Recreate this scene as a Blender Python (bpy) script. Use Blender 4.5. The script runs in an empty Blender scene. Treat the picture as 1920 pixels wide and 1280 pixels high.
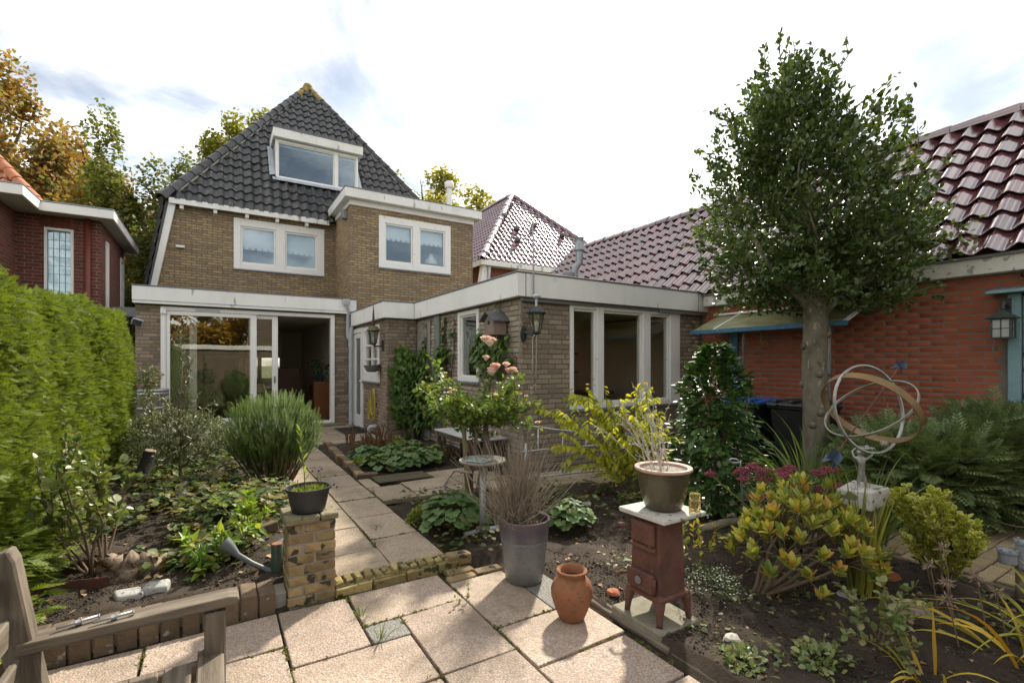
import bpy, bmesh, math, random
import numpy as np
from mathutils import Vector, Matrix

R = math.radians
rng = np.random.default_rng(11)
random.seed(11)
sc = bpy.context.scene
col = sc.collection

# ------------------------------------------------------------------ camera
CAM = Vector((0.0, 0.0, 1.42))
cam_d = bpy.data.cameras.new('camera')
cam_d.sensor_width = 36.0
cam_d.lens = 17.0
cam_d.shift_y = 0.0219
cam_d.clip_start = 0.05
cam_d.clip_end = 2000
cam = bpy.data.objects.new('camera', cam_d)
cam.location = CAM
cam.rotation_euler = (R(90), 0, R(-31.55))
col.objects.link(cam)
sc.camera = cam

# ------------------------------------------------------------------ sky and sun
SUN_AZ, SUN_EL = 50.0, 41.0          # azimuth from +Y towards +X
w = bpy.data.worlds.new('World')
sc.world = w
w.use_nodes = True
nt = w.node_tree
nt.nodes.clear()
N = nt.nodes.new
L = nt.links.new
out = N('ShaderNodeOutputWorld')
bg = N('ShaderNodeBackground')
bg.inputs[1].default_value = 0.1
sky = N('ShaderNodeTexSky')
sky.sky_type = 'NISHITA'
sky.sun_disc = False
sky.sun_elevation = R(SUN_EL)
sky.sun_rotation = R(SUN_AZ)
sky.air_density = 1.2
sky.dust_density = 0.6
tc = N('ShaderNodeTexCoord')
sep = N('ShaderNodeSeparateXYZ')
L(tc.outputs['Generated'], sep.inputs[0])
az = N('ShaderNodeMath'); az.operation = 'ADD'; az.inputs[1].default_value = 0.22
L(sep.outputs[2], az.inputs[0])
mx = N('ShaderNodeMath'); mx.operation = 'MAXIMUM'; mx.inputs[1].default_value = 0.06
L(az.outputs[0], mx.inputs[0])
dx = N('ShaderNodeMath'); dx.operation = 'DIVIDE'
dy = N('ShaderNodeMath'); dy.operation = 'DIVIDE'
L(sep.outputs[0], dx.inputs[0]); L(mx.outputs[0], dx.inputs[1])
L(sep.outputs[1], dy.inputs[0]); L(mx.outputs[0], dy.inputs[1])
cmb = N('ShaderNodeCombineXYZ')
L(dx.outputs[0], cmb.inputs[0]); L(dy.outputs[0], cmb.inputs[1])
nz = N('ShaderNodeTexNoise')
nz.inputs['Scale'].default_value = 1.6
nz.inputs['Detail'].default_value = 7
nz.inputs['Roughness'].default_value = 0.58
nz.inputs['Distortion'].default_value = 0.5
L(cmb.outputs[0], nz.inputs['Vector'])
cr = N('ShaderNodeValToRGB')
cr.color_ramp.elements[0].position = 0.41
cr.color_ramp.elements[0].color = (0.30, 0.30, 0.30, 1)
cr.color_ramp.elements[1].position = 0.60
cr.color_ramp.elements[1].color = (1, 1, 1, 1)
L(nz.outputs[0], cr.inputs[0])
nz2 = N('ShaderNodeTexNoise')
nz2.inputs['Scale'].default_value = 3.1
nz2.inputs['Detail'].default_value = 6
L(cmb.outputs[0], nz2.inputs['Vector'])
cc = N('ShaderNodeValToRGB')
cc.color_ramp.elements[0].position = 0.36
cc.color_ramp.elements[0].color = (0.53, 0.53, 0.535, 1)
cc.color_ramp.elements[1].position = 0.58
cc.color_ramp.elements[1].color = (1.0, 0.965, 0.905, 1)
L(nz2.outputs[0], cc.inputs[0])
sc10 = N('ShaderNodeVectorMath'); sc10.operation = 'SCALE'; sc10.inputs['Scale'].default_value = 11.0
L(cc.outputs[0], sc10.inputs[0])
vd = N('ShaderNodeVectorMath'); vd.operation = 'DOT_PRODUCT'
_s = (math.sin(R(SUN_AZ)) * math.cos(R(SUN_EL)), math.cos(R(SUN_AZ)) * math.cos(R(SUN_EL)), math.sin(R(SUN_EL)))
vd.inputs[1].default_value = _s
L(tc.outputs['Generated'], vd.inputs[0])
vm = N('ShaderNodeMath'); vm.operation = 'MAXIMUM'; vm.inputs[1].default_value = 0.0
L(vd.outputs['Value'], vm.inputs[0])
vp = N('ShaderNodeMath'); vp.operation = 'POWER'; vp.inputs[1].default_value = 14.0
L(vm.outputs[0], vp.inputs[0])
vg = N('ShaderNodeMath'); vg.operation = 'MULTIPLY_ADD'; vg.inputs[1].default_value = 5.0; vg.inputs[2].default_value = 7.4
L(vp.outputs[0], vg.inputs[0])
L(vg.outputs[0], sc10.inputs['Scale'])
mixs = N('ShaderNodeMix'); mixs.data_type = 'RGBA'
skd = N('ShaderNodeVectorMath'); skd.operation = 'SCALE'; skd.inputs['Scale'].default_value = 0.44
L(sky.outputs[0], skd.inputs[0])
L(cr.outputs[0], mixs.inputs[0]); L(skd.outputs[0], mixs.inputs[6]); L(sc10.outputs[0], mixs.inputs[7])
L(mixs.outputs[2], bg.inputs[0])
L(bg.outputs[0], out.inputs[0])

sun_d = bpy.data.lights.new('sun', 'SUN')
sun_d.energy = 2.8
sun_d.angle = R(3.0)
sun_d.color = (1.0, 0.91, 0.76)
sun = bpy.data.objects.new('sun', sun_d)
sdir = Vector((math.sin(R(SUN_AZ)) * math.cos(R(SUN_EL)), math.cos(R(SUN_AZ)) * math.cos(R(SUN_EL)), math.sin(R(SUN_EL))))
sun.rotation_euler = sdir.to_track_quat('Z', 'Y').to_euler()
sun.location = (20, 20, 30)
col.objects.link(sun)

vs = sc.view_settings
vs.view_transform = 'Standard'
vs.look = 'None'
vs.exposure = 1.55
vs.gamma = 1.0
vs.use_curve_mapping = False

# ------------------------------------------------------------------ helpers: objects
def tag(o, label=None, cat=None, group=None, kind=None):
    if label: o['label'] = label
    if cat: o['category'] = cat
    if group: o['group'] = group
    if kind: o['kind'] = kind
    return o

def thing(name, loc, label, cat, group=None):
    o = bpy.data.objects.new(name, None)
    o.location = loc
    o.empty_display_size = 0.1
    col.objects.link(o)
    return tag(o, label, cat, group)

def wloc(o):
    v = Vector((0, 0, 0))
    while o is not None:
        v += o.location
        o = o.parent
    return v

def link(name, me, parent=None, loc=None):
    o = bpy.data.objects.new(name, me)
    col.objects.link(o)
    if parent is not None: o.parent = parent
    if loc is not None: o.location = loc
    return o

class MB:
    def __init__(s):
        s.v = []; s.f = []
    def add(s, vs, fs):
        n = len(s.v)
        s.v.extend([tuple(p) for p in vs])
        s.f.extend([tuple(i + n for i in f) for f in fs])
        return s
    def box(s, x0, x1, y0, y1, z0, z1):
        return s.add([(x0, y0, z0), (x1, y0, z0), (x1, y1, z0), (x0, y1, z0), (x0, y0, z1), (x1, y0, z1), (x1, y1, z1), (x0, y1, z1)],
                     [(0, 3, 2, 1), (4, 5, 6, 7), (0, 1, 5, 4), (1, 2, 6, 5), (2, 3, 7, 6), (3, 0, 4, 7)])
    def obox(s, c, size, m):
        hx, hy, hz = [q / 2 for q in size]
        P = [Vector(q) for q in ((-hx, -hy, -hz), (hx, -hy, -hz), (hx, hy, -hz), (-hx, hy, -hz), (-hx, -hy, hz), (hx, -hy, hz), (hx, hy, hz), (-hx, hy, hz))]
        c = Vector(c)
        return s.add([c + m @ q for q in P], [(0, 3, 2, 1), (4, 5, 6, 7), (0, 1, 5, 4), (1, 2, 6, 5), (2, 3, 7, 6), (3, 0, 4, 7)])
    def beam(s, a, b, w, h, up=(0, 0, 1)):
        a = Vector(a); b = Vector(b); d = (b - a)
        y = d.normalized(); x = y.cross(Vector(up)).normalized(); z = x.cross(y)
        m = Matrix((x, y, z)).transposed()
        return s.obox((a + b) / 2, (w, d.length, h), m)
    def prism(s, poly, ext):
        n = len(poly); e = Vector(ext)
        P = [Vector(p) for p in poly]
        V = P + [p + e for p in P]
        F = [tuple(range(n - 1, -1, -1)), tuple(range(n, 2 * n))]
        F += [(i, (i + 1) % n, n + (i + 1) % n, n + i) for i in range(n)]
        return s.add(V, F)
    def tube(s, pts, rad, n=8, caps=True, closed=False):
        P = [Vector(p) for p in pts]
        m = len(P)
        if not hasattr(rad, '__len__'): rad = [rad] * m
        V = []; F = []
        x = None
        for i in range(m):
            if closed: t = P[(i + 1) % m] - P[i - 1]
            else: t = P[min(i + 1, m - 1)] - P[max(i - 1, 0)]
            if t.length < 1e-9: t = Vector((0, 0, 1))
            t.normalize()
            if x is None:
                x = t.orthogonal().normalized()
            else:
                x = (x - t * x.dot(t))
                x = x.normalized() if x.length > 1e-6 else t.orthogonal().normalized()
            y = t.cross(x)
            for k in range(n):
                a = 2 * math.pi * k / n
                V.append(P[i] + (x * math.cos(a) + y * math.sin(a)) * rad[i])
        for i in range(m if closed else m - 1):
            j = (i + 1) % m
            for k in range(n):
                k2 = (k + 1) % n
                F.append((i * n + k, i * n + k2, j * n + k2, j * n + k))
        if caps and not closed:
            F.append(tuple(range(n - 1, -1, -1)))
            F.append(tuple((m - 1) * n + k for k in range(n)))
        return s.add(V, F)
    def lathe(s, prof, c=(0, 0, 0), n=28, wob=0.0, ph=0.0):
        V = []; F = []
        m = len(prof)
        for i, (r, z) in enumerate(prof):
            for k in range(n):
                a = 2 * math.pi * k / n + ph
                rr = r * (1 + wob * math.sin(3 * a + z * 20) + wob * .6 * math.sin(5 * a + 1))
                V.append((c[0] + rr * math.cos(a), c[1] + rr * math.sin(a), c[2] + z))
        for i in range(m - 1):
            for k in range(n):
                k2 = (k + 1) % n
                F.append((i * n + k, i * n + k2, (i + 1) * n + k2, (i + 1) * n + k))
        if prof[0][0] > 1e-5: F.append(tuple(range(n - 1, -1, -1)))
        if prof[-1][0] > 1e-5: F.append(tuple((m - 1) * n + k for k in range(n)))
        return s.add(V, F)
    def mesh(s, name, off=Vector((0, 0, 0)), bevel=0, smooth=False, seg=1):
        me = bpy.data.meshes.new(name)
        if bevel:
            bm = bmesh.new()
            vv = [bm.verts.new(Vector(p) - off) for p in s.v]
            for f in s.f:
                try: bm.faces.new([vv[i] for i in f])
                except ValueError: pass
            bm.normal_update()
            es = [e for e in bm.edges if len(e.link_faces) == 2 and e.calc_face_angle(0) > .5]
            bmesh.ops.bevel(bm, geom=es, offset=bevel, segments=seg, affect='EDGES', profile=.5)
            bm.to_mesh(me); bm.free()
        else:
            me.from_pydata([tuple(Vector(p) - off) for p in s.v], [], s.f)
        me.update()
        if smooth is True:
            me.polygons.foreach_set('use_smooth', [True] * len(me.polygons))
        elif smooth:
            me.polygons.foreach_set('use_smooth', [True] * len(me.polygons))
            me.set_sharp_from_angle(angle=R(smooth))
        return me
    def build(s, name, m, parent=None, bevel=0, smooth=False, seg=1, loc=None):
        off = wloc(parent) if parent is not None else Vector(loc or (0, 0, 0))
        me = s.mesh(name, off, bevel, smooth, seg)
        if m is not None: me.materials.append(m)
        return link(name, me, parent, None if parent is not None else off)

def np_mesh(name, V, F, m=None, smooth=False):
    """V (n,3) array, F (k,3) or (k,4) index array"""
    me = bpy.data.meshes.new(name)
    V = np.asarray(V, dtype=np.float32); F = np.asarray(F, dtype=np.int32)
    me.vertices.add(len(V)); me.vertices.foreach_set('co', V.ravel())
    k = F.shape[1]
    me.loops.add(F.size); me.loops.foreach_set('vertex_index', F.ravel())
    me.polygons.add(len(F))
    me.polygons.foreach_set('loop_start', np.arange(0, F.size, k, dtype=np.int32))
    if smooth: me.polygons.foreach_set('use_smooth', np.ones(len(F), dtype=bool))
    me.update(calc_edges=True)
    if m is not None: me.materials.append(m)
    return me

def norm(a):
    return a / np.maximum(np.linalg.norm(a, axis=-1, keepdims=True), 1e-9)

def tri(faces):
    o = []
    for f in faces:
        for i in range(1, len(f) - 1): o.append((f[0], f[i], f[i + 1]))
    return np.array(o, dtype=np.int32)

def place_many(parent, name, tv, tf, M3, P, m, maxparts=0, rest=None, smooth=False, attr=None):
    """copies of one template piece: tv (k,3), tf faces; M3 (n,3,3) columns = local axes, P (n,3) world positions.
    the pieces nearest the camera are objects of their own, the remainder one joined mesh"""
    n = len(P)
    if n == 0: return []
    off = np.array(wloc(parent))
    P = np.asarray(P, float)
    order = np.argsort(np.linalg.norm(P - np.array(CAM), axis=1))
    near, far = order[:maxparts], order[maxparts:]
    outl = []
    if len(near):
        me = bpy.data.meshes.new(name)
        me.from_pydata([tuple(p) for p in tv], [], [tuple(f) for f in tf])
        me.update()
        if smooth: me.polygons.foreach_set('use_smooth', [True] * len(me.polygons))
        me.materials.append(m)
        if attr is not None:
            at_ = me.attributes.new('edge', 'FLOAT', 'POINT'); at_.data.foreach_set('value', np.asarray(attr, dtype=np.float32))
        for i in near:
            o = bpy.data.objects.new(name, me)
            col.objects.link(o)
            o.parent = parent
            mm = Matrix.Identity(4)
            for a in range(3):
                for b in range(3): mm[a][b] = M3[i][a][b]
                mm[a][3] = P[i][a] - off[a]
            o.matrix_basis = mm
            outl.append(o)
    if len(far):
        tfa = tri(tf)
        tv = np.asarray(tv, float)
        V = np.einsum('nij,kj->nki', np.asarray(M3)[far], tv) + (P[far] - off)[:, None, :]
        F = tfa[None] + (np.arange(len(far)) * len(tv))[:, None, None]
        o = link(rest or name, np_mesh(rest or name, V.reshape(-1, 3), F.reshape(-1, 3), m, smooth), parent)
        if attr is not None:
            at_ = o.data.attributes.new('edge', 'FLOAT', 'POINT'); at_.data.foreach_set('value', np.tile(np.asarray(attr, dtype=np.float32), len(far)))
        tag(o, kind='stuff')
        outl.append(o)
    return outl

def frames(axis, nrm, sx, sy, sz=None):
    """M3 with columns x=side*sx, y=axis*sy, z=normal*sz"""
    y = norm(np.asarray(axis, float)); z = np.asarray(nrm, float)
    x = norm(np.cross(y, z)); z = np.cross(x, y)
    sx = np.broadcast_to(sx, len(y)); sy = np.broadcast_to(sy, len(y)); sz = sx if sz is None else np.broadcast_to(sz, len(y))
    return np.stack([x * sx[:, None], y * sy[:, None], z * sz[:, None]], axis=2)

# ------------------------------------------------------------------ helpers: materials
class NT:
    def __init__(s, name):
        s.m = bpy.data.materials.new(name)
        s.m.use_nodes = True
        s.t = s.m.node_tree
        s.t.nodes.clear()
        s.out = s.n('ShaderNodeOutputMaterial')
    def n(s, t, **k):
        nd = s.t.nodes.new(t)
        for a, b in k.items(): setattr(nd, a, b)
        return nd
    def l(s, a, b): s.t.links.new(a, b)
    def ramp(s, fac, cols, pos=None, interp='LINEAR'):
        r = s.n('ShaderNodeValToRGB')
        e = r.color_ramp.elements
        n = len(cols)
        pos = pos or [i / (n - 1) if n > 1 else 0 for i in range(n)]
        while len(e) < n: e.new(0.5)
        for i in range(n):
            e[i].position = pos[i]; e[i].color = (*cols[i], 1)
        r.color_ramp.interpolation = interp
        if fac is not None: s.l(fac, r.inputs[0])
        return r.outputs[0]
    def noise(s, vec, scale, detail=5, rough=.55, dist=0):
        q = s.n('ShaderNodeTexNoise')
        q.inputs['Scale'].default_value = scale; q.inputs['Detail'].default_value = detail
        q.inputs['Roughness'].default_value = rough; q.inputs['Distortion'].default_value = dist
        if vec is not None: s.l(vec, q.inputs['Vector'])
        return q.outputs[0]
    def coord(s, which='Object', stretch=None):
        c = s.n('ShaderNodeTexCoord').outputs[which]
        if stretch:
            mp = s.n('ShaderNodeMapping'); mp.inputs['Scale'].default_value = stretch
            s.l(c, mp.inputs[0]); c = mp.outputs[0]
        return c
    def math(s, op, a, b=None):
        q = s.n('ShaderNodeMath', operation=op)
        for i, x in enumerate((a, b)):
            if x is None: continue
            if hasattr(x, 'is_linked') or hasattr(x, 'links'): s.l(x, q.inputs[i])
            else: q.inputs[i].default_value = x
        return q.outputs[0]
    def mix(s, fac, a, b, mode='MIX'):
        q = s.n('ShaderNodeMix', data_type='RGBA', blend_type=mode)
        for i, x in ((0, fac), (6, a), (7, b)):
            if hasattr(x, 'links'): s.l(x, q.inputs[i])
            elif i == 0: q.inputs[0].default_value = x
            else: q.inputs[i].default_value = (*x, 1)
        return q.outputs[2]
    def rand(s, island=True):
        o = s.n('ShaderNodeObjectInfo').outputs['Random']
        if not island: return o
        g = s.n('ShaderNodeNewGeometry').outputs['Random Per Island']
        return s.math('FRACT', s.math('ADD', o, g))
    def bump(s, h, strength, dist=0.01, normal=None):
        b = s.n('ShaderNodeBump')
        b.inputs['Strength'].default_value = strength; b.inputs['Distance'].default_value = dist
        s.l(h, b.inputs['Height'])
        if normal is not None: s.l(normal, b.inputs['Normal'])
        return b.outputs[0]
    def principled(s, colr, rough=.7, spec=.5, metal=0, normal=None, coat=0, trans=0):
        p = s.n('ShaderNodeBsdfPrincipled')
        if hasattr(colr, 'links'): s.l(colr, p.inputs['Base Color'])
        else: p.inputs['Base Color'].default_value = (*colr, 1)
        if hasattr(rough, 'links'): s.l(rough, p.inputs['Roughness'])
        else: p.inputs['Roughness'].default_value = rough
        p.inputs['Specular IOR Level'].default_value = spec
        p.inputs['Metallic'].default_value = metal
        p.inputs['Coat Weight'].default_value = coat
        p.inputs['Transmission Weight'].default_value = trans
        if normal is not None: s.l(normal, p.inputs['Normal'])
        return p
    def done(s, sh):
        s.l(sh, s.out.inputs[0])
        return s.m

def surf(name, cols, scale=6, rough=.7, bump=.3, bscale=None, bdist=.004, var=0.0, spec=.4, metal=0, stretch=None, coat=0, pos=None, detail=6, speck=None, rvar=.12, dist=0.0):
    """weathered solid surface: colour ramp over noise, per-piece variation, fine relief"""
    t = NT(name)
    c = t.coord('Object', stretch)
    ri = t.n('ShaderNodeObjectInfo').outputs['Random']
    off = t.n('ShaderNodeVectorMath', operation='ADD')
    t.l(c, off.inputs[0]); t.l(t.math('MULTIPLY', ri, 37.0), off.inputs[1])
    c = off.outputs[0]
    nn = t.noise(c, scale, detail, .62, dist)
    colr = t.ramp(nn, cols, pos or ([.25 + .5 * i / (len(cols) - 1) for i in range(len(cols))] if len(cols) > 1 else [0]))
    if var:
        r = t.rand()
        f = t.math('ADD', t.math('MULTIPLY', r, 2 * var), 1 - var)
        g = t.n('ShaderNodeVectorMath', operation='SCALE')
        t.l(colr, g.inputs[0]); t.l(f, g.inputs['Scale'])
        colr = g.outputs[0]
    if speck:
        sc_, thr, sc_col = speck
        q = t.noise(c, sc_, 2, .5)
        colr = t.mix(t.ramp(q, [(0, 0, 0), (1, 1, 1)], [thr, thr + .04]), colr, sc_col)
    bn = t.noise(c, bscale or scale * 8, 6, .65)
    nrm = t.bump(bn, bump, bdist) if bump else None
    rr = t.math('ADD', t.math('MULTIPLY', t.noise(c, scale * 2.3, 4), rvar * 2), rough - rvar)
    p = t.principled(colr, rr, spec, metal, nrm, coat)
    return t.done(p.outputs[0])

def leafmat(name, cols, rough=.45, trans=.35, spec=.4, tint=(1.15, 1.2, .55), pos=None, edge=None):
    """foliage: one hue per leaf, light passing through"""
    t = NT(name)
    r = t.rand()
    cols = [tuple(min(c_ * 1.3, .85) for c_ in q_) for q_ in cols]
    colr = t.ramp(r, cols, pos)
    if edge is not None:
        a_ = t.n('ShaderNodeAttribute', attribute_name='edge')
        colr = t.mix(t.ramp(a_.outputs['Fac'], [(0, 0, 0), (1, 1, 1)], edge[1]), colr, edge[0])
    p = t.principled(colr, rough, spec)
    tr = t.n('ShaderNodeBsdfTranslucent')
    t.l(t.mix(1.0, colr, tint, 'MULTIPLY'), tr.inputs[0])
    mx = t.n('ShaderNodeMixShader'); mx.inputs[0].default_value = trans
    t.l(p.outputs[0], mx.inputs[1]); t.l(tr.outputs[0], mx.inputs[2])
    return t.done(mx.outputs[0])

def brickmat(name, axis, c1, c2, mortar, bw=.22, rh=.0635, ms=.009, stain=(.5, .5, .5), dark=(.04, .035, .03), lime=.0, rough=.85):
    """far brickwork, bricks too small to pick apart; axis = direction the wall runs"""
    t = NT(name)
    s = t.n('ShaderNodeSeparateXYZ'); t.l(t.coord('Object'), s.inputs[0])
    cb = t.n('ShaderNodeCombineXYZ')
    t.l(s.outputs[0 if axis == 'X' else 1], cb.inputs[0]); t.l(s.outputs[2], cb.inputs[1])
    # uneven courses
    wob = t.n('ShaderNodeVectorMath', operation='ADD')
    nzv = t.n('ShaderNodeTexNoise'); nzv.inputs['Scale'].default_value = 9; t.l(cb.outputs[0], nzv.inputs['Vector'])
    sv = t.n('ShaderNodeVectorMath', operation='SCALE'); sv.inputs['Scale'].default_value = .012
    t.l(nzv.outputs['Color'], sv.inputs[0])
    t.l(cb.outputs[0], wob.inputs[0]); t.l(sv.outputs[0], wob.inputs[1])
    b = t.n('ShaderNodeTexBrick')
    b.inputs['Scale'].default_value = 1; b.inputs['Brick Width'].default_value = bw; b.inputs['Row Height'].default_value = rh
    b.inputs['Mortar Size'].default_value = ms; b.inputs['Mortar Smooth'].default_value = .25; b.inputs['Bias'].default_value = 0
    b.inputs['Color1'].default_value = (*c1, 1); b.inputs['Color2'].default_value = (*c2, 1); b.inputs['Mortar'].default_value = (*mortar, 1)
    t.l(wob.outputs[0], b.inputs['Vector'])
    n1 = t.noise(cb.outputs[0], 14, 5, .7)
    n2 = t.noise(cb.outputs[0], .9, 5, .6)
    colr = t.mix(t.ramp(n1, [(0, 0, 0), (.8, .8, .8)], [.5, .75]), b.outputs[0], dark)
    colr = t.mix(t.ramp(n2, [(0, 0, 0), (.55, .55, .55)], [.48, .75]), colr, stain)
    if lime:
        n3 = t.noise(cb.outputs[0], 42, 3, .6)
        n4 = t.noise(cb.outputs[0], 2.2, 2, .6)
        f = t.math('MULTIPLY', t.ramp(n3, [(0, 0, 0), (1, 1, 1)], [.63, .69]), t.ramp(n4, [(0, 0, 0), (1, 1, 1)], [.45, .7]))
        colr = t.mix(f, colr, (lime, lime * .97, lime * .9))
    h = t.math('ADD', t.math('MULTIPLY', b.outputs[1], -1.0), t.math('MULTIPLY', t.noise(cb.outputs[0], 60, 4, .7), .5))
    p = t.principled(colr, rough, .3, 0, t.bump(h, .7, .008))
    return t.done(p.outputs[0])

def glassmat(name, refl=.1, tint=(.85, .9, .88), wave=.0015, refl_tint=(1, 1, 1)):
    t = NT(name)
    nn = t.noise(t.coord('Object'), 1.3, 2, .5)
    nb = t.bump(nn, 1.0, wave)
    g = t.n('ShaderNodeBsdfGlossy'); g.inputs['Roughness'].default_value = 0.0; g.inputs['Color'].default_value = (*refl_tint, 1)
    t.l(nb, g.inputs['Normal'])
    tr = t.n('ShaderNodeBsdfTransparent'); tr.inputs[0].default_value = (*tint, 1)
    ge = t.n('ShaderNodeNewGeometry')
    dt = t.n('ShaderNodeVectorMath', operation='DOT_PRODUCT'); t.l(ge.outputs['Incoming'], dt.inputs[0]); t.l(ge.outputs['Normal'], dt.inputs[1])
    k = t.math('SUBTRACT', 1.0, t.math('ABSOLUTE', dt.outputs['Value']))
    f = t.math('ADD', t.math('MULTIPLY', t.math('POWER', k, 5.0), .9), .04 + refl)
    mx = t.n('ShaderNodeMixShader')
    t.l(f, mx.inputs[0]); t.l(tr.outputs[0], mx.inputs[1]); t.l(g.outputs[0], mx.inputs[2])
    return t.done(mx.outputs[0])

m_white = surf('white_paint', [(.76, .75, .72), (.84, .83, .80), (.80, .79, .76)], 3, .45, .12, 60, .001, speck=(9, .70, (.6, .58, .53)), spec=.4)
m_fascia = surf('aged_white_board', [(.68, .68, .64), (.80, .80, .77), (.84, .84, .81)], 2.2, .55, .15, 40, .0015, stretch=(1, 1, .35), speck=(5, .66, (.45, .45, .40)))
m_cream = surf('cream_render', [(.50, .48, .42), (.63, .61, .55), (.55, .53, .46)], 3, .75, .3, 60, .002, speck=(11, .62, (.33, .31, .27)))
m_lead = surf('zinc', [(.20, .22, .24), (.30, .32, .34), (.25, .27, .29)], 4, .45, .2, 20, .002, metal=.6)
m_pipe = surf('grey_pipe', [(.42, .45, .48), (.52, .55, .58)], 5, .4, .1, 40, .001)
m_trim = surf('dark_trim', [(.12, .12, .12), (.2, .2, .2)], 5, .5, .1)
m_glass = glassmat('window_glass', .03, (.95, .96, .95))
m_glass_sky = glassmat('sky_tinted_window_glass', .07, (.92, .95, .96), .003, (.70, .86, 1.0))  # reflection colour tinted blue to stand in for blue sky mirrored in the panes
m_glass_old = glassmat('old_glass', .06, (.85, .88, .88), .003)
m_dark = surf('dark_interior', [(.03, .026, .022), (.05, .045, .04)], 2, .9, 0)
m_room = surf('room_wall', [(.66, .61, .52), (.74, .69, .60)], 2, .9, 0)
m_brick_y = brickmat('yellow_brown_brick', 'X', (.42, .315, .165), (.25, .175, .11), (.135, .11, .085), stain=(.19, .155, .12), dark=(.085, .065, .05), lime=.55)
m_brick_ys = brickmat('yellow_brown_brick_side', 'Y', (.48, .335, .175), (.30, .195, .115), (.14, .105, .08), stain=(.22, .17, .12), dark=(.08, .06, .045), lime=.4)
m_brick_e = brickmat('grey_brown_brick', 'X', (.24, .185, .125), (.15, .11, .08), (.10, .085, .068), stain=(.12, .1, .085), lime=.0)
m_brick_red = brickmat('dark_red_brick', 'X', (.21, .06, .04), (.12, .042, .034), (.24, .20, .17), dark=(.045, .022, .018), stain=(.14, .05, .038), ms=.007)
m_brick_reds = brickmat('dark_red_brick_side', 'Y', (.23, .07, .045), (.13, .045, .035), (.20, .16, .13), dark=(.045, .022, .018), stain=(.14, .05, .04), ms=.007)
m_brick_or = brickmat('red_brick_far', 'X', (.30, .085, .05), (.24, .07, .045), (.2, .16, .13), dark=(.12, .04, .03), stain=(.24, .08, .05))

# ------------------------------------------------------------------ helpers: building parts
def wall_grid(mb, axis, p0, p1, a0, a1, z0, z1, holes=()):
    """solid wall between planes p0..p1, running a0..a1, with rectangular holes (a0,a1,z0,z1)"""
    A = sorted({a0, a1, *[h[0] for h in holes], *[h[1] for h in holes]})
    A = [a for a in A if a0 <= a <= a1]
    Z = sorted({z0, z1, *[h[2] for h in holes], *[h[3] for h in holes]})
    Z = [z for z in Z if z0 <= z <= z1]
    for i in range(len(A) - 1):
        j = 0
        while j < len(Z) - 1:
            def hole(jj):
                ca = (A[i] + A[i + 1]) / 2; cz = (Z[jj] + Z[jj + 1]) / 2
                return any(h[0] < ca < h[1] and h[2] < cz < h[3] for h in holes)
            if hole(j): j += 1; continue
            k = j
            while k + 1 < len(Z) - 1 and not hole(k + 1): k += 1
            if axis == 'X': mb.box(A[i], A[i + 1], p0, p1, Z[j], Z[k + 1])
            else: mb.box(p0, p1, A[i], A[i + 1], Z[j], Z[k + 1])
            j = k + 1

def abox(mb, axis, a0, a1, p0, p1, z0, z1):
    if p0 > p1: p0, p1 = p1, p0
    if axis == 'X': mb.box(a0, a1, p0, p1, z0, z1)
    else: mb.box(p0, p1, a0, a1, z0, z1)

def window(root, axis, plane, out_, a0, a1, z0, z1, cells, fw=.09, sash=.05, depth=.07, name='window', glass=None, mat=None, sill=True, bars=None, label=None):
    """frame with cells [(a0,a1,z0,z1)] (glazed openings, sash inset); out_ = +1/-1 outward sign along the normal axis"""
    mat = mat or m_white
    mb = MB()
    front = plane + out_ * .025; back = plane - out_ * depth
    wall_grid(mb, axis, min(front, back), max(front, back), a0, a1, z0, z1, [c for c in cells])
    wdw = mb.build(name, mat, root, bevel=.006)
    if label: wdw['label'] = label
    for c in cells:
        if sash:
            m2 = MB()
            f2 = plane - out_ * .005; b2 = plane - out_ * .05
            wall_grid(m2, axis, min(f2, b2), max(f2, b2), c[0] + .002, c[1] - .002, c[2] + .002, c[3] - .002, [(c[0] + sash, c[1] - sash, c[2] + sash, c[3] - sash)])
            m2.build('sash', mat, wdw, bevel=.005)
        g = MB()
        p = plane - out_ * .03
        s = sash * .8
        abox(g, axis, c[0] + s, c[1] - s, p, p - out_ * .008, c[2] + s, c[3] - s)
        g.build('pane', glass or m_glass, wdw)
    for b in (bars or []):
        m3 = MB(); abox(m3, axis, b[0], b[1], plane + out_ * .002, plane - out_ * .04, b[2], b[3])
        m3.build('glazing_bar', mat, wdw, bevel=.003)
    if sill:
        m4 = MB(); abox(m4, axis, a0 - .02, a1 + .02, plane + out_ * .05, plane - out_ * .02, z0 - .035, z0 - .003)
        m4.build('sill', m_lead, wdw, bevel=.004)
    return wdw

def gl(root, name, boxes, m, bevel=.004, smooth=False, label=None):
    mb = MB()
    for b in boxes: mb.box(*b)
    o = mb.build(name, m, root, bevel=bevel, smooth=smooth)
    if label: o['label'] = label
    return o

# pantile: S profile, w wide, l long, lower lip
def pantile(w_, l_, amp=.032, n=8, lift=.035, th=.016):
    V = []; F = []
    for j, (t, dz) in enumerate(((0.0, lift), (1.0, 0.0))):
        for i in range(n + 1):
            s = i / n
            h = amp * math.cos(2 * math.pi * (s ** .85 - .12))
            V.append((s * w_ - w_ / 2, t * l_, h + dz))
    for i in range(n + 1): V.append(V[i])
    for i in range(n + 1):
        x, y, z = V[i]; V.append((x, y + .004, z - th))
    for i in range(n):
        F.append((i, i + 1, n + 1 + i + 1, n + 1 + i))
        a_ = 2 * n + 2; b_ = 3 * n + 3
        F.append((a_ + i + 1, a_ + i, b_ + i, b_ + i + 1))
    return V, F

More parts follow.
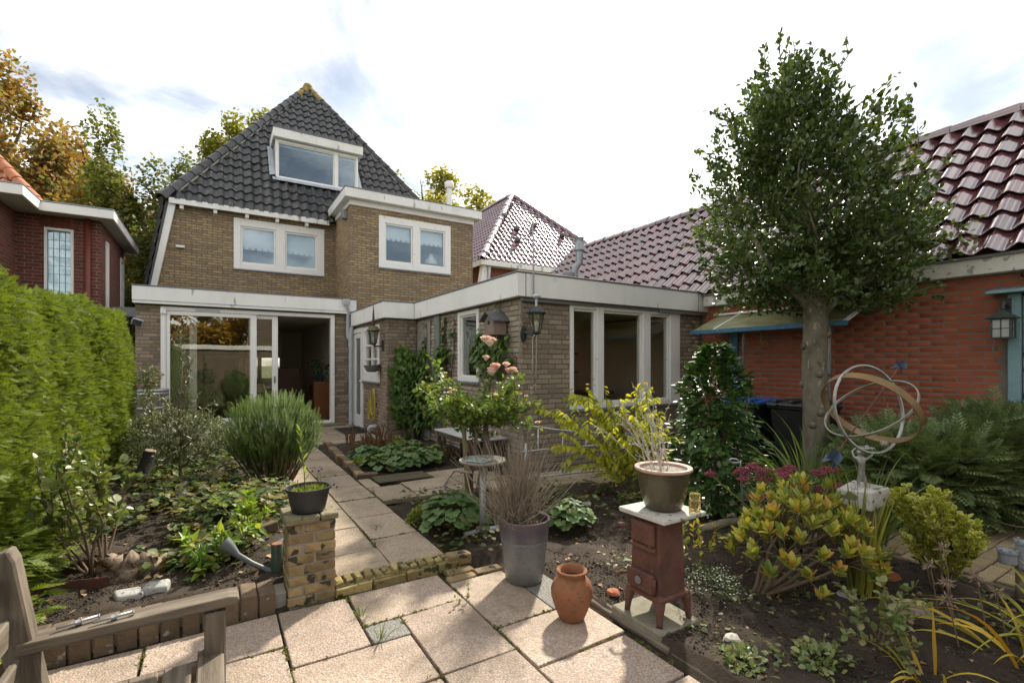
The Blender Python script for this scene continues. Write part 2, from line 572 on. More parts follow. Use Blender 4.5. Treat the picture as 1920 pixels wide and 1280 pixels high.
def clip_poly_tile(tv, tf, planes, me_name, mat_):
    bm = bmesh.new()
    vv = [bm.verts.new(p) for p in tv]
    for f in tf: bm.faces.new([vv[i] for i in f])
    for co, no in planes:
        g = bm.verts[:] + bm.edges[:] + bm.faces[:]
        bmesh.ops.bisect_plane(bm, geom=g, plane_co=co, plane_no=no, clear_outer=True, dist=1e-5)
    if not bm.faces:
        bm.free(); return None
    me = bpy.data.meshes.new(me_name)
    bm.to_mesh(me); bm.free(); me.materials.append(mat_)
    return me

def tiled_roof(root, part, O, sd, td, srange, rows, gauge, tw, half, holes, m, maxparts=300, amp=.032, jit=.006, name='tile', lift=.035):
    """rows of pantiles on the plane O + s*sd + t*td; half = list of (point(s,t), outward normal(s,t)) clipping edges"""
    O = Vector(O); sd = Vector(sd).normalized(); td = Vector(td).normalized(); nd = sd.cross(td).normalized()
    tv, tf = pantile(tw, gauge * 1.12, amp=amp, lift=lift)
    P = []; Ms = []
    offv = wloc(part)
    ncol = int((srange[1] - srange[0]) / tw) + 1
    base = np.array([sd, td, nd]).T
    for r in range(rows):
        for c in range(ncol):
            s = srange[0] + (c + .5) * tw; t = r * gauge
            cs = [(s - tw / 2, t), (s + tw / 2, t), (s - tw / 2, t + gauge), (s + tw / 2, t + gauge)]
            cen = (s, t + gauge / 2)
            if any(h(*cen) for h in holes): continue
            outs = []; kill = False
            for (p, nn) in half:
                d = [(q[0] - p[0]) * nn[0] + (q[1] - p[1]) * nn[1] for q in cs]
                if min(d) > -.02: kill = True; break
                if max(d) > 0: outs.append((p, nn))
            if kill: continue
            if outs:
                pl = [(Vector((p[0] - s, p[1] - t, 0)), Vector((nn[0], nn[1], 0))) for p, nn in outs]
                me = clip_poly_tile(tv, tf, pl, name, m)
                if me is None: continue
                o = link(name, me, part)
                mm = Matrix((sd, td, nd)).transposed().to_4x4()
                mm.translation = O + sd * s + td * t - offv
                o.matrix_basis = mm
                continue
            P.append(np.array(O + sd * (s + random.uniform(-jit, jit) * .4) + td * (t + random.uniform(-jit, jit)) + nd * random.uniform(-jit, jit) * .5))
            a = random.gauss(0, jit * .8)
            rot = np.array(Matrix.Rotation(a, 3, 'Z')) @ np.array(Matrix.Rotation(random.gauss(0, jit), 3, 'X'))
            Ms.append(base @ rot)
    place_many(part, name, tv, tf, np.array(Ms), np.array(P), m, maxparts, 'tile_field', smooth=True)

def ridge_caps(part, a, b, n, r, m, name='ridge_tile', tap=.82):
    """half-round ridge tiles overlapping from a (low) to b (high)"""
    a = Vector(a); b = Vector(b); d = (b - a) / n
    y = d.normalized(); x = y.cross(Vector((0, 0, 1))).normalized(); z = x.cross(y)
    off = wloc(part)
    V = []; F = []; k = 9
    ln = d.length
    for j, (t, rr) in enumerate(((-.06, r), (-.06, r * 1.0), (1.0, r * tap))):
        for i in range(k):
            an = math.pi * (i / (k - 1)) * 1.1 - .05 * math.pi
            r2 = rr if j else rr * .86
            V.append((math.cos(an) * r2, t * ln, math.sin(an) * r2 - r * .25))
    for j in range(2):
        for i in range(k - 1):
            F.append((j * k + i + 1, j * k + i, (j + 1) * k + i, (j + 1) * k + i + 1))
    me = bpy.data.meshes.new(name); me.from_pydata(V, [], F); me.update()
    me.polygons.foreach_set('use_smooth', [True] * len(me.polygons)); me.set_sharp_from_angle(angle=R(50))
    me.materials.append(m)
    for i in range(n):
        o = link(name, me, part)
        mm = Matrix((x, y, z)).transposed().to_4x4()
        mm = mm @ Matrix.Rotation(random.gauss(0, .012), 4, 'Y')
        mm.translation = a + d * i + z * .02 - off + Vector((random.gauss(0, .004), random.gauss(0, .004), random.gauss(0, .004)))
        o.matrix_basis = mm

def brick_field(part, axis, plane, out_, a0, a1, z0, z1, holes, m, L_=.21, H_=.0535, jt=.0105, depth=.03, maxparts=300, hdr=.5, jit=.0015, name='brick', proud=.006):
    """single bricks standing proud of the mortar plane; running bond, cut at ends and openings"""
    full_P = []; full_M = []
    off = wloc(part)
    plane = plane - out_ * (depth / 2 - proud)
    rows = int((z1 - z0) / (H_ + jt))
    rh = (z1 - z0) / rows
    hb = rh - jt
    tv = [(-.5, -.5, -.5), (.5, -.5, -.5), (.5, .5, -.5), (-.5, .5, -.5), (-.5, -.5, .5), (.5, -.5, .5), (.5, .5, .5), (-.5, .5, .5)]
    # front face (local y = -.5 is outward) with chamfer
    c = .035
    tv = [(-.5, .5, -.5), (.5, .5, -.5), (.5, .5, .5), (-.5, .5, .5),
          (-.5, -.3, -.5), (.5, -.3, -.5), (.5, -.3, .5), (-.5, -.3, .5),
          (-.5 + c * .5, -.5, -.5 + c * 2), (.5 - c * .5, -.5, -.5 + c * 2), (.5 - c * .5, -.5, .5 - c * 2), (-.5 + c * .5, -.5, .5 - c * 2)]
    tf = [(4, 5, 1, 0), (5, 6, 2, 1), (6, 7, 3, 2), (7, 4, 0, 3), (8, 9, 5, 4), (9, 10, 6, 5), (10, 11, 7, 6), (11, 8, 4, 7), (11, 10, 9, 8)]
    tf = [f[::-1] for f in tf]
    for r in range(rows):
        z = z0 + rh * (r + .5)
        x = a0 - (L_ + jt) * (.5 if r % 2 else 0)
        if hdr and r % 4 == 3: x -= L_ * .25
        while x < a1:
            s0, s1 = x + jt / 2, x + L_ + jt / 2
            x += L_ + jt
            segs = [(max(s0, a0), min(s1, a1))]
            for h in holes:
                if h[2] < z + hb * .3 and h[3] > z - hb * .3:
                    ns = []
                    for q in segs:
                        if h[1] <= q[0] or h[0] >= q[1]: ns.append(q); continue
                        if q[0] < h[0]: ns.append((q[0], h[0]))
                        if q[1] > h[1]: ns.append((h[1], q[1]))
                    segs = ns
            for q in segs:
                ln = q[1] - q[0]
                if ln < .025: continue
                cen = (q[0] + q[1]) / 2
                pr = plane + out_ * random.uniform(-jit, jit)
                if axis == 'X':
                    full_P.append((cen, pr, z)); full_M.append(np.array([[ln, 0, 0], [0, -out_ * depth, 0], [0, 0, hb]]) if out_ > 0 else np.array([[ln, 0, 0], [0, depth, 0], [0, 0, hb]]))
                else:
                    # local x -> -/+Y so that local y points inward
                    full_P.append((pr, cen, z)); full_M.append(np.array([[0, -out_ * depth, 0], [ln * out_ * 1.0, 0, 0], [0, 0, hb]]))
    place_many(part, name, tv, tf, np.array(full_M), np.array(full_P), m, maxparts, 'brick_field')
# =================================================================== the setting: ground, patio, path
m_soil = None
def soil_material():
    t = NT('soil')
    c = t.coord('Object')
    n1 = t.noise(c, 3.0, 8, .7)
    n2 = t.noise(c, 38, 6, .75)
    colr = t.ramp(n1, [(.030, .023, .017), (.058, .044, .032), (.092, .071, .052)], [.3, .5, .72])
    colr = t.mix(t.ramp(n2, [(0, 0, 0), (1, 1, 1)], [.60, .72]), colr, (.10, .075, .05))
    n3 = t.noise(c, 130, 3, .6)
    colr = t.mix(t.ramp(n3, [(0, 0, 0), (1, 1, 1)], [.70, .74]), colr, (.20, .17, .13))
    h = t.math('ADD', t.math('MULTIPLY', n2, .6), t.math('MULTIPLY', t.noise(c, 90, 6, .75), .5))
    p = t.principled(colr, .92, .25, 0, t.bump(h, .9, .03))
    return t.done(p.outputs[0])
m_soil = soil_material()
m_grassy = surf('rough_lawn', [(.05, .06, .02), (.08, .09, .03), (.10, .085, .045)], 1.5, .95, .6, 40, .03)

def slab_material(name, base, chips, dark):
    """washed-gravel concrete slab: pale pink chips, stains, moss at the joints"""
    t = NT(name)
    c = t.coord('Object')
    ri = t.n('ShaderNodeObjectInfo').outputs['Random']
    va = t.n('ShaderNodeVectorMath', operation='ADD')
    t.l(c, va.inputs[0]); t.l(t.math('MULTIPLY', ri, 53.0), va.inputs[1])
    c = va.outputs[0]
    vo = t.n('ShaderNodeTexVoronoi'); vo.inputs['Scale'].default_value = 105; t.l(c, vo.inputs['Vector'])
    sepc = t.n('ShaderNodeSeparateColor'); t.l(vo.outputs['Color'], sepc.inputs[0])
    colr = t.ramp(sepc.outputs[0], chips, [0, .25, .5, .75, 1.0])
    colr = t.mix(t.ramp(vo.outputs['Distance'], [(0, 0, 0), (1, 1, 1)], [.42, .62]), colr, base)
    n1 = t.noise(c, 2.2, 6, .65)
    colr = t.mix(t.ramp(n1, [(0, 0, 0), (.85, .85, .85)], [.40, .66]), colr, dark)
    n2 = t.noise(c, 17, 5, .7)
    colr = t.mix(t.ramp(n2, [(0, 0, 0), (.7, .7, .7)], [.56, .72]), colr, (dark[0] * .6, dark[1] * .58, dark[2] * .55))
    n3 = t.noise(c, 1.1, 5, .7)
    colr = t.mix(t.ramp(n3, [(0, 0, 0), (.6, .6, .6)], [.56, .70]), colr, (.20, .17, .10))
    g = t.n('ShaderNodeVectorMath', operation='SCALE'); t.l(colr, g.inputs[0])
    t.l(t.math('ADD', t.math('MULTIPLY', ri, .24), .72), g.inputs['Scale'])
    h = t.math('ADD', t.math('MULTIPLY', vo.outputs['Distance'], -1.0), t.math('MULTIPLY', t.noise(c, 60, 4, .7), .6))
    p = t.principled(g.outputs[0], .72, .35, 0, t.bump(h, .55, .006))
    return t.done(p.outputs[0])
m_slab = slab_material('washed_gravel_slab', (.35, .275, .215), [(.46, .34, .26), (.57, .49, .43), (.52, .33, .23), (.60, .52, .45), (.27, .20, .155)], (.28, .22, .165))
m_slab_grey = slab_material('grey_gravel_slab', (.16, .155, .14), [(.24, .23, .21), (.3, .29, .27), (.2, .19, .17), (.34, .33, .31), (.1, .1, .09)], (.14, .135, .12))
m_slab_path = slab_material('path_slab', (.36, .285, .205), [(.45, .35, .25), (.54, .46, .36), (.48, .34, .23), (.56, .49, .40), (.30, .23, .17)], (.30, .235, .16))

# ground sheet out to the horizon
g = MB()
s = 400
g.add([(-s, -s, -.09), (s, -s, -.09), (s, s, -.09), (-s, s, -.09)], [(0, 1, 2, 3)])
o = g.build('ground', m_grassy); tag(o, 'rough ground reaching out behind the houses', 'ground', kind='structure')


def in_pave(x, y):
    """areas lying under slabs: soil stays below them"""
    a = (x < 1.92) & (y < 3.1)
    b = (x > .66) & (x < 1.43) & (y >= 3.05)
    c = (x >= 1.40) & (x < 4.9) & (y > 4.72) & (y < 5.80)
    d = (x > .62) & (x < 2.65) & (y > 8.65)
    e = (x > -.35) & (x < 2.65) & (y > 9.3)
    f = (x > 4.12) & (y < 2.0)
    return a | b | c | d | e | f

def soil_z(x, y):
    z = .045 + .028 * np.sin(x * 2.1 + 1.0) * np.cos(y * 1.7) + .02 * np.sin(x * 5.3 + y * 3.1) + .012 * np.sin(x * 11 - y * 9)
    left = (x < .6) & (y > 3.25)
    z = np.where(left, z + .055, z)
    right = (x > 1.9) & (y < 4.7)
    z = np.where(right, z - .025, z)
    return z

def make_soil():
    xs = np.arange(-2.4, 7.0, .04); ys = np.arange(-1.0, 12.0, .04)
    X, Y = np.meshgrid(xs, ys, indexing='ij')
    Z = soil_z(X, Y)
    r1 = rng.normal(0, 1, X.shape)
    # clods: smoothed random field at two scales
    def smooth(a, k):
        for _ in range(k):
            a = (a + np.roll(a, 1, 0) + np.roll(a, -1, 0) + np.roll(a, 1, 1) + np.roll(a, -1, 1)) / 5
        return a
    Z = Z + smooth(rng.normal(0, 1, X.shape), 1) * .009 + smooth(rng.normal(0, 1, X.shape), 5) * .03
    Z = np.where(in_pave(X, Y), -.03, Z)
    n, m = X.shape
    V = np.stack([X, Y, Z], -1).reshape(-1, 3)
    idx = np.arange(n * m).reshape(n, m)
    F = np.stack([idx[:-1, :-1], idx[1:, :-1], idx[1:, 1:], idx[:-1, 1:]], -1).reshape(-1, 4)
    o = link('soil', np_mesh('soil', V, F, m_soil, True))
    tag(o, 'dark crumbly soil of the garden beds', 'soil', kind='structure')
make_soil()

def slabs(root_name, label, rects, z, m, th=.045, gap=.008, grey=()):
    root = MB().box(-.001, .001, -.001, .001, -.05, -.04)
    r = root.build(root_name, m_soil); tag(r, label, 'paving', kind='structure')
    for i, (x0, x1, y0, y1) in enumerate(rects):
        mb = MB()
        tl = [random.uniform(-.004, .004) for _ in range(4)]
        g_ = gap * random.uniform(.4, 1.0)
        x0_, x1_, y0_, y1_ = x0 + g_, x1 - g_, y0 + g_, y1 - g_
        j = lambda: random.uniform(-.004, .004)
        P = [(x0_ + j(), y0_ + j()), (x1_ + j(), y0_ + j()), (x1_ + j(), y1_ + j()), (x0_ + j(), y1_ + j())]
        mb.add([(p[0], p[1], z - th) for p in P] + [(p[0], p[1], z + tl[k]) for k, p in enumerate(P)],
               [(3, 2, 1, 0), (4, 5, 6, 7), (0, 1, 5, 4), (1, 2, 6, 5), (2, 3, 7, 6), (3, 0, 4, 7)])
        mb.build('slab', m_slab_grey if i in grey else m, r, bevel=.006, seg=2)
    return r

patio_rects = [(-.30, .30, 2.67, 3.05), (.30, .685, 2.455, 3.05), (.685, 1.285, 2.65, 3.05), (.685, .885, 2.455, 2.65),
               (.885, 1.285, 2.05, 2.65), (.30, .885, 2.05, 2.455), (1.285, 1.68, 2.265, 2.88), (1.68, 1.90, 2.265, 2.88),
               (1.285, 1.87, 1.87, 2.265), (1.285, 1.85, 1.47, 1.87), (.885, 1.285, 1.45, 2.05), (.30, .885, 1.65, 2.05),
               (-.30, .30, 2.27, 2.67), (-.30, .30, 1.87, 2.27), (-.70, -.30, 2.45, 3.05), (-.70, -.30, 1.85, 2.45), (-1.30, -.70, 2.65, 3.05),
               (-1.3, -.7, 2.25, 2.65), (-1.3, -.7, 1.65, 2.25), (-.7, -.1, 1.25, 1.85), (-.1, .3, 1.25, 1.87), (.3, .885, 1.05, 1.65), (.885, 1.285, .85, 1.45),
               (1.285, 1.85, .87, 1.47), (-.7, -.1, .65, 1.25), (-.1, .3, .65, 1.25), (.3, .885, .45, 1.05), (.885, 1.85, .25, .85), (-1.3, -.7, 1.05, 1.65), (-1.3, .3, .05, .65)]
patio = slabs('patio', 'front patio of pinkish washed gravel slabs', patio_rects, 0.0, m_slab, grey=(3, 7))

path_rects = []
y = 3.21
k = 0
for y1 in (3.755, 4.35, 4.95, 5.555, 6.145, 6.75, 7.35, 7.95, 8.55, 9.15, 9.75):
    path_rects.append((1.02, 1.41, y, y1)); y = y1
y = 3.21
for y1 in (3.57, 4.12, 4.72, 5.32, 5.92, 6.52, 7.12, 7.72, 8.32, 8.92, 9.52):
    path_rects.append((.66, 1.02, y, y1)); y = y1
path_rects += [(1.415, 1.80, 4.75, 5.34), (1.415, 1.57, 5.34, 5.78), (1.80, 2.40, 4.95, 5.42), (1.80, 2.18, 4.72, 4.95), (2.18, 2.58, 4.72, 4.95), (2.40, 3.0, 4.95, 5.38),
               (2.58, 3.18, 4.30, 4.95), (3.0, 3.5, 4.95, 5.10), (3.18, 3.58, 4.35, 4.95), (3.58, 4.18, 4.55, 4.95), (4.18, 4.78, 4.5, 4.95), (3.58, 4.18, 4.15, 4.55), (2.24, 2.9, 5.38, 5.75)]
for yy, xs in ((9.75, (.66, 1.26, 1.86, 2.46)), (10.15, (-.3, .3, .9, 1.5, 2.1, 2.62)), (10.55, (-.3, .1, .7, 1.3, 1.9, 2.5)), (10.95, (-.3, .3, .9, 1.5, 2.1, 2.62))):
    for a, b in zip(xs[:-1], xs[1:]): path_rects.append((a, b, yy, yy + .4))
for yy in (8.65, 9.05, 9.4): path_rects.append((1.41, 2.0, yy, yy + .37)); path_rects.append((2.0, 2.62, yy, yy + .37))
path_rects += [(-.3, .3, 9.35, 9.75), (.3, .66, 9.15, 9.75), (-.3, .66, 9.75, 10.15)]
path = slabs('path', 'garden path of sandy gravel slabs leading to the house', path_rects, .062, m_slab_path, grey=(29,))

# kerbs: row of upright bricks left, pillar, laid brick step, kerb stones along the far bed
m_old_brick = surf('old_brick', [(.10, .075, .05), (.24, .17, .085), (.31, .22, .115), (.20, .13, .085)], 7, .85, .7, 45, .006, var=.28, speck=(24, .62, (.05, .045, .03)))
m_ybrick = surf('yellow_old_brick', [(.08, .06, .04), (.23, .165, .08), (.31, .225, .115), (.17, .11, .065)], 9, .88, .9, 40, .009, var=.32, speck=(11, .60, (.05, .042, .03)))
m_dk_brick = surf('brown_brick', [(.06, .043, .03), (.135, .095, .06), (.10, .068, .045)], 8, .88, .8, 40, .008, var=.3, speck=(17, .66, (.26, .24, .2)))
m_mortar = surf('mortar', [(.17, .15, .125), (.26, .235, .2), (.2, .18, .15)], 9, .9, .6, 60, .006)
def loose_brick(x0, x1, y0, y1, z0, z1, j=.004):
    mb = MB()
    r_ = lambda: random.uniform(-j, j)
    mb.add([(x + r_(), y_ + r_(), z + r_()) for z in (z0, z1) for x, y_ in ((x0, y0), (x1, y0), (x1, y1), (x0, y1))],
           [(3, 2, 1, 0), (4, 5, 6, 7), (0, 1, 5, 4), (1, 2, 6, 5), (2, 3, 7, 6), (3, 0, 4, 7)])
    return mb
ek = thing('brick_edging', (-.4, 3.2, 0), 'low edging of upright brown bricks left of the pillar', 'edging')
MB().box(-1.5, .355, 3.10, 3.25, -.03, .085).build('mortar_bed', m_mortar, ek)
x = -1.5
while x < .30:
    loose_brick(x, x + .083, 3.075, 3.275, -.02, .118 + random.uniform(-.006, .006)).build('brick', m_dk_brick, ek, bevel=.008, seg=2)
    x += .090

pl = thing('brick_pillar', (.49, 3.2, 0), 'short weathered yellow brick pillar carrying the black plant pot', 'pillar')
MB().box(.367, .623, 3.085, 3.313, -.02, .478).build('mortar_core', m_mortar, pl)
rh = .0608
for i in range(8):
    z0 = -.005 + i * rh; z1 = z0 + rh - .010
    if i == 7: z1 += .0
    if i % 2 == 0: xs = [(.362, .505), (.515, .628)]
    else: xs = [(.362, .440), (.450, .628)]
    for a, b in xs: loose_brick(a, b, 3.080, 3.180, z0, z1, .005).build('brick', m_ybrick, pl, bevel=.007, seg=2)
    for (a, b) in ([(3.185, 3.32)]):
        pass
    loose_brick(.362, .450, 3.190, 3.318, z0, z1, .005).build('brick', m_ybrick, pl, bevel=.007, seg=2)
    loose_brick(.460, .628, 3.190, 3.318, z0, z1, .005).build('brick', m_ybrick, pl, bevel=.007, seg=2)
m_cap = surf('mossy_cap_stone', [(.11, .10, .055), (.19, .165, .10), (.26, .22, .15)], 9, .85, .5, 60, .004, speck=(20, .62, (.06, .075, .025)))
loose_brick(.345, .535, 3.060, 3.335, .482, .517).build('cap_stone', m_cap, pl, bevel=.006)
loose_brick(.540, .645, 3.062, 3.333, .482, .516).build('cap_stone', m_cap, pl, bevel=.006)

st = thing('brick_step', (1.1, 3.15, 0), 'mossy step of bricks laid on edge across the path', 'step')
m_mossbrick = surf('mossy_brick', [(.10, .085, .03), (.24, .19, .075), (.33, .26, .12), (.15, .14, .05)], 11, .9, .8, 50, .008, var=.3, speck=(18, .6, (.05, .06, .02)))
MB().box(.632, 1.52, 3.085, 3.20, -.03, .052).build('mortar_bed', m_mossbrick, st)
x = .635; i = 0
while x < 1.36:
    loose_brick(x, x + .046, 3.10, 3.212, .02, .074 + random.uniform(-.007, .007), .006).build('brick', m_mossbrick, st, bevel=.009, seg=2)
    x += .060; i += 1
loose_brick(1.38, 1.56, 3.07, 3.19, .01, .085, .01).build('brick', m_ybrick, st, bevel=.012, seg=2)
for a, b in ((.63, .85), (.86, 1.07), (1.08, 1.29), (1.30, 1.46)):
    loose_brick(a, b, 3.065, 3.098, -.01, .048, .006).build('brick', m_mossbrick, st, bevel=.007, seg=2)
for k, (a, b, c, d) in enumerate(((1.31, 1.48, 2.93, 3.02), (1.33, 1.53, 2.895, 2.99), (1.50, 1.66, 2.90, 2.99))):
    pass
bp = thing('loose_paving_brick', (1.42, 2.97, 0), 'flat brown paving brick beside the end of the brick step', 'brick')
loose_brick(1.33, 1.53, 2.97, 3.06, -.02, .012).build('brick', m_old_brick, bp, bevel=.006)
loose_brick(1.30, 1.50, 2.885, 2.965, -.02, .008).build('brick', m_old_brick, bp, bevel=.006)
loose_brick(1.51, 1.70, 2.89, 2.97, -.02, .016).build('brick', m_ybrick, bp, bevel=.006)

ks = thing('bed_kerb', (1.5, 7.2, 0), 'worn brick kerb between path and the round-leaved plants', 'kerb')
yy = 5.84
k = 0
while yy < 8.6:
    xx = 1.43 + (yy - 5.84) * .045
    loose_brick(xx, xx + .11, yy, yy + .20, .0, .125 + random.uniform(-.015, .015), .01).build('kerb_stone', m_dk_brick if k % 3 else m_old_brick, ks, bevel=.012, seg=2)
    yy += .215; k += 1
loose_brick(1.44, 1.68, 5.80, 5.90, .0, .12, .01).build('kerb_stone', m_dk_brick, ks, bevel=.012, seg=2)

# =================================================================== main house
m_tile_blk = surf('black_roof_tile', [(.020, .021, .024), (.036, .037, .040), (.052, .052, .052)], 3.0, .42, .35, 50, .003, var=.45, spec=.5, speck=(7, .66, (.14, .13, .11)))
m_tile_lich = surf('lichen_tile', [(.20, .15, .045), (.32, .24, .075), (.10, .085, .05)], 14, .9, .8, 60, .008)
m_lime = surf('lime_mortar', [(.22, .21, .18), (.34, .32, .28)], 10, .9, .5)
h = thing('brick_house', (2.7, 14.1, 0), 'yellow-brown brick house with black tiled hip roof and dormer', 'house')
UW = (.40, 2.57, 3.84, 5.12)
mb = MB(); wall_grid(mb, 'X', 14.1, 14.35, -.953, 6.3, 2.62, 5.34, [UW])
mb.prism([(-.953, 14.1, 5.34), (-.953, 14.1, 2.62), (-1.355, 14.1, 2.62)], (0, .25, 0))
mb.build('wall', m_brick_y, h)
# body behind (dark inside)
mb = MB(); mb.box(-.9, 6.25, 21.6, 21.9, 2.62, 5.3); mb.box(6.24, 6.30, 14.36, 21.6, 0, 5.3); mb.box(-1.3, -1.24, 14.36, 21.6, 0, 2.62)
mb.build('rear_wall', m_brick_y, h)
gl(h, 'floor_slab', [(-.9, 6.2, 14.36, 21.55, 2.66, 2.78)], m_dark, 0)
gl(h, 'room_wall', [(-.9, 6.2, 16.6, 16.7, 2.80, 5.3), (2.75, 2.8, 14.36, 16.58, 2.80, 5.3), (-.9, 6.2, 14.36, 16.58, 5.31, 5.36)], m_room, 0)
uw = window(h, 'X', 14.1, -1, *UW, [(.555, 1.36, 3.98, 4.93), (1.585, 2.38, 3.98, 4.93)], sash=.045, glass=m_glass_sky, label='white double window below the eave')
# slanted white verge board left, side roof of tiles
mb = MB(); mb.prism([(-1.36, 13.96, 2.80), (-1.24, 13.96, 2.80), (-.80, 13.96, 5.20), (-.92, 13.96, 5.34)], (0, .13, 0))
mb.build('verge_board', m_white, h, bevel=.005)
sr = MB(); sr.prism([(-1.40, 14.0, 2.80), (-1.34, 14.0, 2.80), (-.93, 14.0, 5.30), (-.99, 14.0, 5.30)], (0, 7.5, 0))
sro = sr.build('side_roof', m_trim, h)
tiled_roof(h, sro, (-1.43, 21.5, 2.80), (0, -1, 0), (.163, 0, 1), (0, 7.5), 8, .33, .24, [], [], m_tile_blk, maxparts=40)
# front eave: board, soffit, brackets
gl(h, 'eave_board', [(-.93, 2.66, 13.88, 13.915, 5.205, 5.335), (-.93, 2.66, 13.917, 14.09, 5.30, 5.33)], m_fascia)
for bx in (-.68, .005, .69, 1.385, 2.10): gl(h, 'eave_bracket', [(bx - .04, bx + .04, 13.93, 14.095, 5.12, 5.295)], m_white)
# roof
rr = MB(); ap = (2.726, 17.9, 10.86)
rr.add([(-1.0, 13.97, 5.27), (6.45, 13.97, 5.27), ap, (-1.0, 22, 5.27), (6.45, 22, 5.27), (2.726, 22, 10.86)],
       [(0, 1, 2), (0, 2, 5, 3), (1, 4, 5, 2), (3, 5, 4)])
roof = rr.build('roof', m_tile_blk, h)
a55 = R(55)
TL = (17.9 - 13.93) / math.cos(a55)
n_l = Vector((-TL, 3.726)).normalized(); n_r = Vector((TL, 3.726)).normalized()
tiled_roof(h, roof, (-1.0, 13.90, 5.30), (1, 0, 0), (0, math.cos(a55), math.sin(a55)), (0, 7.45), 21, .33, .222,
           [((0, 0), (n_l.x, n_l.y)), ((7.45, 0), (n_r.x, n_r.y))],
           [lambda s, t: 2.36 < s < 4.72 and 1.42 < t < 2.95, lambda s, t: s > 3.72 and t < .40], m_tile_blk, maxparts=300)
A0 = Vector((-1.06, 13.88, 5.30)); A1 = Vector((2.726, 17.88, 10.93))
nL = 20
ridge_caps(roof, A0, A0.lerp(A1, .9), 18, .125, m_tile_blk)
ridge_caps(roof, A0.lerp(A1, .9), A1, 2, .125, m_tile_lich)
B0 = Vector((6.51, 13.88, 5.30))
ridge_caps(roof, B0, B0.lerp(A1, .9), 18, .125, m_tile_blk)
ridge_caps(roof, B0.lerp(A1, .9), A1, 2, .125, m_tile_lich)
MB().lathe([(.15, -.12), (.17, 0), (.13, .09), (.05, .13)], tuple(A1), 12, .05).build('ridge_knob', m_tile_lich, roof, smooth=True)
# mortar fillets along the hips
for E0, sg in ((A0, 1), (B0, -1)):
    q = MB(); q.tube([E0.lerp(A1, t_) + Vector((sg * .13, -.02, -.02)) for t_ in np.linspace(.04, .97, 40)], [random.uniform(.018, .035) for _ in range(40)], 5)
    q.build('hip_mortar', m_lime, roof)
# dormer
dm = gl(h, 'dormer', [(1.42, 3.63, 14.88, 17.0, 7.48, 7.64), (1.40, 1.45, 14.84, 16.0, 6.45, 7.49), (3.61, 3.66, 14.84, 16.0, 6.45, 7.49)], m_lead)
window(h, 'X', 14.79, -1, 1.42, 3.65, 6.53, 7.63, [(1.48, 2.97, 6.60, 7.56), (3.06, 3.59, 6.60, 7.56)], sash=.03, glass=m_glass_sky, sill=False, name='dormer_window')
gl(dm, 'dormer_fascia', [(1.35, 3.76, 14.62, 14.68, 7.64, 7.88), (1.35, 1.39, 14.685, 16.4, 7.64, 7.88), (3.72, 3.76, 14.685, 16.4, 7.64, 7.88), (1.395, 3.715, 14.685, 16.4, 7.65, 7.70)], m_fascia, .006)
gl(dm, 'dormer_roof', [(1.34, 3.77, 14.61, 16.5, 7.882, 7.905)], m_trim, .003)
fl = MB()
for i in range(24):
    x0 = 1.34 + i * .0985; dz = .012 * math.sin(i * 1.7) + .01 * random.random()
    fl.add([(x0, 14.765, 6.575), (x0 + .0985, 14.765, 6.575), (x0 + .0985, 14.64 - dz, 6.46 - dz * .5), (x0, 14.64 - dz, 6.46 - dz * .5)], [(3, 2, 1, 0)])
fl.add([(1.27, 14.76, 6.60), (1.41, 14.76, 6.64), (1.41, 15.5, 7.70), (1.27, 15.5, 7.66)], [(0, 1, 2, 3)])
fl.add([(3.65, 14.76, 6.64), (3.79, 14.76, 6.60), (3.79, 15.5, 7.66), (3.65, 15.5, 7.70)], [(0, 1, 2, 3)])
fl.build('lead_flashing', surf('lead', [(.33, .36, .40), (.45, .48, .52)], 6, .5, .3, 30, .004), dm)
gl(h, 'room_wall', [(1.5, 3.6, 16.2, 16.25, 6.2, 7.47)], m_room, 0)
gl(h, 'wall_sensor', [(-.80, -.62, 13.98, 14.09, 4.20, 4.25)], m_white, .01)
# first-floor bay
BW = (3.56, 5.55, 3.89, 5.215)
mb = MB(); wall_grid(mb, 'X', 12.30, 12.52, 2.857, 6.24, 2.5, 5.375, [BW]); bay = mb.build('bay_wall', m_brick_y, h)
MB().box(2.857, 3.05, 12.525, 14.09, 2.5, 5.375).build('bay_side_wall', m_brick_ys, h); MB().box(6.05, 6.24, 12.525, 14.09, 2.5, 5.375).build('bay_side_wall', m_brick_ys, h)
gl(h, 'frieze_board', [(2.83, 6.27, 12.27, 12.295, 5.365, 5.50), (2.83, 2.853, 12.297, 14.0, 5.365, 5.50)], m_white)
gl(h, 'bay_fascia', [(2.68, 6.42, 12.08, 12.12, 5.49, 5.715), (2.68, 2.72, 12.122, 14.4, 5.49, 5.715), (6.38, 6.42, 12.122, 14.4, 5.49, 5.715), (2.722, 6.378, 12.122, 14.2, 5.505, 5.53)], m_fascia, .006)
gl(h, 'bay_roof', [(2.67, 6.43, 12.07, 14.5, 5.718, 5.74)], m_trim, .003)
gl(h, 'room_wall', [(3.06, 6.0, 13.9, 13.95, 2.6, 5.36), (3.06, 6.0, 12.55, 13.88, 2.6, 2.65), (3.06, 6.0, 12.55, 13.88, 5.30, 5.36)], m_room, 0)
window(h, 'X', 12.30, -1, *BW, [(3.715, 4.46, 4.05, 5.04), (4.645, 5.385, 4.05, 5.04)], sash=.04, glass=m_glass_sky, label='white double window of the brick bay')
gl(h, 'vent_box', [(2.74, 2.855, 12.62, 12.84, 5.10, 5.33)], m_lead, .01, label='small grey metal box on the bay side')
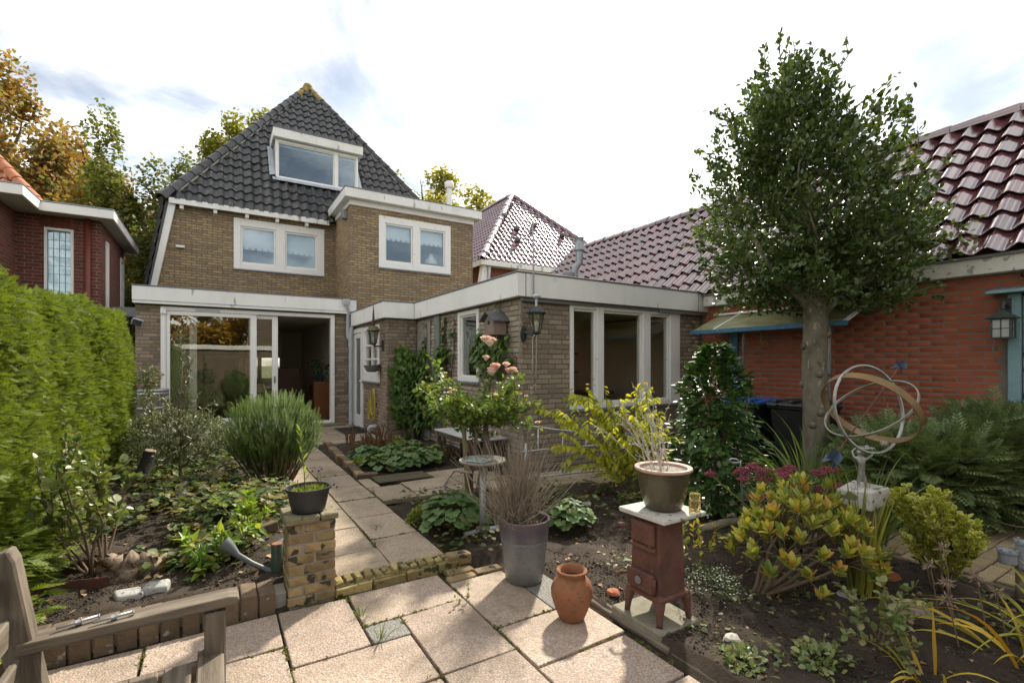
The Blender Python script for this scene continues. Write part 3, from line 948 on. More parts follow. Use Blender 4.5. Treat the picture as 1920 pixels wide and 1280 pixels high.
# blinds with a toothed lower edge
m_blind = surf('blind_cloth', [(.72, .74, .72), (.78, .79, .77)], 2, .9, .1)
def blind(x0, x1, y, z0, z1):
    q = MB(); q.box(x0, x1, y, y + .006, z0, z1)
    n = 5; wd = (x1 - x0) / n
    for i in range(n): q.box(x0 + i * wd + wd * .28, x0 + (i + 1) * wd, y + .001, y + .005, z0 - .05, z0 - .001)
    return q
for x0, x1 in ((3.75, 4.43), (4.68, 5.35)): blind(x0, x1, 12.40, 4.68, 5.03).build('window_blind', m_blind, h)
for x0, x1 in ((.60, 1.32), (1.62, 2.34)): blind(x0, x1, 14.21, 4.42, 4.93).build('window_blind', m_blind, h)
m_curt = surf('curtain', [(.40, .46, .43), (.5, .55, .52)], 3, .95, 0)
fq = MB(); fq.lathe([(.0, 7.05), (.17, 7.05), (.2, 7.06), (.15, 7.2), (.06, 7.3), (.05, 7.35), (.0, 7.38)], (5.14, 12.7, -2.88), 16)
fq.build('window_lamp', m_white, h, smooth=True)
fl_ = MB(); fl_.tube([(6.19, 13.8, 5.7), (6.19, 13.8, 6.95)], .085, 14); fl_.lathe([(.13, 6.86), (.14, 6.88), (.14, 7.02), (.11, 7.06), (0, 7.08)], (6.19, 13.8, 0), 14)
fl_.build('flue_pipe', m_white, h, smooth=40, label=None) if False else fl_.build('flue_pipe', m_white, h, smooth=40)

# ---- ground-floor extension
m_gbrick = surf('grey_brown_facing_brick', [(.19, .15, .11), (.32, .25, .175), (.25, .19, .138), (.39, .31, .225)], 6, .88, .8, 55, .006, var=.30, speck=(40, .64, (.08, .065, .05)))
m_gmortar = surf('grey_mortar', [(.14, .125, .105), (.21, .19, .16)], 12, .95, .6, 60, .005)
ew = MB()
ew.box(-1.27, -.885, 11.365, 11.6, -.05, 2.55); ew.box(2.285, 2.69, 11.365, 11.6, -.05, 2.55); ew.box(-1.27, 2.69, 11.365, 11.6, 2.52, 2.56)
ew.box(-1.27, -1.05, 11.602, 14.3, -.05, 2.55)
extw = ew.build('extension_wall', m_gmortar, h)
brick_field(extw, 'X', 11.365, -1, -1.27, -.885, -.02, 2.54, [], m_gbrick, maxparts=110, L_=.21, H_=.056)
brick_field(extw, 'X', 11.365, -1, 2.285, 2.69, -.02, 2.54, [], m_gbrick, maxparts=110, L_=.21, H_=.056)
gl(h, 'extension_fascia', [(-1.30, 2.73, 11.18, 11.22, 2.60, 2.86), (-1.28, 2.70, 11.195, 11.24, 2.545, 2.598), (-1.30, -1.26, 11.222, 14.1, 2.55, 2.86), (-1.25, 2.70, 11.242, 11.6, 2.562, 2.59)], m_fascia, .005)
gl(h, 'extension_roof', [(-1.31, 2.74, 11.17, 14.09, 2.862, 2.885)], m_trim, .003)
gl(h, 'extension_ceiling', [(-1.04, 6.0, 11.62, 18.0, 2.50, 2.545)], m_room, 0)
# sliding doors
D = MB(); wall_grid(D, 'X', 11.30, 11.46, -.882, 2.282, .03, 2.515, [(-.80, 2.20, .16, 2.44)])
door = D.build('sliding_door', m_white, h, bevel=.006)
def leaf_sash(x0, x1, y0, y1, stiles, rail_b=.16):
    q = MB(); wall_grid(q, 'X', y0, y1, x0, x1, .165, 2.435, [(x0 + stiles[0], x1 - stiles[1], .165 + rail_b, 2.435 - .075)])
    o_ = q.build('door_leaf', m_white, door, bevel=.006)
    p = MB(); p.box(x0 + stiles[0] - .01, x1 - stiles[1] + .01, (y0 + y1) / 2 - .006, (y0 + y1) / 2 + .006, .165 + rail_b - .01, 2.37)
    p.build('door_pane', m_glass_door, door)
m_glass_door = glassmat('door_glass', .10, (.86, .87, .83), .0006)
leaf_sash(-.795, .735, 11.315, 11.36, (.06, .115))
leaf_sash(.60, 1.14, 11.375, 11.42, (.13, .112))
gl(door, 'door_pull', [(1.06, 1.095, 11.352, 11.374, 1.02, 1.16)], m_lead, .006)
gl(door, 'vent_strip', [(-.33, .08, 11.290, 11.299, 2.455, 2.495)], m_pipe, .003)
gl(door, 'inner_post', [(-.44, -.31, 11.60, 11.68, .1, 2.45)], m_white, .005)
gl(h, 'sensor_box', [(-.885, -.79, 11.26, 11.30, 2.37, 2.48)], m_white, .01, label='small white sensor box above the sliding door')
# downpipe
dp = MB()
dp.tube([(2.50, 11.13, 2.86), (2.50, 11.13, 2.74), (2.53, 11.16, 2.68), (2.56, 11.20, 2.60), (2.56, 11.25, 2.52), (2.56, 11.27, 2.10), (2.57, 11.27, 2.02), (2.62, 11.25, 1.96)], .042, 10)
dp.tube([(2.66, 11.20, 2.52), (2.66, 11.20, 2.3), (2.63, 11.23, 2.2), (2.62, 11.25, 2.05), (2.62, 11.25, .06)], .045, 10)
dp.tube([(2.62, 11.25, 1.12), (2.62, 11.25, 1.16)], .055, 10)
dp.tube([(2.62, 11.25, 1.82), (2.62, 11.25, 1.95)], .054, 10)
dp.lathe([(.05, 2.72), (.075, 2.76), (.08, 2.86)], (2.50, 11.13, 0), 10)
dp.build('downpipe', m_pipe, h, smooth=40)
# room behind the sliding doors
m_floorw = surf('wood_floor', [(.09, .05, .028), (.14, .085, .05)], 3, .4, .1, stretch=(1, .1, 1))
gl(h, 'room_floor', [(-1.04, 2.66, 11.46, 18.0, .06, .10)], m_floorw, 0)
gl(h, 'room_wall', [(-1.05, -.98, 14.2, 18.0, .1, 2.5), (2.55, 2.62, 11.62, 18.0, .1, 2.5), (-1.0, .55, 18.0, 18.06, .1, 2.5), (1.95, 2.6, 18.0, 18.06, .1, 2.5), (.55, 1.95, 18.0, 18.06, .1, .85), (.55, 1.95, 18.0, 18.06, 2.25, 2.5)], m_room, 0)
m_wains = surf('pale_wainscot', [(.42, .46, .5), (.5, .53, .56)], 2, .5, 0)
gl(h, 'wainscot', [(2.52, 2.548, 11.62, 13.1, .1, 1.35), (2.515, 2.549, 12.05, 12.12, .1, 2.45)], m_wains, .004)
window(h, 'X', 18.0, 1, .55, 1.95, .85, 2.25, [(.62, 1.22, .92, 2.18), (1.28, 1.88, .92, 2.18)], sash=.03, sill=False, glass=m_glass)
bl = MB(); bl.box(.58, 1.9, 17.9, 17.905, 1.62, 2.3); bl.build('window_blind', leafmat('blind_translucent', [(.7, .62, .45), (.72, .64, .47)], .9, .5, .1, (1, .95, .8)), h)
cu = MB()
pts = []
for i in range(60):
    xx = -.74 + i * .0052; pts.append((xx, 11.72 + .03 * math.sin(i * 1.0)))
for i in range(59):
    cu.add([(pts[i][0], pts[i][1], .12), (pts[i + 1][0], pts[i + 1][1], .12), (pts[i + 1][0], pts[i + 1][1], 2.44), (pts[i][0], pts[i][1], 2.44)], [(0, 1, 2, 3)])
cu.build('curtain', m_curt, h, smooth=True)

# =================================================================== annex with passage
an = thing('brick_annex', (4.8, 7.0, 0), 'low grey-brown brick annex with flat roof and white fascia', 'annex')
AW = (4.10, 6.31, .80, 2.225)
LWIN = (6.31, 7.02, 1.15, 2.235)
PW = (9.30, 10.47, 1.06, 2.19)
PD = (10.50, 11.345, .03, 2.20)
mb = MB()
wall_grid(mb, 'X', 5.185, 5.40, 3.32, 6.86, -.05, 2.26, [AW])
wall_grid(mb, 'Y', 3.315, 3.52, 5.402, 8.84, -.05, 2.26, [LWIN])
mb.box(2.72, 3.313, 8.835, 9.0, -.05, 2.26)
wall_grid(mb, 'Y', 2.715, 2.90, 9.002, 11.36, -.05, 2.26, [PW, PD])
aw = mb.build('wall', m_gmortar, an)
m_abrick = surf('rough_grey_brown_brick', [(.23, .18, .135), (.38, .305, .22), (.30, .235, .17), (.45, .37, .275)], 5, .9, .9, 50, .007, var=.26, speck=(30, .63, (.09, .075, .06)))
m_abrick_l = surf('pale_grey_brown_brick', [(.26, .215, .165), (.40, .335, .26), (.33, .27, .205), (.46, .395, .315)], 5, .9, .9, 50, .007, var=.22, speck=(30, .63, (.16, .135, .105)))
brick_field(aw, 'X', 5.185, -1, 3.30, 6.84, -.02, 2.20, [AW], m_abrick, maxparts=300, H_=.052, jt=.0125, jit=.004)
brick_field(aw, 'Y', 3.315, -1, 5.17, 8.82, -.02, 2.25, [LWIN], m_abrick_l, maxparts=120, H_=.056, jt=.011, jit=.004)
brick_field(aw, 'X', 8.835, -1, 2.70, 3.30, -.02, 2.25, [], m_gbrick, maxparts=60)
brick_field(aw, 'Y', 2.715, -1, 8.82, 11.35, -.02, 2.25, [PW, PD], m_gbrick, maxparts=100)
gl(an, 'fascia', [(3.19, 7.0, 5.06, 5.10, 2.262, 2.555), (3.19, 3.23, 5.102, 8.70, 2.262, 2.555), (2.60, 3.19, 8.70, 8.74, 2.262, 2.555), (2.60, 2.64, 8.742, 11.17, 2.262, 2.555), (2.642, 3.30, 8.742, 11.3, 2.272, 2.30), (3.232, 6.9, 5.102, 9.0, 2.272, 2.30)], m_fascia, .005)
gl(an, 'fascia_joint', [(3.305, 3.312, 5.053, 5.061, 2.265, 2.553), (6.62, 6.626, 5.055, 5.061, 2.265, 2.553)], m_trim, 0)
gl(an, 'roof', [(3.18, 7.0, 5.05, 9.6, 2.557, 2.578), (2.59, 3.18, 8.69, 11.2, 2.557, 2.578), (3.18, 6.9, 9.6, 12.28, 2.557, 2.578)], m_trim, .003)
gl(an, 'lead_strip', [(3.29, 4.5, 5.12, 5.168, 2.215, 2.26), (4.5, 5.8, 5.125, 5.165, 2.225, 2.26), (5.8, 6.98, 5.10, 5.168, 2.205, 2.26)], m_lead, .004)
aw_cells = [(4.155, 4.575, .865, 2.175), (4.70, 5.49, .865, 2.175), (5.645, 6.085, .865, 2.175)]
m_glass_an = glassmat('annex_glass', .015, (.94, .95, .92), .001)
window(an, 'X', 5.185, -1, *AW, aw_cells, sash=.03, depth=.12, glass=m_glass_an, label='wide white window in three lights')
window(an, 'Y', 3.315, -1, *LWIN, [(6.375, 6.95, 1.22, 2.17)], sash=.025, depth=.1, glass=m_glass_old)
window(an, 'Y', 2.715, -1, *PW, [(9.37, 10.40, 1.25, 2.10)], sash=.03, glass=m_glass_old, bars=[(9.39, 10.38, 1.50, 1.535), (9.39, 10.38, 1.78, 1.815), (9.87, 9.90, 1.27, 2.08)])
# back door of the passage
mb = MB(); wall_grid(mb, 'Y', 2.68, 2.80, PD[0], PD[1], .03, 2.20, [(10.58, 11.27, .08, 2.10)]); bd = mb.build('door', m_white, an, bevel=.005)
mb = MB(); wall_grid(mb, 'Y', 2.70, 2.745, 10.585, 11.265, .085, 2.095, [(10.72, 11.15, .30, 1.99)]); mb.build('door_leaf', m_white, bd, bevel=.005)
gl(bd, 'door_pane', [(2.716, 2.724, 10.71, 11.16, .29, 2.0)], m_glass_old, 0)
q = MB(); q.tube([(2.70, 10.64, 1.06), (2.655, 10.64, 1.06), (2.645, 10.60, 1.06), (2.64, 10.42, 1.055)], .011, 8); q.build('handle', m_white, bd, smooth=True)
gl(an, 'interior_wall', [(3.53, 6.84, 7.45, 7.5, 0, 2.26), (3.53, 6.84, 5.42, 7.45, 0, .05), (6.80, 6.85, 5.42, 7.45, .05, 2.25), (2.93, 2.98, 9.02, 11.3, 0, 2.25)], surf('workshop_wall', [(.55, .44, .31), (.68, .57, .43)], 1.5, .9, 0), 0)
gl(an, 'interior_wall', [(3.53, 6.84, 5.42, 9.0, 2.30, 2.34)], m_room, 0)
# tall strip of board and render patch on the shaded wall
gl(an, 'wall_board', [(3.262, 3.296, 7.72, 7.92, .9, 2.25)], surf('old_mirror_board', [(.14, .17, .15), (.24, .27, .25)], 5, .3, .1), .003)
gl(an, 'render_patch', [(3.285, 3.298, 8.16, 8.80, .1, 2.22)], surf('grey_render', [(.24, .22, .19), (.33, .30, .26)], 4, .95, .6, 40, .006), 0)
# antenna mast and flues
q = MB(); q.tube([(3.40, 5.02, 2.28), (3.40, 5.03, 3.0), (3.395, 5.03, 3.12), (3.42, 5.04, 3.28)], [.012, .012, .006, .004], 6); q.tube([(3.40, 5.03, 3.02), (3.31, 5.03, 3.1)], .004, 5)
q.build('antenna_mast', m_pipe, an, smooth=True)

# =================================================================== right garage with glazed purple roof
def glazed(name, c, rough=.1):
    t = NT(name)
    cc_ = t.coord('Object')
    n1 = t.noise(cc_, 5, 4, .6)
    colr = t.ramp(n1, [c[0], c[1], c[2]], [.3, .5, .7])
    r = t.rand()
    g = t.n('ShaderNodeVectorMath', operation='SCALE'); t.l(colr, g.inputs[0])
    t.l(t.math('ADD', t.math('MULTIPLY', r, .9), .55), g.inputs['Scale'])
    p = t.principled(g.outputs[0], t.math('ADD', t.math('MULTIPLY', t.noise(cc_, 14, 4), .12), rough), 1.0, 0, t.bump(t.noise(cc_, 22, 3), .10, .004), 1.0)
    p.inputs['Coat Roughness'].default_value = .05; p.inputs['Coat IOR'].default_value = 1.7
    return t.done(p.outputs[0])
m_glaze = glazed('purple_glazed_tile', [(.070, .022, .026), (.115, .036, .042), (.15, .058, .062)], .17)
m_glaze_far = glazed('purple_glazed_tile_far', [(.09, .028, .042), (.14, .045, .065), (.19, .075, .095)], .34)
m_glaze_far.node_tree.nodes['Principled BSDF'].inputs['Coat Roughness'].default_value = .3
m_rbrick = surf('red_machine_brick', [(.27, .072, .036), (.36, .098, .046), (.31, .080, .040)], 7, .8, .5, 60, .004, var=.13, speck=(13, .68, (.22, .07, .045)))
m_rmortar = surf('garage_mortar', [(.155, .13, .105), (.215, .185, .155)], 8, .95, .5, 60, .004)
ga = thing('brick_garage', (7.6, 3.5, 0), 'orange-red brick garage with glazed purple pantile roof', 'garage')
GW = (.35, 1.50, .75, 2.13)
mb = MB(); wall_grid(mb, 'Y', 6.865, 7.05, -2.0, 5.18, -.05, 2.34, [GW]); mb.box(7.052, 7.1, -1.9, 5.0, 0, 2.3)
gw = mb.build('wall', m_rmortar, ga)
MB().box(6.87, 7.05, 5.19, 11.0, -.05, 2.34).build('side_wall', m_rmortar, ga)
brick_field(gw, 'Y', 6.865, -1, -.6, 5.16, -.02, 2.335, [(GW[0] - .1, GW[1] + .1, GW[2], GW[3])], m_rbrick, maxparts=300, L_=.21, H_=.0525, jt=.0115, hdr=0, proud=.0025)
gl(ga, 'fascia', [(6.72, 6.862, -2.0, 5.04, 2.342, 2.525), (6.72, 6.862, 5.6, 11.0, 2.342, 2.525)], m_cream, .006)
gl(ga, 'gutter_edge', [(6.69, 6.72, -2.0, 11.0, 2.505, 2.535)], m_trim, .004)
rb = MB()
rb.add([(6.74, 11.0, 2.53), (6.74, -2.0, 2.53), (8.8, -2.0, 4.60), (8.8, 11.0, 4.60), (10.9, -2.0, 2.5), (10.9, 11.0, 2.5)], [(0, 1, 2, 3), (3, 2, 4, 5), (0, 3, 5), (1, 4, 2)])
groof = rb.build('roof', surf('roof_underlay', [(.06, .025, .028), (.08, .03, .03)], 3, .8, 0), ga)
s45 = math.sqrt(.5)
tiled_roof(ga, groof, (6.66, 11.0, 2.54), (0, -1, 0), (s45, 0, s45), (0, 12.6), 9, .328, .2275, [((0, 0), (-1, 0))], [], m_glaze, maxparts=300, amp=.036, jit=.008, lift=.045)
ridge_caps(groof, (8.8, -2.0, 4.66), (8.8, 11.0, 4.66), 37, .12, m_glaze, tap=.9)
gl(ga, 'verge_board', [(6.8, 8.7, 11.0, 11.04, 2.4, 2.5)], m_white, .004)
m_teal = surf('teal_paint', [(.13, .24, .28), (.19, .31, .34), (.22, .34, .36)], 5, .6, .3, speck=(14, .66, (.35, .38, .36)))
m_flaky = surf('flaking_white_paint', [(.55, .54, .48), (.66, .65, .6), (.5, .47, .4)], 9, .7, .5, 40, .004, speck=(16, .6, (.16, .12, .08)))
gwn = window(ga, 'Y', 6.84, -1, .38, 1.43, .78, 2.10, [(.45, 1.36, 1.72, 2.04), (.45, .88, .85, 1.66), (.94, 1.36, .85, 1.66)], sash=.035, mat=m_flaky, glass=m_glass_old, label='old window in flaking white paint')
gl(ga, 'window_post', [(6.78, 6.86, 1.44, 1.535, .72, 2.12)], m_teal, .005); gl(ga, 'window_post', [(6.78, 6.86, .27, .365, .72, 2.12)], m_teal, .005)
q = MB(); q.prism([(6.845, 1.66, 2.19), (6.845, 1.66, 2.13), (6.62, 1.66, 2.12), (6.62, 1.66, 2.145)], (0, -1.45, 0)); q.build('window_hood', m_teal, ga, bevel=.004)
q = MB(); q.tube([(6.80, 1.42, 2.30), (6.70, 1.36, 2.31), (6.66, 1.30, 2.32), (6.64, 1.0, 2.33)], [.03, .035, .03, .03], 8); q.build('rusty_bracket', surf('rust_iron', [(.10, .035, .02), (.16, .06, .03)], 12, .9, .5), ga, smooth=True)
fq = MB()
fq.tube([(6.9, 8.55, 2.5), (6.9, 8.55, 3.5), (6.92, 8.53, 3.6), (7.0, 8.50, 3.7), (7.0, 8.5, 3.95)], .085, 12)
fq.lathe([(.10, 3.95), (.125, 3.98), (.105, 4.10), (.085, 4.2), (.10, 4.23), (.11, 4.25), (0, 4.27)], (7.0, 8.5, 0), 12)
fq.build('flue_pipe', m_lead, ga, smooth=40)
fq = MB(); fq.tube([(6.62, 8.4, 2.6), (6.62, 8.4, 3.3)], .085, 12); fq.lathe([(.13, 3.28), (.13, 3.40), (.115, 3.42), (0, 3.42)], (6.62, 8.4, 0), 12)
fq.build('flue_pipe', m_trim, ga, smooth=40)

# =================================================================== neighbour with purple hip roof
nb = thing('tiled_house', (12.4, 18.0, 0), 'distant house with glazed purple hip roof behind the annex', 'house')
mb = MB(); mb.box(8.75, 16.0, 16.2, 16.4, 0, 5.2); mb.build('wall', m_brick_or, nb)
mb = MB(); mb.box(8.75, 8.95, 16.402, 26, 0, 5.2); mb.build('side_wall', m_brick_reds, nb)
gl(nb, 'eave_board', [(8.35, 16.4, 15.75, 15.82, 5.08, 5.28), (8.35, 8.42, 15.822, 26, 5.08, 5.28), (8.42, 16.4, 15.822, 16.19, 5.1, 5.14)], m_fascia, .01)
q = MB(); q.prism([(8.2, 15.9, 3.3), (8.65, 15.9, 3.3), (8.85, 15.9, 5.1), (8.5, 15.9, 5.1)], (0, .25, 0)); q.build('verge_board', m_white, nb, bevel=.01)
q = MB(); q.tube([(8.72, 15.85, 3.3), (8.72, 15.85, 5.2)], .05, 8); q.build('downpipe', m_pipe, nb, smooth=True)
ap2 = Vector((12.4, 20.2, 9.63))
rb = MB(); rb.add([(8.45, 15.85, 5.22), (16.35, 15.85, 5.22), tuple(ap2 - Vector((0, 0, .06))), (8.45, 27, 5.22), (16.35, 27, 5.22), (12.4, 27, 9.57)], [(0, 1, 2), (0, 2, 5, 3), (1, 4, 5, 2), (3, 5, 4)])
nroof = rb.build('roof', m_glaze_far, nb)
T2 = math.hypot(20.2 - 15.8, 9.63 - 5.28)
tiled_roof(nb, nroof, (8.4, 15.8, 5.28), (1, 0, 0), (0, 20.2 - 15.8, 9.63 - 5.28), (0, 8.0), int(T2 / .33) + 1, .33, .2275,
           [((0, 0), tuple(Vector((-T2, 4.0)).normalized())), ((8.0, 0), tuple(Vector((T2, 4.0)).normalized()))], [], m_glaze_far, maxparts=120, amp=.036, jit=.004, lift=.045)
T3 = math.hypot(4.0, 4.35)
tiled_roof(nb, nroof, (8.4, 27.0, 5.28), (0, -1, 0), (4.0, 0, 4.35), (0, 11.2), int(T3 / .33) + 1, .33, .2275,
           [((11.2, 0), tuple(Vector((T3, 4.4)).normalized()))], [], m_glaze_far, maxparts=60, amp=.036, jit=.004, lift=.045)
ridge_caps(nroof, (8.36, 15.76, 5.30), ap2 + Vector((0, 0, .06)), 17, .15, m_glaze_far, tap=.88)
ridge_caps(nroof, (16.44, 15.76, 5.30), ap2 + Vector((0, 0, .06)), 17, .15, m_glaze_far, tap=.88)
ridge_caps(nroof, (12.4, 27, 9.68), ap2 + Vector((0, 0, .06)), 18, .14, m_glaze_far, tap=.88)
for (s_, t_) in ((2.7, 2.7), (2.45, 3.7), (3.9, 3.3), (5.2, 2.8), (2.3, 1.7)):
    p_ = Vector((8.4 + s_ + 0, 15.8, 5.28)) + Vector((0, 4.4, 4.35)).normalized() * t_
    q = MB(); q.lathe([(.12, -.05), (.13, .1), (.06, .14), (0, .15)], tuple(p_ + Vector((0, -.06, .06))), 8); q.build('vent_tile', m_trim, nb, smooth=True)

# =================================================================== red brick neighbour on the left
lb = thing('red_brick_building', (-3.0, 12.5, 0), 'dark red brick building with white roof edge behind the hedge', 'building')
mb = MB(); wall_grid(mb, 'X', 11.9, 12.1, -3.02, -1.85, 0, 4.12, [(-2.64, -2.235, 2.55, 3.90)]); mb.build('wall', m_brick_red, lb)
mb = MB(); wall_grid(mb, 'X', 11.02, 11.2, -7.0, -3.02, 0, 4.12); mb.build('wall', m_brick_red, lb)
mb = MB(); mb.box(-3.2, -3.02, 11.202, 11.898, 0, 4.12); wall_grid(mb, 'Y', -2.0, -1.85, 12.102, 14.6, 0, 4.12, [(12.38, 12.62, 2.5, 3.85), (14.1, 14.55, 2.6, 3.85)]); mb.build('side_wall', m_brick_reds, lb)
gl(lb, 'roof_edge', [(-7.0, -2.60, 10.60, 10.64, 4.10, 4.26), (-2.64, -2.60, 10.642, 11.50, 4.10, 4.26), (-2.64, -1.60, 11.502, 11.54, 4.10, 4.26), (-1.64, -1.60, 11.542, 15.0, 4.10, 4.26)], m_white, .006)
gl(lb, 'soffit', [(-7.0, -2.65, 10.65, 11.49, 4.125, 4.15), (-7.0, -1.65, 11.55, 15.0, 4.125, 4.15), (-7.0, -2.65, 11.49, 11.55, 4.126, 4.149)], surf('soffit_board', [(.42, .38, .32), (.5, .46, .4)], 4, .7, .1), 0)
gl(lb, 'flat_roof', [(-7.0, -2.59, 10.59, 11.49, 4.262, 4.28), (-7.0, -1.59, 11.49, 15.01, 4.262, 4.28)], m_lead, .003)
lw = window(lb, 'X', 11.9, -1, -2.64, -2.235, 2.55, 3.90, [(-2.60, -2.275, 2.60, 3.855)], sash=.0, sill=False, glass=glassmat('leaded_glass', .18, (.8, .88, .88), .02, (.8, .92, 1.0)), label='tall leaded window')
bars = MB()
for i in range(5): bars.box(-2.60 + i * .0812 - .003, -2.60 + i * .0812 + .003, 11.915, 11.925, 2.6, 3.855)
for i in range(9): bars.box(-2.60, -2.275, 11.9145, 11.9155, 2.6 + i * .155 - .003, 2.6 + i * .155 + .003)
bars.build('lead_bars', surf('lead_came', [(.26, .32, .34), (.32, .38, .40)], 4, .6, 0), lw)
gl(lb, 'lintel', [(-2.70 + i * .068, -2.70 + i * .068 + .056, 11.892, 11.93, 3.92, 4.10) for i in range(8)], surf('lintel_brick', [(.13, .04, .03), (.17, .055, .035)], 6, .85, .4, var=.2), .004)
gl(lb, 'blind', [(-2.60, -2.28, 12.08, 12.09, 2.6, 3.85)], m_blind, 0)
q = MB(); q.tube([(-2.03, 11.84, 0), (-2.03, 11.84, 4.12)], .045, 10); q.build('downpipe', surf('red_pipe', [(.14, .03, .022), (.18, .045, .03)], 5, .5, .1), lb, smooth=True)
window(lb, 'Y', -1.85, 1, 12.38, 12.62, 2.5, 3.85, [(12.42, 12.58, 2.55, 3.80)], sash=.02, sill=False, glass=m_glass_old)
window(lb, 'Y', -1.85, 1, 14.1, 14.55, 2.6, 3.85, [(14.16, 14.49, 2.66, 3.79)], sash=.02, glass=m_glass_old)
gl(lb, 'lower_ledge', [(-1.86, -1.32, 13.0, 14.7, 2.42, 2.62)], m_lead, .006)
gl(lb, 'interior', [(-3.0, -2.05, 12.2, 12.25, 0, 4.1), (-6.8, -2.1, 14.7, 14.8, 0, 4.1)], m_dark, 0)
# orange pantile roof behind it
ot = surf('orange_tile', [(.42, .15, .07), (.52, .21, .10), (.33, .11, .06)], 5, .7, .4, var=.25)
oh = thing('orange_roof_house', (-6.0, 16.5, 0), 'house with orange pantile roof at the left edge', 'house')
mb = MB(); mb.box(-9.65, -3.65, 15.2, 21, 0, 5.0); mb.build('wall', m_brick_red, oh)
rb = MB(); rb.add([(-9.85, 15.0, 4.9), (-3.35, 15.0, 4.9), (-6.6, 18.5, 8.9), (-9.85, 22, 4.9), (-3.35, 22, 4.9)], [(0, 1, 2), (1, 4, 2), (4, 3, 2), (3, 0, 2)])
orf = rb.build('roof', ot, oh)
to = math.hypot(3.25, 4.0)
tiled_roof(oh, orf, (-3.33, 15.0, 4.93), (0, 1, 0), (-3.25, 0, 4.0), (0, 7.0), int(to / .33) + 1, .33, .2275, [((0, 0), tuple(Vector((-to, 3.5)).normalized())), ((7.0, 0), tuple(Vector((to, 3.5)).normalized()))], [], ot, maxparts=30)
to = math.hypot(3.5, 4.0)
tiled_roof(oh, orf, (-9.85, 14.98, 4.93), (1, 0, 0), (0, 3.5, 4.0), (0, 6.5), int(to / .33) + 1, .33, .2275, [((0, 0), tuple(Vector((-to, 3.25)).normalized())), ((6.5, 0), tuple(Vector((to, 3.25)).normalized()))], [], ot, maxparts=60)
ridge_caps(orf, (-3.31, 14.96, 4.95), (-6.6, 18.5, 8.95), 16, .13, ot)

# far house with chimney glimpsed left of the hip
fh = thing('far_house', (0, 26, 0), 'distant brown roof with small orange chimney behind the hip', 'house')
mb = MB(); mb.box(-1.5, 1.5, 24.5, 28, 0, 7.5); mb.build('wall', m_brick_red, fh)
rb = MB(); rb.prism([(-1.7, 24.2, 7.4), (1.8, 24.2, 7.4), (0.1, 24.2, 9.2)], (0, 4, 0)); rb.build('roof', surf('brown_tile', [(.10, .07, .05), (.15, .10, .07)], 4, .8, .5), fh)
q = MB(); q.box(-1.15, -.72, 25.0, 25.5, 8.2, 9.35); q.lathe([(.2, 9.35), (.26, 9.4), (.26, 9.5), (.18, 9.55)], (-.93, 25.25, 0), 10); q.build('chimney', ot, fh, bevel=.01)
# =================================================================== objects in the garden
m_blackmetal = surf('black_green_metal', [(.022, .030, .030), (.038, .048, .046), (.03, .036, .035)], 12, .5, .25, 50, .002, speck=(26, .66, (.10, .11, .09)))
m_galv = surf('galvanised_steel', [(.30, .31, .32), (.44, .45, .46), (.36, .37, .37)], 14, .42, .15, 60, .001, metal=.55, speck=(30, .66, (.2, .19, .17)))
m_rust = surf('rusty_cast_iron', [(.070, .034, .026), (.125, .058, .040), (.10, .044, .032), (.055, .030, .024)], 9, .88, .7, 70, .003, speck=(22, .64, (.15, .065, .032)))
m_lampglass = glassmat('lantern_glass', .12, (.75, .72, .66), .003)
m_teak = surf('weathered_teak', [(.13, .105, .078), (.24, .205, .16), (.33, .295, .24), (.19, .155, .115)], 5, .85, .6, 40, .003, stretch=(1, 1, 1))
def woodmat(name, cols, axis):
    st_ = [14, 14, 14]; st_['XYZ'.index(axis)] = 1.0
    return surf(name, cols, 1.6, .85, .7, 9, .004, stretch=tuple(st_), dist=.6)
TK = [(.035, .027, .02), (.10, .08, .058), (.18, .148, .112), (.065, .05, .037)]
m_teak_x = woodmat('weathered_teak_x', TK, 'X'); m_teak_y = woodmat('weathered_teak_y', TK, 'Y'); m_teak_z = woodmat('weathered_teak_z', TK, 'Z')

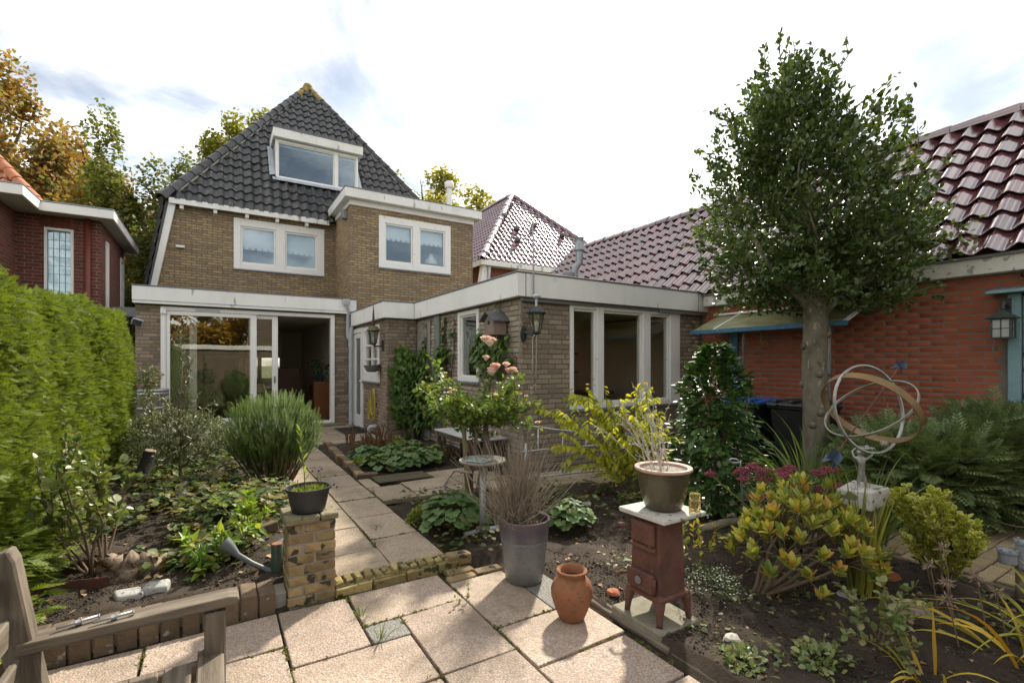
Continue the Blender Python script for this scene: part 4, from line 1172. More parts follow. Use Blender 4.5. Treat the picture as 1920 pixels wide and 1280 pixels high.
# ---- wall lanterns
def lantern(root, c, zb, zt, rb, rt, roof_h, n=6, top='ball'):
    """tapered body of n panes from zb (radius rb) to zt (rt), bell roof above"""
    cx, cy = c
    fr = MB()
    for k in range(n):
        a = 2 * math.pi * (k + .5) / n
        fr.tube([(cx + rb * math.cos(a), cy + rb * math.sin(a), zb), (cx + rt * math.cos(a), cy + rt * math.sin(a), zt)], .006, 5)
    fr.lathe([(rb * .5, zb - .03), (rb * 1.1, zb - .012), (rb * 1.12, zb + .006), (rb * .9, zb + .006)], (cx, cy, 0), n, ph=math.pi / n)
    fr.lathe([(rt * .95, zt - .01), (rt * 1.06, zt - .01), (rt * 1.06, zt + .006)], (cx, cy, 0), n, ph=math.pi / n)
    fr.build('frame', m_blackmetal, root)
    for k in range(n):
        a0 = 2 * math.pi * (k + .5) / n; a1 = 2 * math.pi * (k + 1.5) / n
        p = MB(); p.add([(cx + rb * math.cos(a0), cy + rb * math.sin(a0), zb), (cx + rb * math.cos(a1), cy + rb * math.sin(a1), zb), (cx + rt * math.cos(a1), cy + rt * math.sin(a1), zt), (cx + rt * math.cos(a0), cy + rt * math.sin(a0), zt)], [(0, 1, 2, 3)])
        p.build('pane', m_lampglass, root)
    rf = MB(); rf.lathe([(rt * 1.28, zt), (rt * 1.30, zt + .012), (rt * 1.05, zt + roof_h * .35), (rt * .92, zt + roof_h * .62), (rt * .75, zt + roof_h * .86), (rt * .3, zt + roof_h), (.0, zt + roof_h)], (cx, cy, 0), 24 if n == 6 else n, ph=math.pi / n)
    roofo = rf.build('lamp_roof', m_blackmetal, root, smooth=50)
    b = MB(); b.lathe([(.012, zb), (.016, zb + .03), (.028, zb + .07), (.03, zb + .10), (.02, zb + .13), (0, zb + .145)], (cx, cy, 0), 12)
    b.build('bulb', surf('opal_bulb', [(.7, .7, .68), (.75, .75, .72)], 3, .3, 0), root, smooth=True)
    return roofo

l1 = thing('wall_lantern', (3.40, 4.97, 1.6), 'black carriage lantern on the annex corner with ropes hanging', 'lantern', 'wall lanterns')
lantern(l1, (3.40, 4.96), 1.815, 2.045, .052, .098, .085)
q = MB(); q.tube([(3.40, 4.96, 2.12), (3.40, 4.96, 2.23)], .016, 10); q.lathe([(.0, 2.225), (.035, 2.232), (.056, 2.25), (.058, 2.262), (.045, 2.278), (.02, 2.29), (0, 2.292)], (3.40, 4.96, 0), 18)
q.build('finial', m_pipe, l1, smooth=50)
q = MB(); q.tube([(3.40, 4.96, 1.80), (3.40, 4.965, 1.775), (3.39, 5.0, 1.765), (3.37, 5.06, 1.80), (3.345, 5.12, 1.82), (3.335, 5.155, 1.81)], [.018, .02, .016, .016, .018, .022], 8)
q.build('arm', m_blackmetal, l1, smooth=True)
q = MB(); V = []
q.lathe([(0, 0), (.05, 0), (.06, .006), (.055, .014), (.02, .02), (0, .02)], (0, 0, 0), 20)
q.v = [(3.335 + v[0] * .85, 5.166 - v[2] * 1.5, 1.80 + v[1] * 1.7) for v in q.v]
q.build('wall_plate', m_blackmetal, l1, smooth=50)
m_rope = surf('old_rope', [(.30, .26, .19), (.42, .37, .28)], 30, .9, .6, 90, .003)
for dx, zl, ph in ((-.062, 1.02, 0), (-.005, 1.05, 1)):
    ro = thing('hanging_rope', (3.40 + dx, 4.96, zl), 'pale rope hanging from the annex lantern, ' + ('left' if ph == 0 else 'right') + ' strand of the two', 'rope', 'ropes on the lantern')
    q = MB(); q.tube([(3.40, 4.955, 1.765), (3.40 + dx * .6, 4.945, 1.775), (3.40 + dx, 4.95, 1.74), (3.40 + dx + .004, 4.96, 1.4), (3.40 + dx - .006, 4.965, zl + .08)], .0075, 6); q.build('strand', m_rope, ro, smooth=True)
    q = MB(); q.lathe([(.006, zl + .07), (.014, zl + .085), (.016, zl + .10), (.008, zl + .12)], (3.40 + dx - .006, 4.965, 0), 8)
    q.tube([(3.40 + dx - .006, 4.965, zl + .08), (3.40 + dx - .012, 4.96, zl)], .006, 5); q.tube([(3.40 + dx - .004, 4.965, zl + .08), (3.40 + dx + .02, 4.96, zl + .03), (3.40 + dx + .012, 4.96, zl + .01)], .004, 5)
    q.build('knot', m_rope, ro, smooth=True)

l2 = thing('wall_lantern', (2.52, 9.05, 1.6), 'lantern with tall rusty spike beside the passage window', 'lantern', 'wall lanterns')
m_mossmetal = surf('mossy_metal', [(.06, .065, .025), (.12, .12, .05), (.05, .045, .03)], 9, .8, .5)
rfo = lantern(l2, (2.52, 9.05), 1.80, 2.035, .05, .098, .10)
rfo.data.materials[0] = m_mossmetal
q = MB(); q.lathe([(.03, 2.12), (.028, 2.2), (.012, 2.42), (.0, 2.56)], (2.52, 9.05, 0), 10); q.build('spike', m_rust, l2, smooth=True)
q = MB(); q.tube([(2.52, 9.05, 1.785), (2.54, 9.05, 1.76), (2.62, 9.05, 1.75), (2.69, 9.05, 1.76)], .014, 8); q.obox((2.69, 9.05, 1.76), (.02, .06, .2), Matrix.Identity(3)); q.build('arm', m_blackmetal, l2, smooth=40)

l3 = thing('wall_lantern', (6.62, 1.53, 1.6), 'square four-pane lantern hanging by the old garage window', 'lantern', 'wall lanterns')
q = MB()
cx, cy, hw = 6.62, 1.53, .068
for sx in (-1, 1):
    for sy in (-1, 1): q.box(cx + sx * hw - .008, cx + sx * hw + .008, cy + sy * hw - .008, cy + sy * hw + .008, 1.68, 1.855)
q.box(cx - hw - .012, cx + hw + .012, cy - hw - .012, cy + hw + .012, 1.67, 1.682); q.box(cx - hw - .012, cx + hw + .012, cy - hw - .012, cy + hw + .012, 1.855, 1.866)
for s_ in (-1, 1):
    q.box(cx + s_ * hw - .003, cx + s_ * hw + .003, cy - .004, cy + .004, 1.68, 1.855); q.box(cx + s_ * hw - .003, cx + s_ * hw + .003, cy - hw, cy + hw, 1.764, 1.771)
    q.box(cx - .004, cx + .004, cy + s_ * hw - .003, cy + s_ * hw + .003, 1.68, 1.855); q.box(cx - hw, cx + hw, cy + s_ * hw - .003, cy + s_ * hw + .003, 1.764, 1.771)
q.build('frame', m_blackmetal, l3)
m_opal = surf('opal_pane', [(.33, .33, .32), (.42, .42, .40)], 5, .35, 0)
for s_ in (-1, 1):
    gl(l3, 'pane', [(cx + s_ * (hw - .004) - .001, cx + s_ * (hw - .004) + .001, cy - hw + .008, cy + hw - .008, 1.684, 1.853)], m_opal, 0)
    gl(l3, 'pane', [(cx - hw + .008, cx + hw - .008, cy + s_ * (hw - .004) - .001, cy + s_ * (hw - .004) + .001, 1.684, 1.853)], m_opal, 0)
q = MB(); q.lathe([(.15, 1.866), (.152, 1.874), (.07, 1.915), (.02, 1.945), (.012, 1.96)], (cx, cy, 0), 4, ph=math.pi / 4); q.build('lamp_roof', m_blackmetal, l3)
q = MB(); q.tube([(cx, cy, 1.95), (cx, cy, 1.99), (cx + .02, cy, 2.02), (cx + .09, cy, 2.02), (cx + .15, cy, 1.99), (6.80, cy, 1.98)], [.012, .016, .018, .014, .016, .02], 8); q.lathe([(0, 1.955), (.025, 1.965), (.02, 1.98), (0, 1.985)], (cx, cy, 0), 10); q.obox((6.785, cy - .0, 2.0), (.02, .05, .16), Matrix.Identity(3)); q.build('arm', m_blackmetal, l3, smooth=40)
q = MB(); q.tube([(6.74, 1.62, 1.68), (6.73, 1.63, 1.58), (6.74, 1.625, 1.50), (6.75, 1.61, 1.44)], .006, 5); q.build('cable', m_trim, l3, smooth=True)

# ---- floodlight on the extension corner
fo = thing('flood_light', (-1.22, 11.2, 2.1), 'grey solar floodlight at the left corner of the extension', 'flood light')
mt = Matrix.Rotation(R(25), 3, 'X') @ Matrix.Rotation(R(18), 3, 'Y')
q = MB(); q.obox((-1.22, 11.19, 2.19), (.17, .06, .14), mt); q.build('housing', m_galv, fo, bevel=.012)
q = MB(); q.obox(Vector((-1.22, 11.19, 2.19)) + mt @ Vector((0, -.033, 0)), (.135, .006, .105), mt); q.build('lamp_glass', surf('dark_glass', [(.05, .06, .07), (.08, .09, .1)], 4, .2, 0), fo)
q = MB(); q.tube([(-1.30, 11.24, 2.22), (-1.24, 11.34, 2.24)], .02, 8); q.build('bracket', m_galv, fo)

# ---- bird house
bh = thing('bird_house', (3.18, 5.6, 1.8), 'old wooden bird house with curled slate roof on annex wall', 'bird house')
m_bhw = surf('grey_pink_wood', [(.16, .115, .095), (.26, .195, .165), (.2, .15, .125)], 6, .9, .5, stretch=(6, 6, 1))
q = MB(); q.prism([(3.08, 5.48, 1.815), (3.08, 5.72, 1.815), (3.08, 5.72, 2.0), (3.08, 5.60, 2.085), (3.08, 5.48, 2.0)], (.20, 0, 0)); q.build('box', m_bhw, bh, bevel=.004)
q = MB(); q.box(3.06, 3.30, 5.46, 5.74, 1.800, 1.814); q.build('floor', m_bhw, bh, bevel=.003)
m_felt = surf('cracked_roof_felt', [(.08, .082, .085), (.15, .155, .16)], 12, .9, .8, 30, .006)
for sg in (-1, 1):
    q = MB(); nseg = 6
    for i in range(nseg):
        x0 = 3.02 + i * .048; lift = random.uniform(0, .012); out_e = random.uniform(-.01, .012)
        y0, z0 = 5.60 + sg * .0, 2.112; y1, z1 = 5.60 + sg * (.175 + out_e), 1.985 + lift
        q.add([(x0, y0, z0), (x0 + .049, y0, z0), (x0 + .049, y1, z1 - .005), (x0, y1, z1), (x0, y0, z0 - .012), (x0 + .049, y0, z0 - .012), (x0 + .049, y1, z1 - .017), (x0, y1, z1 - .012)], [(0, 1, 2, 3), (7, 6, 5, 4), (0, 4, 5, 1), (1, 5, 6, 2), (2, 6, 7, 3), (3, 7, 4, 0)])
    q.build('roof_felt', m_felt, bh)
q = MB(); q.lathe([(0, 0), (.028, 0), (.028, .004), (0, .004)], (0, 0, 0), 14); q.v = [(3.078 - v[2], 5.60 + v[0], 1.965 + v[1]) for v in q.v]; q.build('entrance_hole', m_dark, bh)

# ---- hanging bowl pot, hose, door mat
hb_ = thing('wall_pot', (2.56, 9.3, 1.25), 'dark bowl-shaped pot on a bracket below the passage lantern', 'pot')
q = MB(); q.lathe([(.07, 1.265), (.10, 1.28), (.145, 1.36), (.15, 1.385), (.155, 1.395), (.14, 1.395), (.13, 1.36)], (2.555, 9.28, 0), 22); q.build('bowl', m_trim, hb_, smooth=40)
q = MB(); q.tube([(2.69, 9.14, 1.42), (2.62, 9.14, 1.39), (2.56, 9.13, 1.39)], .01, 6); q.tube([(2.69, 9.14, 1.30), (2.60, 9.15, 1.30)], .01, 6); q.build('bracket', m_blackmetal, hb_)
ho = thing('garden_hose', (2.64, 9.6, .25), 'yellow hose loops hung on the passage wall', 'hose')
q = MB()
for k, (dy, h_, wd) in enumerate(((0, .60, .10), (.03, .52, .13), (.22, .40, .07))):
    pts = []
    cz = .36 + k * .01
    for i in range(33):
        a = 2 * math.pi * i / 32
        pts.append((2.648 - .012 * k, 9.50 + dy + wd * math.cos(a), .93 - .22 * (k == 2) - .5 * h_ + .5 * h_ * math.sin(a)))
    q.tube(pts[:-1], .011, 6, closed=True)
q.build('hose_loops', surf('yellow_hose', [(.42, .33, .05), (.52, .42, .08)], 4, .5, .1), ho, smooth=True)
gl(ho, 'holder', [(2.66, 2.70, 9.5, 9.62, .58, .68)], m_trim, .01)
dmx = thing('door_mat', (2.35, 10.2, .06), 'dark door mat on the slabs before the passage door', 'mat')
q = MB(); q.box(2.12, 2.60, 9.62, 10.55, .064, .082); q.build('mat', surf('black_coir', [(.012, .012, .012), (.03, .028, .026)], 50, .98, 1, 120, .01), dmx, bevel=.006)
gl(dmx, 'mat_rim', [(2.10, 2.12, 9.62, 10.55, .064, .078), (2.60, 2.62, 9.62, 10.55, .064, .078)], m_trim, .003)
ds = thing('door_step', (1.7, 11.15, .06), 'worn timber step below the open sliding door', 'step')
gl(ds, 'tread', [(1.2, 2.45, 11.02, 11.28, .064, .11)], m_cap, .008)
dstub = thing('drain_stub', (2.58, 9.48, .06), 'short grey pipe stub rising from the slabs by the hose', 'pipe')
q = MB(); q.tube([(2.56, 9.50, .05), (2.56, 9.50, .17), (2.58, 9.48, .20), (2.69, 9.42, .20)], .035, 10); q.build('pipe', m_pipe, dstub, smooth=True)

# ---- ribbed timber mat on the terrace
wm = thing('slatted_mat', (1.9, 5.58, .06), 'dark ribbed timber boards lying at the edge of the round-leaved bed', 'boards')
for i in range(7):
    y0 = 5.435 + i * .047
    loose_brick(1.575, 2.22 - .01 * (i % 3), y0, y0 + .041, .064, .082 + random.uniform(-.002, .002), .003).build('slat', surf('mossy_board', [(.055, .05, .03), (.10, .088, .055), (.07, .07, .035)], 5, .9, .6, stretch=(1, 10, 10)) if i == 0 else bpy.data.materials['mossy_board'], wm, bevel=.004)

# ---- half barrel planter
ba = thing('half_barrel', (-1.0, 11.02, .1), 'weathered half barrel planter with steel hoops by the sliding door', 'barrel')
m_stave = surf('grey_stave', [(.12, .105, .085), (.22, .19, .155), (.16, .135, .11)], 5, .9, .5, stretch=(8, 8, 1))
for k in range(18):
    a0 = 2 * math.pi * k / 18 + .01; a1 = 2 * math.pi * (k + 1) / 18 - .01
    q = MB(); V = []
    prof = [(.215, .42), (.24, .60), (.262, .80), (.268, .955)]
    for r_, z_ in prof:
        for a in (a0, (a0 + a1) / 2, a1): V.append((-1.0 + r_ * math.cos(a), 11.02 + r_ * math.sin(a), z_))
    F = []
    for i in range(3):
        for j in range(2): F.append((i * 3 + j, i * 3 + j + 1, (i + 1) * 3 + j + 1, (i + 1) * 3 + j))
    q.add(V, F); q.build('stave', m_stave, ba)
for z_, r_ in ((.88, .270), (.935, .272), (.62, .249)):
    q = MB(); q.lathe([(r_, z_ - .024), (r_ + .003, z_), (r_ + .002, z_ + .024)], (-1.0, 11.02, 0), 30); q.build('hoop', m_galv, ba, smooth=True)
q = MB(); q.lathe([(0, .90), (.255, .905)], (-1.0, 11.02, 0), 20); q.build('soil_fill', m_soil, ba)

# ---- wheelie bins
m_bin = surf('black_plastic', [(.010, .011, .012), (.018, .019, .02)], 6, .45, .15, 60, .001)
m_blue = surf('blue_lid_plastic', [(.03, .12, .42), (.05, .17, .52)], 5, .4, .15, 40, .001)
m_greylid = surf('grey_lid_plastic', [(.045, .05, .055), (.075, .08, .085)], 5, .4, .15, 40, .001)
def bin_(x, y, mlid, label):
    b = thing('wheelie_bin', (x, y, 0), label, 'bin', 'wheelie bins by the garage wall')
    q = MB()
    w0, w1, d0, d1 = .20, .275, .22, .31
    q.add([(x - d0, y - w0, .03), (x + d0, y - w0, .03), (x + d0, y + w0, .03), (x - d0, y + w0, .03), (x - d1, y - w1, .88), (x + d1, y - w1, .88), (x + d1, y + w1, .88), (x - d1, y + w1, .88)],
          [(0, 3, 2, 1), (4, 5, 6, 7), (0, 1, 5, 4), (1, 2, 6, 5), (2, 3, 7, 6), (3, 0, 4, 7)])
    q.build('body', m_bin, b, bevel=.02, seg=2)
    gl(b, 'rim', [(x - .335, x + .325, y - .29, y + .29, .865, .90)], m_bin, .012)
    q = MB(); q.prism([(x - .35, y - .30, .902), (x + .30, y - .30, .915), (x + .30, y - .30, .965), (x + .05, y - .30, .968), (x - .35, y - .30, .935)], (0, .60, 0)); lid = q.build('lid', mlid, b, bevel=.018, seg=2)
    for k in range(3): gl(lid, 'lid_rib', [(x - .33, x + .25, y - .2 + k * .2 - .03, y - .2 + k * .2 + .03, .950, .974)], mlid, .01)
    for s_ in (-1, 1):
        q = MB(); q.tube([(x - .35, y + s_ * .2 - .05, .92), (x - .385, y + s_ * .2 - .05, .915), (x - .385, y + s_ * .2 + .05, .915), (x - .35, y + s_ * .2 + .05, .92)], .012, 6); q.build('lid_handle', mlid, lid, smooth=True)
        q = MB(); q.lathe([(0, -.02), (.10, -.02), (.10, .02), (0, .02)], (0, 0, 0), 18); q.v = [(x + .24 + v[0], y + s_ * .24 + v[2], .10 + v[1]) for v in q.v]; q.build('wheel', m_bin, b)
    q = MB(); q.tube([(x + .30, y - .22, .92), (x + .36, y - .22, .94), (x + .36, y + .22, .94), (x + .30, y + .22, .92)], .016, 8); q.build('handle', m_bin, b, smooth=True)
    return b
bin_(6.08, 3.86, m_blue, 'black wheelie bin with bright blue lid')
bin_(6.25, 3.22, m_greylid, 'black wheelie bin with dark grey lid beside the holly trunk')

# ---- lean-to canopy over the bins
aw_ = thing('wall_canopy', (6.5, 3.9, 1.9), 'algae-stained canopy with blue edge on the garage wall', 'canopy')
m_canopy = leafmat('algae_sheet', [(.36, .36, .19), (.40, .40, .23)], .5, .4, .4, (1, 1, .7))
def canopy_mat():
    t = NT('algae_stained_sheet')
    c = t.coord('Object', (1, .5, 1))
    n1 = t.noise(c, 4, 6, .7)
    colr = t.ramp(n1, [(.20, .20, .07), (.40, .40, .20), (.56, .56, .42)], [.3, .5, .72])
    p = t.principled(colr, .5, .4, 0, t.bump(t.noise(c, 30, 4), .2, .004))
    tr = t.n('ShaderNodeBsdfTranslucent'); t.l(colr, tr.inputs[0])
    mx_ = t.n('ShaderNodeMixShader'); mx_.inputs[0].default_value = .35
    t.l(p.outputs[0], mx_.inputs[1]); t.l(tr.outputs[0], mx_.inputs[2])
    return t.done(mx_.outputs[0])
m_canopy = canopy_mat()
def cquad(y0, y1, xa, za, xb, zb, th=.012):
    q = MB(); q.prism([(xa, y0, za), (xb, y0, zb), (xb, y0, zb + th), (xa, y0, za + th)], (0, y1 - y0, 0)); return q
cquad(2.78, 4.46, 6.83, 2.165, 6.21, 1.905).build('panel', m_canopy, aw_)
cquad(4.50, 4.86, 6.83, 2.165, 6.21, 1.905).build('panel', m_canopy, aw_)
cquad(4.462, 4.498, 6.83, 2.17, 6.20, 1.91, .016).build('batten', m_white, aw_)
cquad(2.72, 2.775, 6.83, 2.17, 6.20, 1.91, .016).build('batten', m_white, aw_)
gl(aw_, 'top_batten', [(6.815, 6.845, 2.72, 4.92, 2.185, 2.215)], m_white, .004)
m_bluep = surf('worn_blue_paint', [(.04, .13, .22), (.06, .18, .30), (.10, .16, .18)], 9, .6, .4, speck=(18, .64, (.3, .3, .27)))
gl(aw_, 'front_edge', [(6.185, 6.21, 2.72, 4.87, 1.865, 1.925)], m_bluep, .005)
for yy in (2.90, 3.6, 4.3, 4.8):
    q = MB(); q.beam((6.83, yy, 2.13), (6.22, yy, 1.875), .03, .04); q.build('rafter', m_bluep, aw_)
gl(aw_, 'post', [(6.80, 6.845, 4.50, 4.63, .2, 2.1)], m_bluep, .004)
rp = thing('rope_bundle', (6.38, 4.11, 1.0), 'grey rope bundle hanging under the canopy', 'rope')
q = MB()
for k in range(4):
    q.tube([(6.36 + .01 * k, 4.10 + .012 * k, 1.89), (6.36 + .015 * math.sin(k * 2), 4.11 + .012 * math.cos(k * 2.2), 1.72), (6.37 + .012 * math.cos(k * 3), 4.11 + .012 * math.sin(k), 1.45), (6.37, 4.11 + .004 * k, 1.25)], .009, 6)
q.build('strands', surf('grey_rope', [(.12, .115, .105), (.2, .19, .17)], 30, .95, .6), rp, smooth=True)
q = MB(); q.lathe([(.022, 1.26), (.035, 1.22), (.038, 1.05), (.05, .98), (.03, .97)], (6.37, 4.115, 0), 10, .1); q.build('tassel', bpy.data.materials['grey_rope'], rp, smooth=True)
ro2 = thing('iron_hook', (6.5, 3.92, 1.6), 'thin iron hook hanging under the canopy right of the rope', 'hook')
q = MB(); q.tube([(6.5, 3.93, 1.99), (6.5, 3.93, 1.80), (6.5, 3.95, 1.72), (6.5, 3.92, 1.70), (6.5, 3.89, 1.74)], .007, 6); q.build('hook', m_trim, ro2, smooth=True)

# ---- galvanised standpipe next to the holly trunk
pp = thing('steel_downpipe', (6.62, 3.14, 0), 'pale galvanised pipe standing behind the holly trunk', 'pipe')
q = MB(); q.tube([(6.62, 3.14, 0), (6.62, 3.14, 1.22)], .042, 12); q.build('pipe', m_galv, pp, smooth=True)
q = MB(); q.tube([(6.62, 3.14, 1.225), (6.62, 3.14, 2.36)], .046, 12); q.build('pipe', m_pipe, pp, smooth=True)
q = MB(); q.tube([(6.62, 3.14, 1.26), (6.62, 3.14, 1.30)], .053, 12); q.build('clamp', m_trim, pp, smooth=True)

# ---- tubular steel railing before the annex
ra = thing('steel_railing', (3.35, 4.55, 0), 'galvanised tubular railing in front of the annex window', 'railing')
def rail_pt(t_, z_): return (3.01 + 1.15 * t_, 4.72 - .62 * t_, z_)
for nm, z0, z1, r_ in (('top_rail', .72, .60, .013), ('middle_rail', .40, .47, .013), ('bottom_rail', .08, .19, .013)):
    q = MB(); q.tube([rail_pt(t_, z0 + (z1 - z0) * t_ + (-.03 * math.sin(math.pi * t_) if nm == 'top_rail' else .02 * math.sin(math.pi * t_))) for t_ in np.linspace(0, 1.0, 12)], r_, 8); q.build(nm, m_galv, ra, smooth=True)
for t_ in (.16, .38, .59, .66, .86, .97):
    zt = .72 - .12 * t_ - .03 * math.sin(math.pi * t_); zb = .08 + .11 * t_
    q = MB(); q.tube([rail_pt(t_, zb), rail_pt(t_, zt)], .010, 8); q.build('baluster', m_galv, ra, smooth=True)
for t_ in (.05, .9):
    q = MB(); q.tube([rail_pt(t_, -.05), rail_pt(t_, .50)], .017, 8); q.build('post', m_galv, ra, smooth=True)

# ---- low table by the annex wall with a heap of shells
tb = thing('garden_table', (3.02, 6.1, .06), 'low weathered table with pale top along the annex wall', 'table')
m_ptop = surf('pale_table_top', [(.42, .43, .43), (.55, .56, .55)], 4, .6, .3)
gl(tb, 'table_top', [(2.78, 3.27, 5.45, 6.75, .43, .455)], m_ptop, .006)
gl(tb, 'apron', [(2.80, 2.83, 5.48, 6.72, .36, .428)], m_teak_y, .005)
for (x_, y_) in ((2.82, 5.52), (2.82, 6.66), (3.2, 5.52), (3.2, 6.66)): gl(tb, 'leg', [(x_ - .03, x_ + .03, y_ - .03, y_ + .03, .04, .428)], m_teak_z, .005)
sh = thing('shell_heap', (3.05, 5.62, .455), 'heap of bleached shells and driftwood on the low table', 'shells')
m_shell = surf('bleached_shell', [(.42, .38, .31), (.58, .54, .46), (.3, .26, .2)], 16, .8, .5, var=.2)
for k in range(26):
    p = Vector((3.02 + random.gauss(0, .07), 5.62 + random.gauss(0, .10), .47 + abs(random.gauss(0, .03)) + .05 * random.random()))
    q = MB(); r_ = random.uniform(.018, .04); q.lathe([(0, -r_ * .5), (r_ * .8, -r_ * .2), (r_, .0), (r_ * .6, r_ * .4), (0, r_ * .55)], (0, 0, 0), 8, .15)
    mr = Matrix.Rotation(random.random() * 6, 3, 'X') @ Matrix.Rotation(random.random() * 6, 3, 'Y')
    q.v = [tuple(p + mr @ Vector(v)) for v in q.v]; q.build('shell', m_shell, sh, smooth=60)
q = MB(); q.tube([(2.92, 5.55, .47), (3.0, 5.62, .52), (3.08, 5.66, .60)], [.03, .035, .012], 7); q.build('driftwood', m_trim, sh)
ws = thing('wall_shelf', (3.22, 5.45, .75), 'small wooden shelf on an iron bracket at the annex corner', 'shelf')
gl(ws, 'board', [(3.10, 3.295, 5.30, 5.66, .84, .865)], m_teak_y, .004)
q = MB(); q.beam((3.29, 5.45, .62), (3.12, 5.45, .84), .012, .012); q.beam((3.29, 5.45, .6), (3.29, 5.45, .84), .012, .012); q.build('bracket', m_rust, ws)
lg = thing('stone_ledge', (3.24, 5.22, .74), 'little stone ledge with a pebble low on the annex corner', 'ledge')
gl(lg, 'ledge', [(3.20, 3.30, 5.19, 5.36, .735, .765)], m_cap, .006)
q = MB(); q.lathe([(0, 0), (.028, .006), (.034, .022), (.02, .04), (0, .044)], (3.22, 5.34, .766), 10, .1); q.build('pebble', m_shell, lg, smooth=True)
ir = thing('iron_rod', (3.27, 5.26, .75), 'thin rusty rod leaning on the annex corner', 'rod')
q = MB(); q.tube([(3.25, 5.27, .77), (3.285, 5.24, 1.45), (3.285, 5.24, 1.5), (3.27, 5.245, 1.52), (3.258, 5.25, 1.50)], .006, 6); q.build('rod', m_rust, ir, smooth=True)

# ---- round dish on a post, rose stakes
m_mossdish = surf('tarnished_dish', [(.14, .13, .115), (.24, .23, .21), (.18, .17, .15)], 11, .55, .3, metal=.3, speck=(24, .6, (.1, .08, .06)))
bd_ = thing('dish_table', (1.83, 3.43, 0), 'round metal dish with glass tile on a grey post', 'garden stand')
q = MB(); q.tube([(1.83, 3.43, -.03), (1.83, 3.43, .62)], .026, 12); q.build('post', m_galv, bd_, smooth=True)
q = MB(); q.lathe([(0, .628), (.17, .628), (.185, .634), (.192, .645), (.188, .655), (.175, .652), (.165, .642), (0, .640)], (1.83, 3.43, 0), 32); q.build('dish', m_mossdish, bd_, smooth=50)
q = MB(); q.obox((1.81, 3.45, .648), (.17, .17, .008), Matrix.Rotation(R(35), 3, 'Z')); q.build('glass_tile', surf('green_glass_tile', [(.20, .27, .24), (.34, .42, .38)], 12, .2, .3), bd_, bevel=.003)
hp = thing('buried_pipe', (1.88, 3.48, .03), 'grey water pipe lying at the foot of the dish post', 'pipe')
q = MB(); q.tube([(1.70, 3.50, .055), (1.86, 3.49, .07), (2.05, 3.46, .07)], .018, 8); q.build('pipe', m_pipe, hp, smooth=True)
m_stake = surf('green_stake', [(.13, .10, .05), (.20, .16, .08), (.10, .09, .045)], 5, .85, .4, stretch=(6, 6, 1))
sk = thing('rose_stake', (2.0, 4.06, .03), 'green-brown round stake tied to the rose', 'stake')
q = MB(); q.tube([(2.01, 4.04, .0), (1.985, 4.05, .5), (1.965, 4.06, .86)], [.024, .022, .02], 10); q.build('stake', m_stake, sk, smooth=True)
q = MB(); q.tube([(1.99 + .045 * math.cos(a), 4.06 + .05 * math.sin(a), .42 + .012 * math.sin(2 * a)) for a in np.linspace(0, 6.28, 18)[:-1]], .012, 6, closed=True); q.tube([(1.97, 4.01, .41), (1.93, 3.8, .2), (1.87, 3.47, .12)], .006, 5); q.build('tie', m_rope, sk, smooth=True)
sk2 = thing('rusty_post', (2.05, 4.07, .03), 'rusty iron post with pegs beside the green rose stake', 'post')
q = MB(); q.tube([(2.055, 4.06, 0), (2.045, 4.07, .66)], .018, 8); q.obox((2.045, 4.07, .68), (.04, .02, .06), Matrix.Identity(3)); q.build('post', m_rust, sk2, smooth=30)
for z_ in (.30, .52): 
    q = MB(); q.tube([(2.02, 4.05, z_), (2.10, 4.07, z_ + .01)], .006, 6); q.build('peg', m_rust, sk2)
cb_ = thing('black_cable', (2.3, 5.1, .06), 'coil of black cable curling over the terrace slabs', 'cable')
q = MB(); q.tube([(2.08, 4.2, .36), (2.16, 4.6, .30), (2.28, 4.95, .22), (2.34, 5.15, .13), (2.28, 5.12, .09), (2.16, 4.95, .08), (2.10, 4.80, .075), (2.16, 4.70, .072), (2.28, 4.72, .07)], .008, 6); q.build('cable', m_trim, cb_, smooth=True)

# ---- pots
def glaze_pot(name, cols, pos, rough=.25, axis_scale=9):
    t = NT(name)
    c = t.coord('Object'); s_ = t.n('ShaderNodeSeparateXYZ'); t.l(c, s_.inputs[0])
    n1 = t.noise(t.coord('Object', (1, 1, .25)), axis_scale, 6, .7)
    f = t.math('ADD', t.math('MULTIPLY', s_.outputs[2], 1.0), t.math('MULTIPLY', n1, .16))
    colr = t.ramp(f, cols, pos)
    n2 = t.noise(c, 26, 5, .7)
    colr = t.mix(t.ramp(n2, [(0, 0, 0), (.5, .5, .5)], [.52, .7]), colr, (.06, .06, .055))
    p = t.principled(colr, t.math('ADD', t.math('MULTIPLY', n2, .3), rough), .5, 0, t.bump(t.noise(c, 40, 5), .25, .003), .2)
    return t.done(p.outputs[0])
tp = thing('tall_glazed_pot', (1.74, 2.68, 0), 'tall blue-grey glazed pot holding dry lavender stalks', 'pot')
m_tall = glaze_pot('blue_grey_glaze', [(.10, .105, .095), (.19, .195, .185), (.16, .165, .175), (.08, .075, .11), (.17, .105, .075)], [.0, .2, .34, .44, .56])
q = MB(); q.lathe([(0, 0), (.112, 0), (.122, .012), (.138, .12), (.152, .262), (.155, .272), (.151, .280), (.158, .290), (.170, .395), (.172, .408), (.166, .414), (.155, .408), (.150, .37), (.149, .34), (0, .335)], (1.74, 2.68, 0), 40, .006)
q.build('pot_body', m_tall, tp, smooth=50)
q = MB(); q.lathe([(0, .362), (.10, .36), (.151, .352)], (1.74, 2.68, 0), 20, .01); q.build('soil_fill', m_soil, tp)
tj = thing('terracotta_jar', (1.70, 2.13, 0), 'rounded terracotta jar with rim on the patio edge', 'jar')
m_terra = surf('old_terracotta', [(.09, .058, .034), (.25, .108, .052), (.28, .118, .056), (.13, .075, .042)], 8, .9, .7, 60, .004, speck=(70, .62, (.13, .085, .05)))
